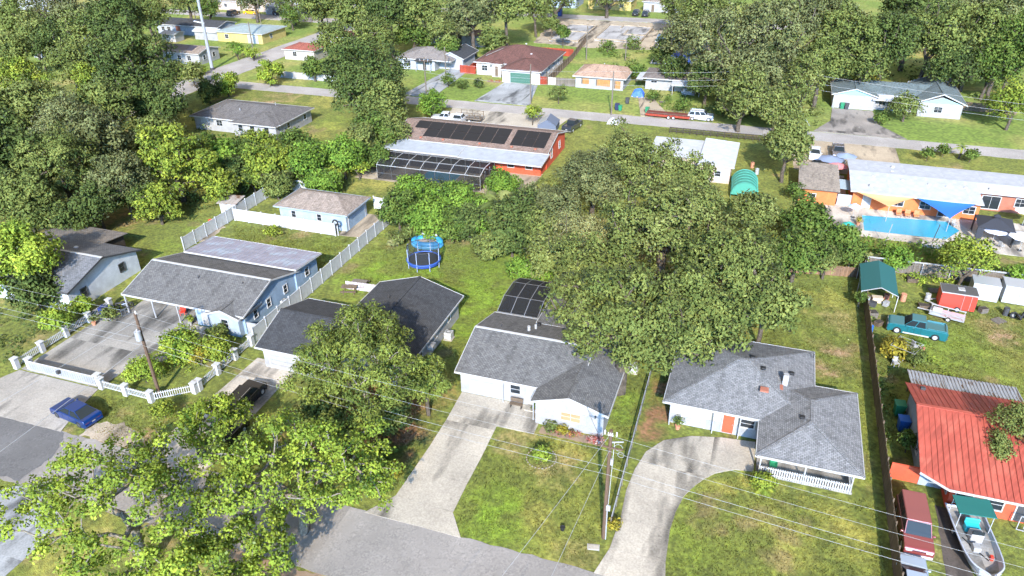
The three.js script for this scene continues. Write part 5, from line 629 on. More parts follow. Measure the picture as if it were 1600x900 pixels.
tree('belt_tree', 'olive tree in the belt at the yard corner', 'green', 704, -60.90, -103.04, 3.50, 4, { pal: PAL.olive, flat: 0.88, quads: 9000, leaf: 0.3 });
tree('belt_tree', 'low tree above the cottage roof hip', 'green', 705, -66.33, -86.71, 2.62, 2.4, { pal: PAL.oak, flat: 0.88, quads: 9000, leaf: 0.3 });
tree('belt_tree', 'low bright tree above the cottage roof', 'bright', 706, -60.54, -90.08, 2.84, 2.4, { pal: PAL.bright, flat: 0.88, quads: 9000, leaf: 0.3 });
tree('belt_tree', 'dark green tree beside the pump shed', 'green', 707, -73.23, -87.24, 3.25, 3, { pal: PAL.oakDark, flat: 0.88, quads: 9000, leaf: 0.3 });
tree('belt_tree', 'yellow-green tree between the dark hip roof and the fence', 'lime', 708, -74.06, -94.63, 3.81, 4.4, { pal: PAL.lime, flat: 0.88, quads: 9000, leaf: 0.3 });
tree('vine_thicket', 'bright vine mound in the middle of the pool cage front', 'bright', 710, -39.68, -88.12, 3.35, 2.8, { pal: PAL.bright, flat: 0.88, quads: 9000, leaf: 0.3 });
tree('vine_thicket', 'bright vine mound above the dark bushy tree', 'bright', 711, -33.51, -84.75, 3.54, 2.6, { pal: PAL.bright, flat: 0.88, quads: 9000, leaf: 0.3 });
tree('thicket_tree', 'green tree beside the orange house corner', 'green', 712, -30.03, -86.59, 3.21, 3.2, { pal: PAL.green, flat: 0.88, quads: 9000, leaf: 0.3 });
tree('thicket_tree', 'green thicket at the white fence corner', 'green', 713, -44.30, -82.13, 3.06, 3.2, { pal: PAL.green, flat: 0.88, quads: 9000, leaf: 0.3 });
tree('thicket_tree', 'grey-green tree between the vines and the oaks', 'oakGrey', 714, -26.32, -88.03, 3.54, 4.0, { pal: PAL.oakGrey, flat: 0.88, quads: 9000, leaf: 0.3 });
tree('thicket_tree', 'leafy thicket behind the inflatable pool', 'green', 715, -36.58, -81.78, 2.83, 2.2, { pal: PAL.green, flat: 0.88, quads: 9000, leaf: 0.3 });
tree('thicket_tree', 'bushy thicket at the lawn edge', 'green', 716, -30.03, -78.43, 2.54, 2.0, { pal: PAL.oak, flat: 0.88, quads: 9000, leaf: 0.3 });
tree('thicket_tree', 'green tree before the pale feathery tree', 'green', 717, -23.82, -81.17, 3.49, 3.4, { pal: PAL.oak, flat: 0.88, quads: 9000, leaf: 0.3 });
tree('backdrop_tree', 'oak between the tall dark oak and the tarpaulin roof', 'oakDark', 718, -149.41, -138.06, 6.74, 9, { pal: PAL.oak, flat: 0.88, quads: 9000, leaf: 0.42 });
tree('backdrop_tree', 'dark oak behind the tarpaulin roof', 'oakDark', 719, -161.82, -141.07, 6.10, 7, { pal: PAL.oakDark, flat: 0.88, quads: 9000, leaf: 0.42 });
tree('backdrop_tree', 'oak beside the long grey house end', 'green', 720, -157.02, -165.05, 6.02, 9, { pal: PAL.oak, flat: 0.88, quads: 9000, leaf: 0.42 });
tree('backdrop_tree', 'oak at the top left below the corner tree', 'oakDark', 760, -165.84, -130.62, 4.98, 6, { pal: PAL.oak, flat: 0.88, quads: 7000, leaf: 0.44 });
tree('backdrop_tree', 'olive oak left of the tarpaulin roof', 'oakDark', 761, -176.82, -146.20, 5.11, 7, { pal: PAL.olive, flat: 0.88, quads: 7000, leaf: 0.44 });
tree('backdrop_tree', 'oak at the picture top over the sandy lot', 'oakDark', 762, -63.49, -206.37, 5.91, 8, { pal: PAL.oak, flat: 0.88, quads: 7000, leaf: 0.44 });
tree('backdrop_tree', 'oak beside the white arched house', 'oakDark', 763, -26.60, -215.15, 6.82, 9, { pal: PAL.oak, flat: 0.88, quads: 7000, leaf: 0.44 });
tree('backdrop_tree', 'grey oak behind the peach house', 'oakDark', 764, -151.69, -203.00, 6.55, 8, { pal: PAL.oakGrey, flat: 0.88, quads: 7000, leaf: 0.44 });
tree('backdrop_tree', 'green tree between the derelict shed and grey house', 'green', 765, -74.21, -169.80, 3.36, 4, { pal: PAL.green, flat: 0.88, quads: 7000, leaf: 0.44 });
tree('backdrop_tree', 'oak beside the back of the red fence', 'green', 766, -65.41, -176.93, 3.72, 5, { pal: PAL.oak, flat: 0.88, quads: 7000, leaf: 0.44 });
// low wild growth, uncountable
function scrub(pts, count, hm, pal, leaf, seed) {
  const r = rng(seed), xs = pts.map((p) => p[0]), zs = pts.map((p) => p[1]), x0 = Math.min(...xs), x1 = Math.max(...xs), z0 = Math.min(...zs), z1 = Math.max(...zs), inside = (x, z) => { let c = false; for (let i = 0, j = pts.length - 1; i < pts.length; j = i++) { const [a, b] = pts[i], [d, e] = pts[j]; if ((b > z) !== (e > z) && x < ((d - a) * (z - b)) / (e - b) + a) c = !c; } return c; }, L = [];
  for (let t = 0; L.length < count && t < count * 20; t++) { const x = lerp(x0, x1, r()), z = lerp(z0, z1, r()); if (!inside(x, z) || fbm(x * 0.2 + seed, z * 0.2, 3) < 0.42) continue; const q = hm * (0.35 + 0.65 * r()); L.push({ p: V(x, q * 0.45, z), q, tone: r() }); }
  const g = crownGeo({ r: 1e4, ry: 1e4, quads: count * 42, per: 7, leaf, pal, squash: 0.7, tuft: 1.4 }, L, r), m = mesh(numbered('undergrowth'), g, LEAF); m.userData.kind = 'stuff'; scene.add(m);
}
scrub([[-99.77, -68.36], [-83.98, -75.59], [-73.26, -80.11], [-92.84, -108.00], [-126.59, -131.45], [-176.57, -134.46]], 420, 1.7, PAL.oakDark, 0.32, 1);
scrub([[-77.67, -88.84], [-74.18, -95.57], [-54.53, -97.39], [-60.22, -110.89], [-66.54, -102.46], [-92.34, -113.92]], 160, 1.5, PAL.green, 0.28, 2);
scrub([[-44.73, -82.01], [-39.08, -86.33], [-23.80, -81.19], [-11.11, -78.34], [3.10, -85.34], [4.88, -104.60], [-3.85, -104.20], [-11.17, -104.35], [-28.95, -105.33], [-51.30, -99.79]], 420, 1.6, PAL.oak, 0.28, 3);
scrub([[-38, -49], [-28, -50.5], [-25, -40], [-26, -37], [-37.5, -37]], 110, 1.0, PAL.oakDark, 0.2, 4);
scrub([[8, -174], [60, -172], [70, -205], [5, -200]], 160, 2.0, PAL.oakDark, 0.4, 5); scrub([[-13, -146], [9, -144.5], [10.5, -172], [-13, -175]], 110, 1.6, PAL.olive, 0.36, 6);
scrub([[14, -91], [36, -91.4], [36, -97.5], [14, -98]], 90, 1.0, PAL.green, 0.24, 7); scrub([[-34, -171], [-12, -172], [-14, -196], [-44, -196]], 110, 1.4, PAL.green, 0.36, 8); scrub([[-145, -120], [-129, -128], [-129, -150], [-150, -150]], 110, 1.6, PAL.fore, 0.36, 9); scrub([[-80, -50.5], [-68.5, -50.5], [-68.5, -40], [-82, -38]], 70, 1.0, PAL.oakDark, 0.22, 10); scrub([[-55.4, -45], [-48.5, -45], [-48.5, -52], [-53, -47.8]], 26, 0.8, PAL.fore, 0.18, 11);
scrub([[-20, -159], [-11, -158], [-10, -146], [-15, -144.5], [-20, -150]], 30, 0.8, PAL.green, 0.26, 12); scrub([[13.7, -86], [16, -60], [14.4, -54], [13.7, -56]], 40, 0.6, PAL.green, 0.16, 13); scrub([[13.8, -92], [36, -92.4], [36, -97], [13.8, -97.4]], 60, 1.7, PAL.bright, 0.26, 14); scrub([[16.5, -86.5], [24, -87], [25, -89.4], [16.5, -89.2]], 26, 0.8, PAL.fore, 0.2, 15); scrub([[17, -68], [20.5, -68], [20.5, -71.5], [17, -71.5]], 14, 0.7, PAL.fore, 0.18, 16);
// far rows beyond the top of the picture and behind it: copies of a few trees
tree('small_tree', 'clipped round yellow-green tree at the far kerb', 'shrub', 400, -41.00, -131.19, 2.01, 2.4, { pal: PAL.lime, flat: 0.9, quads: 1445, lobes: 14, leaf: 0.3 });
tree('small_tree', 'small spreading tree on the boarded house lawn', 'shrub', 401, -40.09, -145.95, 1.93, 2.0, { pal: PAL.oak, flat: 0.9, quads: 1125, lobes: 14, leaf: 0.3 });
tree('shrub', 'dark shrub on the lawn of the brown hip-roofed house, nearer its walk', 'shrub', 402, -62.96, -150.58, 1.24, 0.9, { pal: PAL.oakDark, flat: 0.85, quads: 900, lobes: 14, leaf: 0.3, cat: 'shrub' });
tree('shrub', 'dark shrub on the lawn of the brown hip-roofed house, farther from the grey house', 'shrub', 403, -60.02, -152.53, 1.11, 0.9, { pal: PAL.oakDark, flat: 0.85, quads: 900, lobes: 14, leaf: 0.3, cat: 'shrub' });
tree('small_tree', 'bushy tree in front of the teal-trimmed house', 'shrub', 404, 24.25, -153.31, 3.55, 2.4, { pal: PAL.oak, flat: 0.9, quads: 4500, lobes: 22, leaf: 0.3 });
tree('shrub', 'rounded shrub at the tan drive edge', 'shrub', 405, 20.02, -149.98, 1.53, 1.2, { pal: PAL.green, flat: 0.85, quads: 900, lobes: 14, leaf: 0.3, cat: 'shrub' });
tree('small_tree', 'rounded yellow-green tree behind the red trailer', 'shrub', 406, 24.00, -88.26, 3.63, 3.6, { pal: PAL.lime, flat: 0.9, quads: 7000, lobes: 22, leaf: 0.24 });
tree('shrub', 'bright green shrub behind the green carport', 'shrub', 407, 17.33, -90.02, 2.14, 1.4, { pal: PAL.bright, flat: 0.85, quads: 3920, lobes: 22, leaf: 0.24, cat: 'shrub' });
tree('shrub', 'bright green hedge plant along the right back fence', 'shrub', 408, 30.25, -90.55, 1.92, 1.2, { pal: PAL.bright, flat: 0.85, quads: 3380, lobes: 22, leaf: 0.24, cat: 'shrub' });
tree('small_tree', 'grey-green tree overhanging the red roof', 'shrub', 409, 22.63, -56.34, 2.52, 4.6, { pal: PAL.olive, flat: 0.9, quads: 7000, lobes: 22, leaf: 0.16 });
tree('small_tree', 'lower branches tree beside the red house porch', 'shrub', 410, 21.22, -54.81, 1.51, 3.2, { pal: PAL.olive, flat: 0.9, quads: 4500, lobes: 22, leaf: 0.16 });
tree('shrub', 'bushy plant in the garden beside the pillared fence', 'shrub', 411, -48.60, -49.74, 1.93, 1.2, { pal: PAL.lime, flat: 0.85, quads: 4500, lobes: 22, leaf: 0.24, cat: 'shrub' });
tree('shrub', 'leafy bush in the middle of the fenced garden', 'shrub', 412, -51.89, -48.66, 2.70, 1.6, { pal: PAL.fore, flat: 0.85, quads: 7000, lobes: 22, leaf: 0.24, cat: 'shrub' });
tree('shrub', 'leafy bush at the foot of the left power pole', 'shrub', 413, -52.82, -44.25, 2.09, 1.3, { pal: PAL.fore, flat: 0.85, quads: 5780, lobes: 22, leaf: 0.16, cat: 'shrub' });
tree('shrub', 'dark rosette shrub at the porch of the light blue house', 'shrub', 414, -50.84, -52.57, 1.20, 0.9, { pal: PAL.oak, flat: 0.85, quads: 1620, lobes: 14, leaf: 0.24, cat: 'shrub' });
tree('shrub', 'golden shrub in the fenced garden', 'shrub', 415, -49.58, -48.25, 1.40, 1.2, { pal: PAL.gold, flat: 0.85, quads: 2420, lobes: 14, leaf: 0.16, cat: 'shrub' });
tree('shrub', 'low bush outside the picket fence', 'shrub', 416, -47.42, -40.45, 1.27, 0.9, { pal: PAL.lime, flat: 0.85, quads: 2420, lobes: 14, leaf: 0.16, cat: 'shrub' });
tree('shrub', 'round shrub bed in the bungalow lawn', 'shrub', 417, -13.40, -45.47, 1.01, 0.7, { pal: PAL.fore, flat: 0.85, quads: 1805, lobes: 14, leaf: 0.16, cat: 'shrub' });
tree('shrub', 'spiky yellow-green shrub at the porch corner', 'shrub', 418, 4.21, -48.02, 1.11, 0.8, { pal: PAL.lime, flat: 0.85, quads: 2420, lobes: 14, leaf: 0.16, cat: 'shrub' });
tree('shrub', 'small golden bush at the foot of the near power pole', 'shrub', 419, -6.07, -40.24, 0.53, 0.5, { pal: PAL.gold, flat: 0.85, quads: 900, lobes: 14, leaf: 0.16, cat: 'shrub' });
tree('shrub', 'flowering shrub under the bungalow window', 'shrub', 420, -13.71, -49.40, 0.67, 0.45, { pal: PAL.oak, flat: 0.85, quads: 900, lobes: 14, leaf: 0.16, cat: 'shrub' });
tree('shrub', 'orange flowering shrub under the bungalow window', 'shrub', 421, -12.57, -49.48, 0.56, 0.4, { pal: PAL.gold, flat: 0.85, quads: 900, lobes: 14, leaf: 0.16, cat: 'shrub' });
tree('shrub', 'yellow palm-like clump near the green pickup', 'shrub', 422, 15.67, -70.46, 1.52, 1.2, { pal: PAL.gold, flat: 0.85, quads: 2880, lobes: 14, leaf: 0.24, cat: 'shrub' });
tree('shrub', 'dark leafy clump with red blooms near the clothes frame', 'shrub', 423, 17.43, -69.45, 1.24, 1.1, { pal: PAL.oak, flat: 0.85, quads: 2000, lobes: 14, leaf: 0.16, cat: 'shrub' });
tree('shrub', 'shrub between the red house and wooden fence', 'shrub', 424, 15.39, -56.08, 0.96, 1.2, { pal: PAL.green, flat: 0.85, quads: 1620, lobes: 14, leaf: 0.16, cat: 'shrub' });
tree('shrub', 'small bush in the yard behind the white fence', 'shrub', 425, -59.94, -75.69, 1.11, 0.7, { pal: PAL.lime, flat: 0.85, quads: 900, lobes: 14, leaf: 0.24, cat: 'shrub' });
tree('shrub', 'grassy clump beside the white fence', 'shrub', 426, -42.66, -78.04, 1.32, 1.2, { pal: PAL.olive, flat: 0.85, quads: 1280, lobes: 14, leaf: 0.24, cat: 'shrub' });
tree('shrub', 'dark clump behind the trampoline', 'shrub', 427, -41.56, -79.56, 1.33, 1.3, { pal: PAL.oak, flat: 0.85, quads: 1280, lobes: 14, leaf: 0.24, cat: 'shrub' });
tree('shrub', 'conical shrub in the island bed, nearest the pool house roof', 'shrub', 428, 25.73, -131.83, 1.03, 1.3, { pal: PAL.green, flat: 0.85, quads: 900, lobes: 14, leaf: 0.3, cat: 'shrub' });
tree('shrub', 'conical shrub in the island bed, in the middle', 'shrub', 429, 28.45, -134.55, 0.94, 1.2, { pal: PAL.green, flat: 0.85, quads: 900, lobes: 14, leaf: 0.3, cat: 'shrub' });
tree('shrub', 'conical shrub in the island bed, farthest right', 'shrub', 430, 32.13, -133.17, 1.03, 1.3, { pal: PAL.green, flat: 0.85, quads: 900, lobes: 14, leaf: 0.3, cat: 'shrub' });
tree('shrub', 'shrub against the wooden fence by the green carport', 'shrub', 431, 12.89, -79.63, 0.70, 1.4, { pal: PAL.green, flat: 0.85, quads: 900, lobes: 14, leaf: 0.24, cat: 'shrub' });
tree('shrub', 'leafy shrub beside the concrete drive flare', 'shrub', 432, -24.25, -37.47, 1.30, 1.4, { pal: PAL.fore, flat: 0.85, quads: 3380, lobes: 22, leaf: 0.16, cat: 'shrub' });
tree('shrub', 'yellowish shrub at the drive edge', 'shrub', 433, -24.03, -39.73, 0.93, 1.1, { pal: PAL.gold, flat: 0.85, quads: 1620, lobes: 14, leaf: 0.16, cat: 'shrub' });
tree('shrub', 'dark shrub under the open-branched tree', 'shrub', 434, -26.03, -39.29, 1.54, 1.6, { pal: PAL.oakDark, flat: 0.85, quads: 4500, lobes: 22, leaf: 0.16, cat: 'shrub' });
tree('shrub', 'banana-green bush behind the pool enclosure', 'shrub', 435, -25.10, -74.90, 1.98, 1.2, { pal: PAL.bright, flat: 0.85, quads: 3380, lobes: 22, leaf: 0.24, cat: 'shrub' });
tree('shrub', 'bright bush beside the screen enclosure', 'shrub', 436, -22.06, -74.03, 1.64, 1.3, { pal: PAL.bright, flat: 0.85, quads: 2420, lobes: 14, leaf: 0.24, cat: 'shrub' });
tree('shrub', 'bush in the cluttered front yard', 'shrub', 437, -22.26, -152.79, 1.81, 1.2, { pal: PAL.green, flat: 0.85, quads: 980, lobes: 14, leaf: 0.3, cat: 'shrub' });
tree('shrub', 'bush behind the red flatbed trailer', 'shrub', 438, -15.80, -147.72, 1.99, 1.2, { pal: PAL.green, flat: 0.85, quads: 1280, lobes: 14, leaf: 0.3, cat: 'shrub' });
tree('shrub', 'bush at the silver car', 'shrub', 439, -7.90, -147.17, 2.20, 1.4, { pal: PAL.green, flat: 0.85, quads: 1620, lobes: 14, leaf: 0.3, cat: 'shrub' });
tree('shrub', 'bush beside the grey garage gable', 'shrub', 440, -66.45, -151.15, 1.94, 1.6, { pal: PAL.green, flat: 0.85, quads: 980, lobes: 14, leaf: 0.3, cat: 'shrub' });
tree('shrub', 'bush behind the boarded house, left', 'shrub', 441, -40.53, -193.76, 2.60, 1.0, { pal: PAL.green, flat: 0.85, quads: 1280, lobes: 14, leaf: 0.3, cat: 'shrub' });
tree('shrub', 'bush behind the boarded house, right', 'shrub', 442, -34.85, -198.25, 2.95, 1.2, { pal: PAL.green, flat: 0.85, quads: 1620, lobes: 14, leaf: 0.3, cat: 'shrub' });
tree('small_tree', 'bright bush at the foot of the transmission pole', 'shrub', 443, -127.13, -160.08, 2.87, 2.4, { pal: PAL.bright, flat: 0.9, quads: 1620, lobes: 14, leaf: 0.3 });
tree('shrub', 'roadside bush beside the bright bush', 'shrub', 444, -122.59, -160.04, 2.54, 1.6, { pal: PAL.fore, flat: 0.85, quads: 1280, lobes: 14, leaf: 0.3, cat: 'shrub' });
tree('shrub', 'roadside bush below the white solar cottage', 'shrub', 445, -126.22, -144.09, 2.38, 1.2, { pal: PAL.fore, flat: 0.85, quads: 1280, lobes: 14, leaf: 0.3, cat: 'shrub' });
tree('shrub', 'roadside bush beside the tall dark oak', 'shrub', 446, -132.81, -144.47, 2.40, 1.4, { pal: PAL.oak, flat: 0.85, quads: 1280, lobes: 14, leaf: 0.3, cat: 'shrub' });
tree('shrub', 'bush against the pale grey house', 'shrub', 447, -67.84, -51.84, 1.55, 1.3, { pal: PAL.fore, flat: 0.85, quads: 2420, lobes: 14, leaf: 0.24, cat: 'shrub' });
tree('shrub', 'wild bush in the yard left of the pillared fence', 'shrub', 448, -67.91, -48.56, 2.04, 1.6, { pal: PAL.fore, flat: 0.85, quads: 4500, lobes: 22, leaf: 0.24, cat: 'shrub' });
tree('shrub', 'potted bush beside the blue bin', 'shrub', 449, -64.56, -51.99, 0.98, 1.0, { pal: PAL.oak, flat: 0.85, quads: 980, lobes: 14, leaf: 0.24, cat: 'shrub' });
tree('shrub', 'leafy bush beside the pool corner', 'shrub', 450, 12.23, -88.98, 1.99, 1.8, { pal: PAL.green, flat: 0.85, quads: 3380, lobes: 22, leaf: 0.24, cat: 'shrub' });
tree('small_tree', 'bush in front of the wooden back fence', 'shrub', 451, 9.22, -85.52, 2.39, 2.2, { pal: PAL.oak, flat: 0.9, quads: 5120, lobes: 22, leaf: 0.24 });
tree('small_tree', 'olive bush under the central oaks', 'shrub', 452, 3.46, -84.59, 2.56, 2.6, { pal: PAL.olive, flat: 0.9, quads: 5780, lobes: 22, leaf: 0.24 });
tree('shrub', 'bush at the orange shed wall', 'shrub', 453, 5.85, -108.17, 1.65, 1.6, { pal: PAL.green, flat: 0.85, quads: 1620, lobes: 14, leaf: 0.24, cat: 'shrub' });
tree('shrub', 'lime bush above the cottage', 'shrub', 454, -60.97, -93.42, 2.34, 1.8, { pal: PAL.lime, flat: 0.85, quads: 2880, lobes: 14, leaf: 0.24, cat: 'shrub' });
tree('small_tree', 'green bush above the cottage ridge', 'shrub', 455, -65.81, -91.38, 2.52, 2.0, { pal: PAL.green, flat: 0.9, quads: 3380, lobes: 22, leaf: 0.24 });
tree('small_tree', 'leafy bush beside the open yard', 'shrub', 456, -58.67, -97.25, 1.99, 2, { pal: PAL.fore, flat: 0.9, quads: 2000, lobes: 14, leaf: 0.24 });
tree('small_tree', 'yellow-green bush beside the white shed', 'shrub', 457, -71.23, -87.82, 2.68, 2.2, { pal: PAL.lime, flat: 0.9, quads: 3920, lobes: 22, leaf: 0.24 });
tree('shrub', 'bush at the patio corner', 'shrub', 458, -55.31, -101.45, 1.63, 1.6, { pal: PAL.oak, flat: 0.85, quads: 1280, lobes: 14, leaf: 0.24, cat: 'shrub' });
// ---------------------------------------------------------------- vehicles: forward is local +x
function quadPanel(a, b, c, d, lift = 0.012, inset = 0.06) { // slightly proud glass panel on a flat face
  const m = a.clone().add(b).add(c).add(d).multiplyScalar(0.25), n = V(0, 0, 0).crossVectors(b.clone().sub(a), d.clone().sub(a)).normalize().multiplyScalar(lift), q = [a, b, c, d].map((p) => p.clone().lerp(m, inset).add(n));
  const g = new THREE.BufferGeometry().setFromPoints([q[0], q[1], q[2], q[0], q[2], q[3]]); g.setAttribute('uv', new THREE.BufferAttribute(new Float32Array(12), 2)); g.computeVertexNormals(); return g;
}
function hexa(b, t) { const f = [[b[3], b[2], b[1], b[0]], [t[0], t[1], t[2], t[3]], [b[0], b[1], t[1], t[0]], [b[1], b[2], t[2], t[1]], [b[2], b[3], t[3], t[2]], [b[3], b[0], t[0], t[3]]], pts = []; for (const [p, q, r, s] of f) pts.push(p, q, r, p, r, s); const g = new THREE.BufferGeometry().setFromPoints(pts); g.setAttribute('uv', new THREE.BufferAttribute(new Float32Array(pts.length * 2), 2)); g.computeVertexNormals(); return g; }
function wheelAt(root, x, y, z, r, w, rimMat = M.alu) { const t = part(root, 'wheel', new THREE.TorusGeometry(r * 0.78, r * 0.25, 8, 20).scale(1, 1, w / (r * 0.5)).translate(x, y, z), M.rubber); part(t, 'rim', new THREE.CylinderGeometry(r * 0.6, r * 0.6, w * 0.8, 14).rotateX(Math.PI / 2).translate(x, y, z), rimMat); return t; }
const paint = (r, g, b, rough = 0.25, o = {}) => phys([r, g, b], rough, { clearcoat: 0.9, clearcoatRoughness: 0.08, metalness: 0.15, ...o });
function vehicle(name, label, cat, at, turn, o) {
  const C = thing(name, label, cat, at, turn), { L, W, belt, top, r = 0.33, col } = o, hb = W / 2, x0 = -L / 2, x1 = L / 2, wa = x0 + (o.rearAxle ?? 0.19 * L), wb = x1 - (o.frontAxle ?? 0.17 * L), g0 = 0.22, hood = o.hood ?? belt * 0.94;
  const s = new THREE.Shape(), arc = (cx) => s.absarc(cx, r, r + 0.06, Math.PI, 0, true); s.moveTo(x0 + 0.06, g0 + 0.1); s.lineTo(x0 + 0.12, g0); s.lineTo(wa - r - 0.06, g0); arc(wa); s.lineTo(wb - r - 0.06, g0); arc(wb); s.lineTo(x1 - 0.12, g0); s.lineTo(x1, g0 + 0.2); s.lineTo(x1 - 0.04, hood - 0.16); s.quadraticCurveTo(x1 - 0.1, hood - 0.03, x1 - 0.35, hood); s.lineTo(o.cb1 ?? x1 * 0.4, belt); s.lineTo(o.cb0 ?? x0 * 0.6, belt); s.lineTo(x0 + 0.15, (o.boot ?? belt) - 0.02); s.quadraticCurveTo(x0, (o.boot ?? belt) - 0.06, x0, (o.boot ?? belt) - 0.25); s.closePath();
  const b = 0.07; part(C, 'body', new THREE.ExtrudeGeometry(s, { depth: W - 2 * b, bevelEnabled: true, bevelThickness: b, bevelSize: 0.05, bevelSegments: 3, curveSegments: 8 }).translate(0, 0, -W / 2 + b), col);
  const cb0 = o.cb0, cb1 = o.cb1, ct0 = o.ct0, ct1 = o.ct1, wb2 = hb - 0.07, wt = hb - (o.tuck ?? 0.24), B = [V(cb0, belt - 0.02, wb2), V(cb1, belt - 0.02, wb2), V(cb1, belt - 0.02, -wb2), V(cb0, belt - 0.02, -wb2)], T = [V(ct0, top, wt), V(ct1, top, wt), V(ct1, top, -wt), V(ct0, top, -wt)];
  const cab = part(C, 'cabin', hexa(B, T), o.roofCol ?? col); part(cab, 'roof_panel', rbox(ct1 - ct0 + 0.08, o.crownH ?? 0.09, 2 * wt + 0.06, (ct0 + ct1) / 2, top + 0.005, 0, (o.crownH ?? 0.09) * 0.45), o.roofCol ?? col);
  part(C, 'windshield', quadPanel(B[1], B[2], T[2], T[1]), M.autoGlass); part(C, 'rear_window', quadPanel(B[3], B[0], T[0], T[3]), M.autoGlass);
  const n = o.sideWindows ?? 2; for (let i = 0; i < n; i++) { const f = (t) => [B[0].clone().lerp(B[1], t), T[0].clone().lerp(T[1], t)], [p, q] = f(i / n), [u, v] = f((i + 1) / n); part(C, 'side_window', quadPanel(p, u, v, q, 0.012, 0.1), M.autoGlass); const mz = (w) => V(w.x, w.y, -w.z); part(C, 'side_window', quadPanel(mz(u), mz(p), mz(q), mz(v), 0.012, 0.1), M.autoGlass); }
  for (const z of [hb - 0.1, -hb + 0.1]) { wheelAt(C, wa, r, z, r, 0.2, o.rim); wheelAt(C, wb, r, z, r, 0.2, o.rim); }
  for (const z of [hb - 0.32, -hb + 0.32]) { part(C, 'headlight', rbox(0.1, 0.15, 0.42, x1 - 0.02, hood - 0.2, z, 0.03), M.lamp); part(C, 'taillight', rbox(0.08, 0.16, o.tallTail ? 0.16 : 0.4, x0 + 0.0, (o.boot ?? belt) - 0.28, z, 0.03), M.redLamp); }
  part(C, 'front_bumper', rbox(0.16, 0.2, W - 0.06, x1 + 0.02, 0.42, 0, 0.05), o.bumper ?? col); part(C, 'rear_bumper', rbox(0.16, 0.2, W - 0.06, x0 - 0.02, 0.42, 0, 0.05), o.bumper ?? col); part(C, 'number_plate', cbox(0.02, 0.14, 0.34, x0 - 0.03, (o.boot ?? belt) - 0.42, 0), M.white); part(C, 'grille', cbox(0.03, 0.16, W * 0.5, x1 - 0.0, hood - 0.22, 0), M.black);
  for (const z of [hb + 0.08, -hb - 0.08]) part(C, 'mirror', rbox(0.14, 0.13, 0.2, cb1 - 0.25, belt + 0.06, z, 0.04), o.roofCol ?? col);
  if (o.bed) { const [p, q] = o.bed; part(C, 'truck_bed', [cbox(q - p, 0.05, W - 0.24, (p + q) / 2, belt - 0.1, 0)], M.black); for (const z of [hb - 0.08, -hb + 0.08]) part(C, 'bed_rail', rbox(q - p, 0.24, 0.12, (p + q) / 2, belt + 0.04, z, 0.03), col); part(C, 'tailgate', rbox(0.08, 0.28, W - 0.1, p + 0.04, belt + 0.02, 0, 0.03), col); }
  if (o.rails) for (const z of [wt - 0.08, -wt + 0.08]) part(C, 'roof_rail', bar(V(ct0 + 0.2, top + 0.09, z), V(ct1 - 0.2, top + 0.09, z), 0.05), M.chrome);
  for (const z of [hb + 0.004, -hb - 0.004]) { for (const t of o.seams ?? [0.2, 0.5, 0.78]) part(C, 'door_seam', cbox(0.015, belt - g0 - 0.28, 0.012, lerp(cb0, cb1, t), (belt + g0) / 2 + 0.06, z), M.black); part(C, 'door_handle', cbox(0.16, 0.03, 0.02, lerp(cb0, cb1, 0.55), belt - 0.12, z), M.chrome); }
  if (o.skirt) for (const z of [hb + 0.0, -hb - 0.0]) part(C, 'side_trim', cbox(L * 0.44, 0.13, 0.03, (wa + wb) / 2, 0.34, z), o.skirt);
  return C;
}
const sedan = (col, o = {}) => ({ L: 4.8, W: 1.84, belt: 0.94, top: 1.44, cb0: -2.02, cb1: 1.3, ct0: -1.0, ct1: 0.3, boot: 0.98, hood: 0.9, tuck: 0.3, col, ...o });
const suv = (col, o = {}) => ({ L: 4.7, W: 1.9, belt: 1.08, top: 1.72, cb0: -2.22, cb1: 1.2, ct0: -1.95, ct1: 0.55, boot: 1.08, r: 0.36, sideWindows: 3, col, tallTail: true, rails: true, ...o });
const pickup = (col, o = {}) => ({ L: 5.4, W: 1.92, belt: 1.14, top: 1.8, cb0: -0.75, cb1: 1.35, ct0: -0.6, ct1: 0.65, boot: 1.14, r: 0.38, sideWindows: 2, col, bed: [-2.62, -0.85], tallTail: true, bumper: M.chrome, ...o });
const PI = Math.PI;
vehicle('sedan', 'dark blue saloon car parked on the verge by the apron', 'car', [-55.05, -37.98], PI - 0.16, sedan(paint(0.002, 0.028, 0.13, 0.3, { clearcoat: 0.4 }), { rim: M.dark }));
vehicle('black_car', 'black estate car in the drive behind the picket fence', 'car', [-41.71, -44.45], PI / 2 + 0.05, suv(paint(0.006, 0.006, 0.008, 0.25, { clearcoat: 0.5 }), { W: 1.86, top: 1.56 }));
vehicle('black_car', 'black car half hidden under the street tree', 'car', [-40.17, -39.39], PI / 2, sedan(paint(0.012, 0.012, 0.014)));
vehicle('van', 'faded red passenger van along the wooden fence', 'van', [14.92, -46.84], -PI / 2 + 0.02, { L: 5.2, W: 1.98, belt: 1.15, top: 1.9, cb0: -2.45, cb1: 1.5, ct0: -2.3, ct1: 0.75, boot: 1.15, hood: 1.0, r: 0.36, sideWindows: 4, tuck: 0.18, crownH: 0.2, col: paint(0.20, 0.04, 0.036, 0.45), roofCol: paint(0.24, 0.06, 0.054, 0.6), bumper: std([0.45, 0.43, 0.46], 0.4), tallTail: true });
vehicle('silver_car', 'silver-blue car nose to the red van at the bottom edge', 'car', [14.37, -41.38], PI / 2, sedan(paint(0.30, 0.36, 0.44)));
vehicle('pickup_truck', 'teal pickup truck with silver lower trim on the right lawn', 'pickup truck', [18.28, -76.24], PI - 0.1, pickup(paint(0.01, 0.13, 0.15, 0.35), { skirt: std([0.5, 0.48, 0.44], 0.4), L: 5.6, bumper: std([0.06, 0.06, 0.06], 0.5) }));
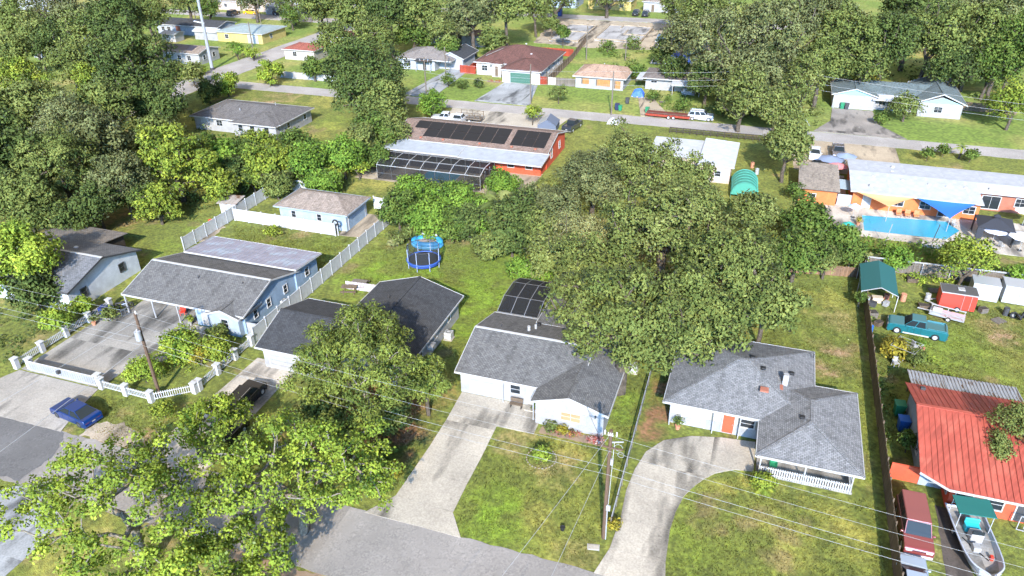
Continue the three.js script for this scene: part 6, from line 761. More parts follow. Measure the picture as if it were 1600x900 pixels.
vehicle('white_car', 'white saloon parked facing the pool house', 'car', [8.59, -128.74], -PI / 2, sedan(paint(0.72, 0.72, 0.73)));
vehicle('brown_pickup', 'taupe pickup parked beside the white saloon', 'pickup truck', [12.21, -130.49], -PI / 2, pickup(paint(0.14, 0.12, 0.12)));
vehicle('silver_suv', 'silver car parked on the far street behind the flatbed trailer', 'car', [-11.65, -143.62], 0.05, suv(paint(0.62, 0.62, 0.63)));
vehicle('dark_pickup', 'dark grey pickup beside the blue-grey tent at the solar house', 'pickup truck', [-33.31, -131.05], PI / 2 - 0.15, pickup(paint(0.03, 0.035, 0.045)));
vehicle('white_truck', 'white work truck behind the solar roof, nearer the round green tree', 'truck', [-57.37, -128.57], PI + 0.2, pickup(paint(0.7, 0.7, 0.7)));
vehicle('white_truck', 'white work truck behind the solar roof, nearer the concrete apron', 'truck', [-54.59, -128.18], PI / 2, pickup(paint(0.7, 0.7, 0.7)));
vehicle('yellow_car', 'yellow sports car on the drive of the peach house', 'car', [-162.23, -214.75], 0, sedan(paint(0.8, 0.42, 0.02), { top: 1.25 }));
vehicle('grey_car', 'dark grey car beside the yellow sports car', 'car', [-166.52, -211.27], PI / 2, suv(paint(0.05, 0.05, 0.055)));
vehicle('black_truck', 'black truck by the white carport house', 'truck', [-151.38, -215.42], 0, pickup(paint(0.02, 0.02, 0.03)));
vehicle('dark_suv', 'dark car before the white arched house, nearer the foundations', 'car', [-42.92, -245.15], PI / 2, suv(paint(0.02, 0.02, 0.02)));
vehicle('dark_suv', 'dark car before the white arched house, farther from the foundations', 'car', [-39.88, -244.88], PI / 2, suv(paint(0.02, 0.02, 0.022)));
// boat on its trailer
{
  const B = thing('motor_boat', 'open white fishing boat with a green canopy beside the red van', 'boat', [18.95, -46.54], -PI / 2 + 0.1), sh = [], hull = std([0.62, 0.64, 0.66], 0.4, { map: grainTex }), N = 14, prof = (t) => [1.24 * Math.pow(Math.max(0, 1 - Math.pow(t, 7)), 0.6), 0.9 + 0.35 * t * t];
  const pos = []; const ring = (t) => { const x = lerp(-3.4, 3.5, t), [w, y] = prof(t), d = 0.45 + 0.3 * t * t; return [V(x, y, w), V(x, d, w * 0.82), V(x, d - 0.18 + 0.2 * t * t, 0), V(x, d, -w * 0.82), V(x, y, -w)]; };
  for (let i = 0; i < N; i++) { const a = ring(i / N), b = ring((i + 1) / N); for (let k = 0; k < 4; k++) pos.push(a[k], b[k], b[k + 1], a[k], b[k + 1], a[k + 1]); } const a0 = ring(0); pos.push(a0[0], a0[1], a0[2], a0[0], a0[2], a0[4], a0[2], a0[3], a0[4]);
  const hg = new THREE.BufferGeometry().setFromPoints(pos); hg.setAttribute('uv', new THREE.BufferAttribute(new Float32Array(pos.length * 2), 2)); hg.computeVertexNormals(); const hm = std([0.46, 0.47, 0.49], 0.4, { side: THREE.DoubleSide }); part(B, 'hull', hg, hm);
  const deck = new THREE.Shape(); for (let i = 0; i <= N; i++) { const t = i / N, x = lerp(-3.3, 3.4, t); i ? deck.lineTo(x, prof(t)[0] * 0.9) : deck.moveTo(x, prof(t)[0] * 0.9); } for (let i = N; i >= 0; i--) { const t = i / N; deck.lineTo(lerp(-3.3, 3.4, t), -prof(t)[0] * 0.9); } part(B, 'deck', new THREE.ExtrudeGeometry(deck, { depth: 0.05, bevelEnabled: false }).rotateX(-PI / 2).translate(0, 0.62, 0), std([0.40, 0.40, 0.41], 0.6, { map: concreteTex }));
  for (const s of [-1, 1]) part(B, 'gunwale', tube(Array.from({ length: 9 }, (_, i) => { const [w, y] = prof(i / 8.05); return V(lerp(-3.4, 3.4, i / 8), y + 0.02, s * w); }), 0.07, 6, 24), std([0.4, 0.42, 0.48], 0.4));
  part(B, 'console', rbox(0.7, 0.75, 0.85, -0.35, 1.0, 0, 0.06), M.white); part(B, 'console_screen', rbox(0.1, 0.3, 0.8, -0.1, 1.5, 0, 0.03), M.autoGlass); part(B, 'seat', rbox(0.55, 0.5, 1.0, -1.2, 0.9, 0, 0.08), M.tealBright); part(B, 'seat_back', rbox(0.14, 0.5, 1.0, -1.5, 1.3, 0, 0.05), M.tealBright); part(B, 'cooler', rbox(0.6, 0.42, 0.5, 0.7, 0.86, 0.2, 0.06), M.white); part(B, 'fuel_can', rbox(0.3, 0.35, 0.2, 1.4, 0.84, -0.6, 0.04), M.red);
  part(B, 'canopy', slab([V(-2.9, 2.3, 1.25), V(-1.0, 2.36, 1.25), V(-1.0, 2.36, -1.25), V(-2.9, 2.3, -1.25)], 0.07), std([0.012, 0.13, 0.11], 0.7)); for (const [x, z] of [[-2.8, 1.1], [-2.8, -1.1], [-1.1, 1.1], [-1.1, -1.1]]) part(B, 'canopy_post', rod(V(x, 0.65, z), V(x, 2.3, z), 0.03), M.alu);
  const mo = part(B, 'outboard_motor', rbox(0.45, 0.55, 0.42, -3.6, 1.25, 0, 0.1), std([0.05, 0.32, 0.38], 0.4)); part(mo, 'motor_leg', cbox(0.16, 0.9, 0.14, -3.7, 0.6, 0), M.dark); part(B, 'rod_cable', tube([V(-0.3, 0.7, 0.8), V(0.6, 0.72, 0.3), V(1.6, 0.72, -0.4)], 0.04), M.black);
  for (const s of [-1, 1]) { part(B, 'trailer_rail', bar(V(-2.6, 0.38, s * 0.7), V(2.2, 0.38, s * 0.7), 0.1), M.galv); wheelAt(B, -1.2, 0.3, s * 1.08, 0.3, 0.18); part(B, 'trailer_tongue', bar(V(2.2, 0.38, s * 0.7), V(4.2, 0.42, 0), 0.1), M.galv); }
}
{ const T = thing('box_trailer', 'bright red enclosed trailer on the right lawn', 'trailer', [22.88, -83.12], -0.02), w = std([0.68, 0.05, 0.03], 0.45); part(T, 'body', rbox(3.5, 1.9, 2.0, 0, 1.25, 0, 0.04), w); part(T, 'roof', rbox(3.56, 0.08, 2.06, 0, 2.23, 0, 0.03), std([0.10, 0.095, 0.09], 0.7, { map: grainTex })); for (const [x0, z0, x1, z1] of [[-1.78, 1.03, 1.78, 1.03], [-1.78, -1.03, 1.78, -1.03], [-1.78, -1.03, -1.78, 1.03], [1.78, -1.03, 1.78, 1.03]]) part(T, 'roof_trim', bar(V(x0, 2.2, z0), V(x1, 2.2, z1), 0.05, 0.12), M.white); for (const x of [0.45, 1.2]) part(T, 'door_trim', bar(V(x, 0.35, 1.02), V(x, 2.1, 1.02), 0.05, 0.03), M.white); part(T, 'roof_hatch', rbox(0.7, 0.12, 0.7, 0.2, 2.3, -0.1, 0.03), M.white); for (const z of [1.05, -1.05]) { wheelAt(T, 0.1, 0.32, z, 0.32, 0.2); } part(T, 'spare_wheel', new THREE.TorusGeometry(0.28, 0.1, 8, 18).rotateY(PI / 2).translate(1.86, 0.8, 0.2), M.rubber); for (const s of [-1, 1]) part(T, 'tongue', bar(V(-1.7, 0.35, s * 0.8), V(-3.0, 0.4, 0), 0.1), M.white); }
{ const T = thing('flatbed_trailer', 'long red flatbed trailer with side rails on the far street', 'trailer', [-17.59, -143.08], -0.02); part(T, 'deck', cbox(8.4, 0.18, 2.2, 0, 0.75, 0), std([0.30, 0.07, 0.05], 0.8, { map: woodTex })); for (const z of [1.1, -1.1]) { part(T, 'side_rail', bar(V(-4.2, 1.05, z), V(4.2, 1.05, z), 0.05), M.woodGrey); for (let i = 0; i < 8; i++) part(T, 'stake', bar(V(-4.1 + i * 1.17, 0.8, z), V(-4.1 + i * 1.17, 1.05, z), 0.05), M.woodGrey); for (const x of [0.2, 1.1]) wheelAt(T, x, 0.36, z * 0.98, 0.36, 0.2); } for (const z of [1.12, -1.12]) part(T, 'fascia', cbox(8.4, 0.35, 0.04, 0, 0.62, z), M.redWood); part(T, 'tongue', bar(V(4.2, 0.6, 0), V(6.2, 0.6, 0), 0.16), M.white); }
{ const T = thing('rack_truck', 'trailer with a timber pipe rack beside the white work trucks', 'trailer', [-52.82, -129.94], 0.05); part(T, 'deck', cbox(4.6, 0.15, 2, 0, 0.8, 0), M.woodGrey); for (const z of [1, -1]) for (let i = 0; i < 5; i++) part(T, 'rack_post', bar(V(-2.2 + i * 1.1, 0.8, z), V(-2.2 + i * 1.1, 1.9, z), 0.09), M.wood); for (const z of [1, -1]) for (const y of [1.3, 1.85]) part(T, 'rack_rail', bar(V(-2.3, y, z), V(2.3, y, z), 0.09), M.woodGrey); for (const z of [1, -1]) wheelAt(T, 0, 0.35, z, 0.35, 0.2); }
// ---------------------------------------------------------------- fences
const along = (pts, step, fn) => { for (let i = 0; i + 1 < pts.length; i++) { const [a, b] = [pts[i], pts[i + 1]], L = Math.hypot(b[0] - a[0], b[1] - a[1]), n = Math.max(1, Math.round(L / step)); for (let k = 0; k < n; k++) fn([lerp(a[0], b[0], k / n), lerp(a[1], b[1], k / n)], [lerp(a[0], b[0], (k + 1) / n), lerp(a[1], b[1], (k + 1) / n)], k === n - 1 && i === pts.length - 2); } };
function vinylFence(label, pts, h = 1.8) { const F = thing('vinyl_fence', label, 'fence', pts[0]); const post = (p) => { const m = wpart(F, 'post', bar(V(p[0], 0, p[1]), V(p[0], h + 0.12, p[1]), 0.13), M.vinyl); wpart(F, 'post_cap', cbox(0.17, 0.06, 0.17, p[0], h + 0.15, p[1]), M.vinyl, m); }; along(pts, 2.2, (a, b, last) => { post(a); if (last) post(b); const d = V(b[0] - a[0], 0, b[1] - a[1]).normalize().multiplyScalar(0.07), p = V(a[0], 0, a[1]).add(d), q = V(b[0], 0, b[1]).sub(d); wpart(F, 'panel', bar(p.clone().setY(h / 2 + 0.04), q.clone().setY(h / 2 + 0.04), 0.05, h - 0.1), M.vinyl); wpart(F, 'top_rail', bar(p.clone().setY(h), q.clone().setY(h), 0.08, 0.1), M.vinyl); }); return F; }
vinylFence('white vinyl fence running back beside the light blue house', [[-46.85, -53.2], [-46.7, -84.2]]);
vinylFence('white vinyl fence at the back corner behind the cottage patio', [[-46.7, -84.4], [-47.8, -87.6], [-51.2, -88]]);
vinylFence('white vinyl fence along the left of the blue cottage lot', [[-68.4, -68.6], [-68.2, -90.4], [-62.4, -90]]);
vinylFence('white vinyl fence across the yard in front of the blue cottage', [[-67.9, -78.4], [-51.9, -78.3]]);
function planks(name, label, pts, h, mat, step = 0.2, rails = true, cat = 'fence') {
  const F = thing(name, label, cat, pts[0]), r = rng(pts.length * 77 + Math.round(h * 100) + Math.round(Math.abs(pts[0][0] * 10))), gs = [0, 0.06, -0.05].map((d) => new THREE.BoxGeometry(0.024, h + d, step - 0.012)); gs.forEach(metreUV); const mats = [0.85, 1, 1.15].map((k) => { const m = mat.clone(); m.color.multiplyScalar(k); return m; });
  along(pts, step, (a, b) => { const m = mesh('plank', gs[Math.floor(r() * 3)], mats[Math.floor(r() * 3)]); m.position.set((a[0] + b[0]) / 2 - pts[0][0], h / 2, (a[1] + b[1]) / 2 - pts[0][1]); m.rotation.set((r() - 0.5) * 0.02, Math.atan2(b[0] - a[0], b[1] - a[1]), (r() - 0.5) * 0.06); F.add(m); });
  if (rails) along(pts, 2.4, (a, b) => { const o = [-(b[1] - a[1]), b[0] - a[0]], L = Math.hypot(...o) / 0.06; wpart(F, 'post', bar(V(a[0] + o[0] / L, 0, a[1] + o[1] / L), V(a[0] + o[0] / L, h * 1.04, a[1] + o[1] / L), 0.1), mat); wpart(F, 'rail', bar(V(a[0] + o[0] / L, h * 0.8, a[1] + o[1] / L), V(b[0] + o[0] / L, h * 0.8, b[1] + o[1] / L), 0.05, 0.09), mat); }); return F;
}
planks('wooden_fence', 'tall weathered wooden fence between the hip-roofed house and the red roof yard', [[13.3, -38.5], [13.4, -62], [13.5, -87.5]], 1.9, M.wood, 0.22);
planks('wooden_fence', 'brown wooden fence beside the brown hip-roofed house', [[-46.4, -159], [-46.9, -182], [-48.6, -204]], 1.7, M.wood, 0.3);
planks('wooden_fence', 'grey wooden fence in front of the boarded house', [[-44.4, -159.4], [-40.2, -159.4]], 1.7, M.woodGrey, 0.2);
planks('wooden_fence', 'pale wooden panel beside the grey fence of the boarded house', [[-46.2, -159.4], [-44.5, -159.4]], 1.7, M.cream, 0.2);
planks('wooden_fence', 'low timber fence under the central oaks at the lawn end', [[4.19, -85.86], [13.57, -87.18]], 1.3, std([0.42, 0.27, 0.18], 0.9, { map: woodTex }), 0.22);
planks('wooden_fence', 'patchy timber fence behind the trailers', [[14, -89.8], [22, -89.9], [36, -90.4]], 1.6, M.woodGrey, 0.24);
planks('red_fence', 'red painted fence on the grey house side of the brown hip roof', [[-66.4, -163.5], [-67.4, -186]], 1.8, M.redWood, 0.3);
planks('red_fence', 'red painted fence facing the street beside the brown hip-roofed house', [[-68.6, -163.4], [-64.8, -163.4]], 1.9, M.redWood, 0.25);
planks('red_fence', 'red painted fence behind the brown hip-roofed house', [[-67.4, -186.2], [-47.6, -186.4]], 1.8, M.redWood, 0.3);
planks('red_fence', 'short red gate panel beside the green garage door', [[-47.9, -159.3], [-46.3, -159.3]], 1.7, M.redWood, 0.25);
planks('wooden_fence', 'brown fence right of the teal-trimmed house', [[35.4, -164], [45, -164]], 1.7, M.wood, 0.28);
{ const F = thing('white_top_rail', 'white rail running along the top of the timber fence behind the trailers', 'rail', [14, -89.5]); wpart(F, 'rail', bar(V(14, 1.75, -89.5), V(36, 1.8, -90.1), 0.14), M.white); for (let i = 0; i < 8; i++) wpart(F, 'upright', bar(V(14.2 + i * 3, 0, -89.5 - i * 0.08), V(14.2 + i * 3, 1.75, -89.5 - i * 0.08), 0.1), M.white); }
{ const F = thing('rail_fence', 'dark low rail fence along the far street verge', 'fence', [-16, -134.2]); along([[-16, -134.2], [2, -134.2]], 1.2, (a, b) => { wpart(F, 'post', bar(V(a[0], 0, a[1]), V(a[0], 1.1, a[1]), 0.12), M.woodDark); for (const y of [0.35, 0.7, 1.0]) wpart(F, 'rail', bar(V(a[0] + 0.06, y, a[1]), V(b[0] - 0.06, y, b[1]), 0.05, 0.16), M.woodDark); }); }
{ const F = thing('wire_fence', 'low grey post and rail wire fence between the two front gardens', 'fence', [-6.4, -40.2]); along([[-6.35, -40.3], [-6.75, -61]], 2.3, (a, b) => { wpart(F, 'post', bar(V(a[0], 0, a[1]), V(a[0], 1.15, a[1]), 0.08), M.woodGrey); wpart(F, 'rail', bar(V(a[0], 1.1, a[1] - 0.05), V(b[0], 1.1, b[1] + 0.05), 0.07), M.galv); wpart(F, 'wire_panel', bar(V(a[0], 0.55, a[1] - 0.05), V(b[0], 0.55, b[1] + 0.05), 0.012, 0.95), std([0.3, 0.3, 0.29], 0.6, { transparent: true, opacity: 0.35 })); });  }
// pillared picket fence round the light blue house
{
  const pg = new THREE.BoxGeometry(0.07, 0.82, 0.035), cap = rbox(0.62, 0.12, 0.62, 0, 0, 0, 0.03), run = (label, pts, step) => {
    const F = thing('picket_fence', label, 'fence', pts[0]); const pillar = (p) => { const m = wpart(F, 'pillar', rbox(0.48, 1.15, 0.48, p[0], 0.575, p[1], 0.02), M.vinyl); const c = part(m, 'pillar_cap', cap, M.trim); c.position.set(p[0] - pts[0][0], 1.21, p[1] - pts[0][1]); };
    along(pts, step, (a, b, last) => { pillar(a); if (last) pillar(b); const d = V(b[0] - a[0], 0, b[1] - a[1]), L = d.length(); d.normalize(); const p = V(a[0], 0, a[1]).addScaledVector(d, 0.25), q = V(b[0], 0, b[1]).addScaledVector(d, -0.25); for (const y of [0.28, 0.86]) wpart(F, 'rail', bar(p.clone().setY(y), q.clone().setY(y), 0.05, 0.07), M.vinyl); const n = Math.max(3, Math.round((L - 0.5) / 0.2)); for (let i = 0; i < n; i++) { const t = (i + 0.5) / n, m = mesh('picket', pg, M.vinyl); m.position.set(lerp(p.x, q.x, t) - pts[0][0], 0.6, lerp(p.z, q.z, t) - pts[0][1]); m.rotation.y = Math.atan2(d.x, d.z) + PI / 2; F.add(m); } }); return F;
  };
  run('white pillared picket fence on the side of the concrete yard away from the garden', [[-66.9, -42.1], [-66.7, -54.2]], 3.0);
  run('white pillared picket fence facing the street in front of the garden', [[-56.2, -42.1], [-50.2, -41.9], [-47.2, -44.3]], 3.0);
  run('white pillared picket fence between the garden and the tan drive', [[-47.1, -44.8], [-46.95, -52.8]], 2.7);
  const gt = thing('sliding_gate', 'grey-white sliding gate across the concrete yard', 'gate', [-65.4, -42.2]); wpart(gt, 'frame', [bar(V(-65.4, 1.15, -42.2), V(-57, 1.15, -42.2), 0.08), bar(V(-65.4, 0.12, -42.2), V(-57, 0.12, -42.2), 0.08)], M.vinyl); for (let i = 0; i < 28; i++) wpart(gt, 'slat', box(-65.35 + i * 0.298, -65.09 + i * 0.298, 0.16, 1.11, -42.22, -42.18), std([0.36, 0.36, 0.36], 0.6, { map: grainTex })); for (const x of [-65.5, -56.9]) { const m = wpart(gt, 'pillar', rbox(0.5, 1.2, 0.5, x, 0.6, -42.5, 0.02), M.trim); wpart(gt, 'pillar_cap', rbox(0.64, 0.12, 0.64, x, 1.26, -42.5, 0.03), M.trim, m); } wpart(gt, 'gate_motor', rbox(0.3, 0.35, 0.3, -61.2, 0.9, -41.95, 0.04), M.dark);
  const F = thing('picket_fence', 'short pinkish-white picket fence beside the charcoal roof', 'fence', [-43.4, -66.2]), pk = new THREE.BoxGeometry(0.09, 1.05, 0.03); for (let i = 0; i < 30; i++) { const m = mesh('picket', pk, std([0.72, 0.62, 0.66], 0.6)); m.position.set(i * 0.175, 0.56, i * -0.012); F.add(m); } part(F, 'rail', bar(V(0, 0.85, -0.04), V(5.1, 0.85, -0.4), 0.05, 0.08), M.vinyl); part(F, 'rail', bar(V(0, 0.3, -0.04), V(5.1, 0.3, -0.4), 0.05, 0.08), M.vinyl);
}
// ---------------------------------------------------------------- poles and wires
function utilityPole(label, at, h, o = {}) { const P0 = thing('utility_pole', label, 'utility pole', at); part(P0, 'shaft', cyl(o.r ?? 0.17, (o.r ?? 0.17) * 0.72, h, 0, -0.1, 0, 10), o.mat ?? M.pole); for (const y of o.arms ?? []) part(P0, 'crossarm', bar(V(-1.1, y, 0.15), V(1.1, y, 0.15), 0.12, 0.12).rotateY(o.armTurn ?? 0), M.pole); for (const y of o.ins ?? []) for (const x of [-0.9, 0, 0.9]) part(P0, 'insulator', cyl(0.06, 0.04, 0.22, x * (o.arms ? 1 : 0.15), y + 0.06, 0.15, 8), M.lamp); if (o.can) { const c = part(P0, 'transformer', cyl(0.28, 0.28, 0.9, 0.1, o.can, 0.42, 12), M.galv); part(c, 'bushing', cyl(0.05, 0.04, 0.25, 0.1, o.can + 0.9, 0.42, 6), M.lamp); } return P0; }
{ const p = utilityPole('brown wooden power pole between the two front lawns', [-6.65, -39.24], 10.4, { ins: [9.9] }); part(p, 'bracket', bar(V(-0.1, 9.2, 0), V(0.9, 9.5, 0), 0.08), M.galv); part(p, 'crossarm', bar(V(-0.9, 8.9, 0.14), V(0.9, 8.9, 0.14), 0.1), M.pole); part(p, 'meter_box', rbox(0.3, 0.45, 0.18, 0.2, 3.2, 0.1, 0.03), M.galv); part(p, 'splice_box', rbox(0.2, 0.5, 0.2, 0.22, 7.6, 0.1, 0.03), M.white); part(p, 'conduit', bar(V(0.17, 0, 0.1), V(0.14, 3.5, 0.1), 0.07), M.galv); for (const s of [0.4, -0.4]) part(p, 'insulator', cyl(0.07, 0.05, 0.3, s, 9.9, 0, 8), M.lamp); part(p, 'cable_loop', new THREE.TorusGeometry(0.28, 0.016, 6, 20).translate(0.6, 8.9, 0), M.wireLight); part(p, 'cable_loop', new THREE.TorusGeometry(0.22, 0.014, 6, 20).translate(0.8, 8.4, 0.1), M.wireLight); part(p, 'cable_riser', bar(V(0.3, 9.4, 0.05), V(0.19, 3.6, 0.12), 0.03), M.wire); }
{ const p = utilityPole('power pole with a transformer in the fenced garden', [-50.17, -42.91], 9.2, { can: 6.6 }); part(p, 'floodlight_frame', [bar(V(-1.3, 8.7, 0.2), V(-0.2, 9.3, 0.2), 0.1), bar(V(-1.3, 9.3, 0.2), V(-0.2, 9.9, 0.2), 0.1), bar(V(-1.3, 8.7, 0.2), V(-1.3, 9.3, 0.2), 0.1), bar(V(-0.2, 9.3, 0.2), V(-0.2, 9.9, 0.2), 0.1), bar(V(-0.75, 9.0, 0.2), V(-0.75, 9.6, 0.2), 0.08)], M.dark); part(p, 'insulator', cyl(0.07, 0.05, 0.3, 0.1, 9.1, 0, 8), M.lamp); }
{ const t = thing('transmission_pole', 'tall silver steel transmission pole beside the curved road', 'utility pole', [-126.88, -149.61]); part(t, 'shaft', cyl(0.4, 0.22, 34, 0, 0, 0, 14), std([0.36, 0.37, 0.39], 0.5, { map: grainTex })); part(t, 'base_flange', cyl(0.55, 0.55, 0.5, 0, 0, 0, 14), M.dark); part(t, 'step_bracket', bar(V(-2.4, 11, 0), V(0.4, 10.7, 0), 0.2), M.lamp); }
const polesFar = [['grey power pole behind the round green tree', [-66.58, -140.11], 9, [8.2]], ['slim pole in front of the grey garage gable', [-70.03, -158.29], 7, null], ['slim power pole at the brown house drive', [-45.56, -144.48], 8, null], ['power pole by the bins at the far kerb', [-28.30, -141.55], 8.5, null], ['power pole at the end of the brown fence', [-43.84, -184.42], 8, null], ['leaning power pole beside the roadside oak', [0.88, -149.50], 9.5, [8.6]], ['pole beside the derelict shed', [-95.78, -190.01], 8, null], ['power pole beside the side road trees', [-126.02, -201.33], 9, null], ['thin pole in front of the yellow house', [-123.76, -162.00], 9, null], ['pole behind the long grey house', [-174.09, -202.47], 7, null], ['short pole at the boarded house corner', [-34.43, -185.77], 5, null], ['power pole by the peach house drive', [-148.98, -200.94], 8, null], ['pole in the sandy lot beyond the road', [-66.79, -237.50], 8, null]];
for (const [label, at, h, arms] of polesFar) utilityPole(label, at, h, { arms, ins: arms, r: 0.15, mat: M.woodGrey });
function wire(label, a, b, sag, r = 0.022, mat = M.wireLight) { const pts = Array.from({ length: 13 }, (_, i) => { const t = i / 12; return V(lerp(a[0], b[0], t), lerp(a[1], b[1], t) - sag * 4 * t * (1 - t), lerp(a[2], b[2], t)); }); return single('overhead_wire', label, 'wire', new THREE.TubeGeometry(new THREE.CatmullRomCurve3(pts), 24, r, 5), mat, 'overhead wires'); }
{
  const A = [-50.17, -42.91], B = [-6.65, -39.24], a = (y, dz = 0) => [A[0], y, A[1] + dz], b = (y, dz = 0) => [B[0], y, B[1] + dz], far = (y, dz) => [46, y, B[1] + dz + 3], lf = (y, dz) => [-95, y, A[1] + dz - 2];
  [[9.2, 0], [8.1, 0.3], [6.2, -0.2], [5.9, 0.25]].forEach(([y, d], i) => { const n = ['topmost', 'second', 'third', 'lowest'][i]; wire(n + ' wire from the garden pole to the pole between the lawns', a(y, d), b(y + 0.6, d), 0.55, i < 2 ? 0.009 : 0.012); wire(n + ' wire from the lawn pole out over the right lawns', b(y + 0.6, d), far(y + 0.3, d), 0.6, i < 2 ? 0.009 : 0.012); wire(n + ' wire from the garden pole off to the left', a(y, d), lf(y, d), 0.5, i < 2 ? 0.009 : 0.012); });
  wire('service wire dropping from the lawn pole across the street, outer', b(10), [-16, 6.5, -8], 0.3, 0.013); wire('service wire dropping from the lawn pole across the street, inner', b(8.6), [-9.5, 6, -14], 0.3, 0.013); wire('service wire from the garden pole across the street', a(8.4), [-58, 6, -16], 0.3, 0.016); wire('service wire from the garden pole toward the side verge', a(6), [-51, 5.6, -16], 0.3, 0.02); wire('service wire from the lawn pole to the bungalow gable', b(8.4), [-11, 3.7, -50.2], 0.5, 0.02);
  const Q = [0.88, -149.50], W2 = [-28.30, -141.55], R2 = [-66.58, -140.11]; [[9, 0], [7.6, 0.2], [6.4, -0.2]].forEach(([y, d], i) => { const n = ['upper', 'middle', 'lower'][i]; wire(n + ' wire over the far street from the leaning pole to the bins pole', [Q[0], y, Q[1] + d], [W2[0], y - 0.6, W2[1] + d], 0.5, 0.018); wire(n + ' wire over the far street right of the leaning pole', [Q[0], y, Q[1] + d], [70, y, -133 + d], 0.9, 0.02); wire(n + ' wire over the far street left of the bins pole', [W2[0], y - 0.6, W2[1] + d], [R2[0], y - 0.6, R2[1] + d], 0.9, 0.018); });
  single('guy_wire', 'guy wire from the leaning far pole down to the verge', 'wire', rod(V(Q[0], 8.5, Q[1]), V(Q[0] + 7, 0.05, Q[1] + 4), 0.035), M.wireLight);
}
// ---------------------------------------------------------------- yard things
{ const [x, z] = [-37.22, -74.42], T = thing('trampoline', 'round blue trampoline with a safety net on the green lawn', 'trampoline', [x, z]), r = 2.0; part(T, 'frame_pad', new THREE.TorusGeometry(r, 0.16, 6, 32).rotateX(PI / 2).scale(1, 0.5, 1).translate(0, 0.9, 0), std([0.03, 0.09, 0.34], 0.5)); part(T, 'jump_mat', new THREE.CylinderGeometry(r - 0.1, r - 0.1, 0.03, 32).translate(0, 0.88, 0), M.black); part(T, 'skirt', new THREE.CylinderGeometry(r + 0.02, r + 0.02, 0.35, 32, 1, true).translate(0, 0.7, 0), std([0.02, 0.06, 0.25], 0.6, { side: THREE.DoubleSide })); for (let i = 0; i < 8; i++) { const a = i / 8 * 2 * PI; part(T, 'net_pole', rod(V(Math.cos(a) * r, 0, Math.sin(a) * r), V(Math.cos(a) * (r + 0.05), 2.6, Math.sin(a) * (r + 0.05)), 0.045), std([0.35, 0.42, 0.6], 0.4)); } part(T, 'safety_net', new THREE.CylinderGeometry(r, r, 1.6, 32, 1, true).translate(0, 1.75, 0), std([0.03, 0.035, 0.04], 0.9, { transparent: true, opacity: 0.5, side: THREE.DoubleSide })); part(T, 'top_ring', new THREE.TorusGeometry(r, 0.04, 6, 32).rotateX(PI / 2).translate(0, 2.55, 0), M.dark); }
{ const [x, z] = [-39.02, -79.39], T = thing('inflatable_pool', 'blue and white inflatable pool float behind the trampoline', 'inflatable', [x, z], 0.1); part(T, 'tube', new THREE.TorusGeometry(1.35, 0.36, 10, 28).rotateX(PI / 2).scale(1.25, 1, 0.85).translate(0, 0.7, 0), std([0.05, 0.34, 0.62], 0.35)); part(T, 'lower_tube', new THREE.TorusGeometry(1.4, 0.34, 10, 28).rotateX(PI / 2).scale(1.25, 1, 0.85).translate(0, 0.32, 0), std([0.12, 0.45, 0.7], 0.35)); part(T, 'backrest', rbox(2.4, 0.5, 0.5, 0, 1.25, -0.9, 0.2), M.white); part(T, 'floor_print', new THREE.CylinderGeometry(1.1, 1.1, 0.06, 24).scale(1.25, 1, 0.85).translate(0, 0.62, 0), std([0.6, 0.45, 0.35], 0.6)); }
function picnic(label, at, turn, mat = M.woodGrey) { const T = thing('picnic_table', label, 'table', at, turn); for (let i = 0; i < 5; i++) part(T, 'top_board', cbox(1.8, 0.05, 0.15, 0, 0.75, -0.34 + i * 0.17), mat); for (const s of [-1, 1]) { part(T, 'bench', cbox(1.8, 0.06, 0.3, 0, 0.45, s * 0.78), mat); part(T, 'leg_frame', bar(V(s * 0.6, 0, -0.75), V(s * 0.6, 0.72, 0.1), 0.08), mat); part(T, 'leg_frame', bar(V(s * 0.62, 0, 0.75), V(s * 0.62, 0.72, -0.1), 0.08), mat); part(T, 'bench_bearer', bar(V(s * 0.64, 0.4, -0.9), V(s * 0.64, 0.4, 0.9), 0.06), mat); } return T; }
picnic('dark wooden picnic table behind the white fence', [-42.71, -65.73], 0.3, M.wood); picnic('grey bench table beside the dark picnic table', [-42.15, -67.16], 0.1);
function bin(label, at, mat, turn = 0, s = 1) { const B = thing('wheelie_bin', label, 'bin', at, turn); part(B, 'body', hexa([V(-0.26, 0.06, 0.26), V(0.26, 0.06, 0.26), V(0.26, 0.06, -0.26), V(-0.26, 0.06, -0.26)].map((p) => p.multiplyScalar(s)), [V(-0.34, 1.0, 0.36), V(0.34, 1.0, 0.36), V(0.34, 1.0, -0.36), V(-0.34, 1.0, -0.36)].map((p) => p.multiplyScalar(s))), mat); part(B, 'lid', rbox(0.74 * s, 0.09, 0.8 * s, 0, 1.05 * s, 0, 0.03), mat); for (const x of [-0.25, 0.25]) part(B, 'wheel', new THREE.CylinderGeometry(0.11, 0.11, 0.06, 12).rotateZ(PI / 2).translate(x * s, 0.11, -0.3 * s), M.rubber); part(B, 'handle', bar(V(-0.25 * s, 1.02 * s, -0.42 * s), V(0.25 * s, 1.02 * s, -0.42 * s), 0.04), mat); }
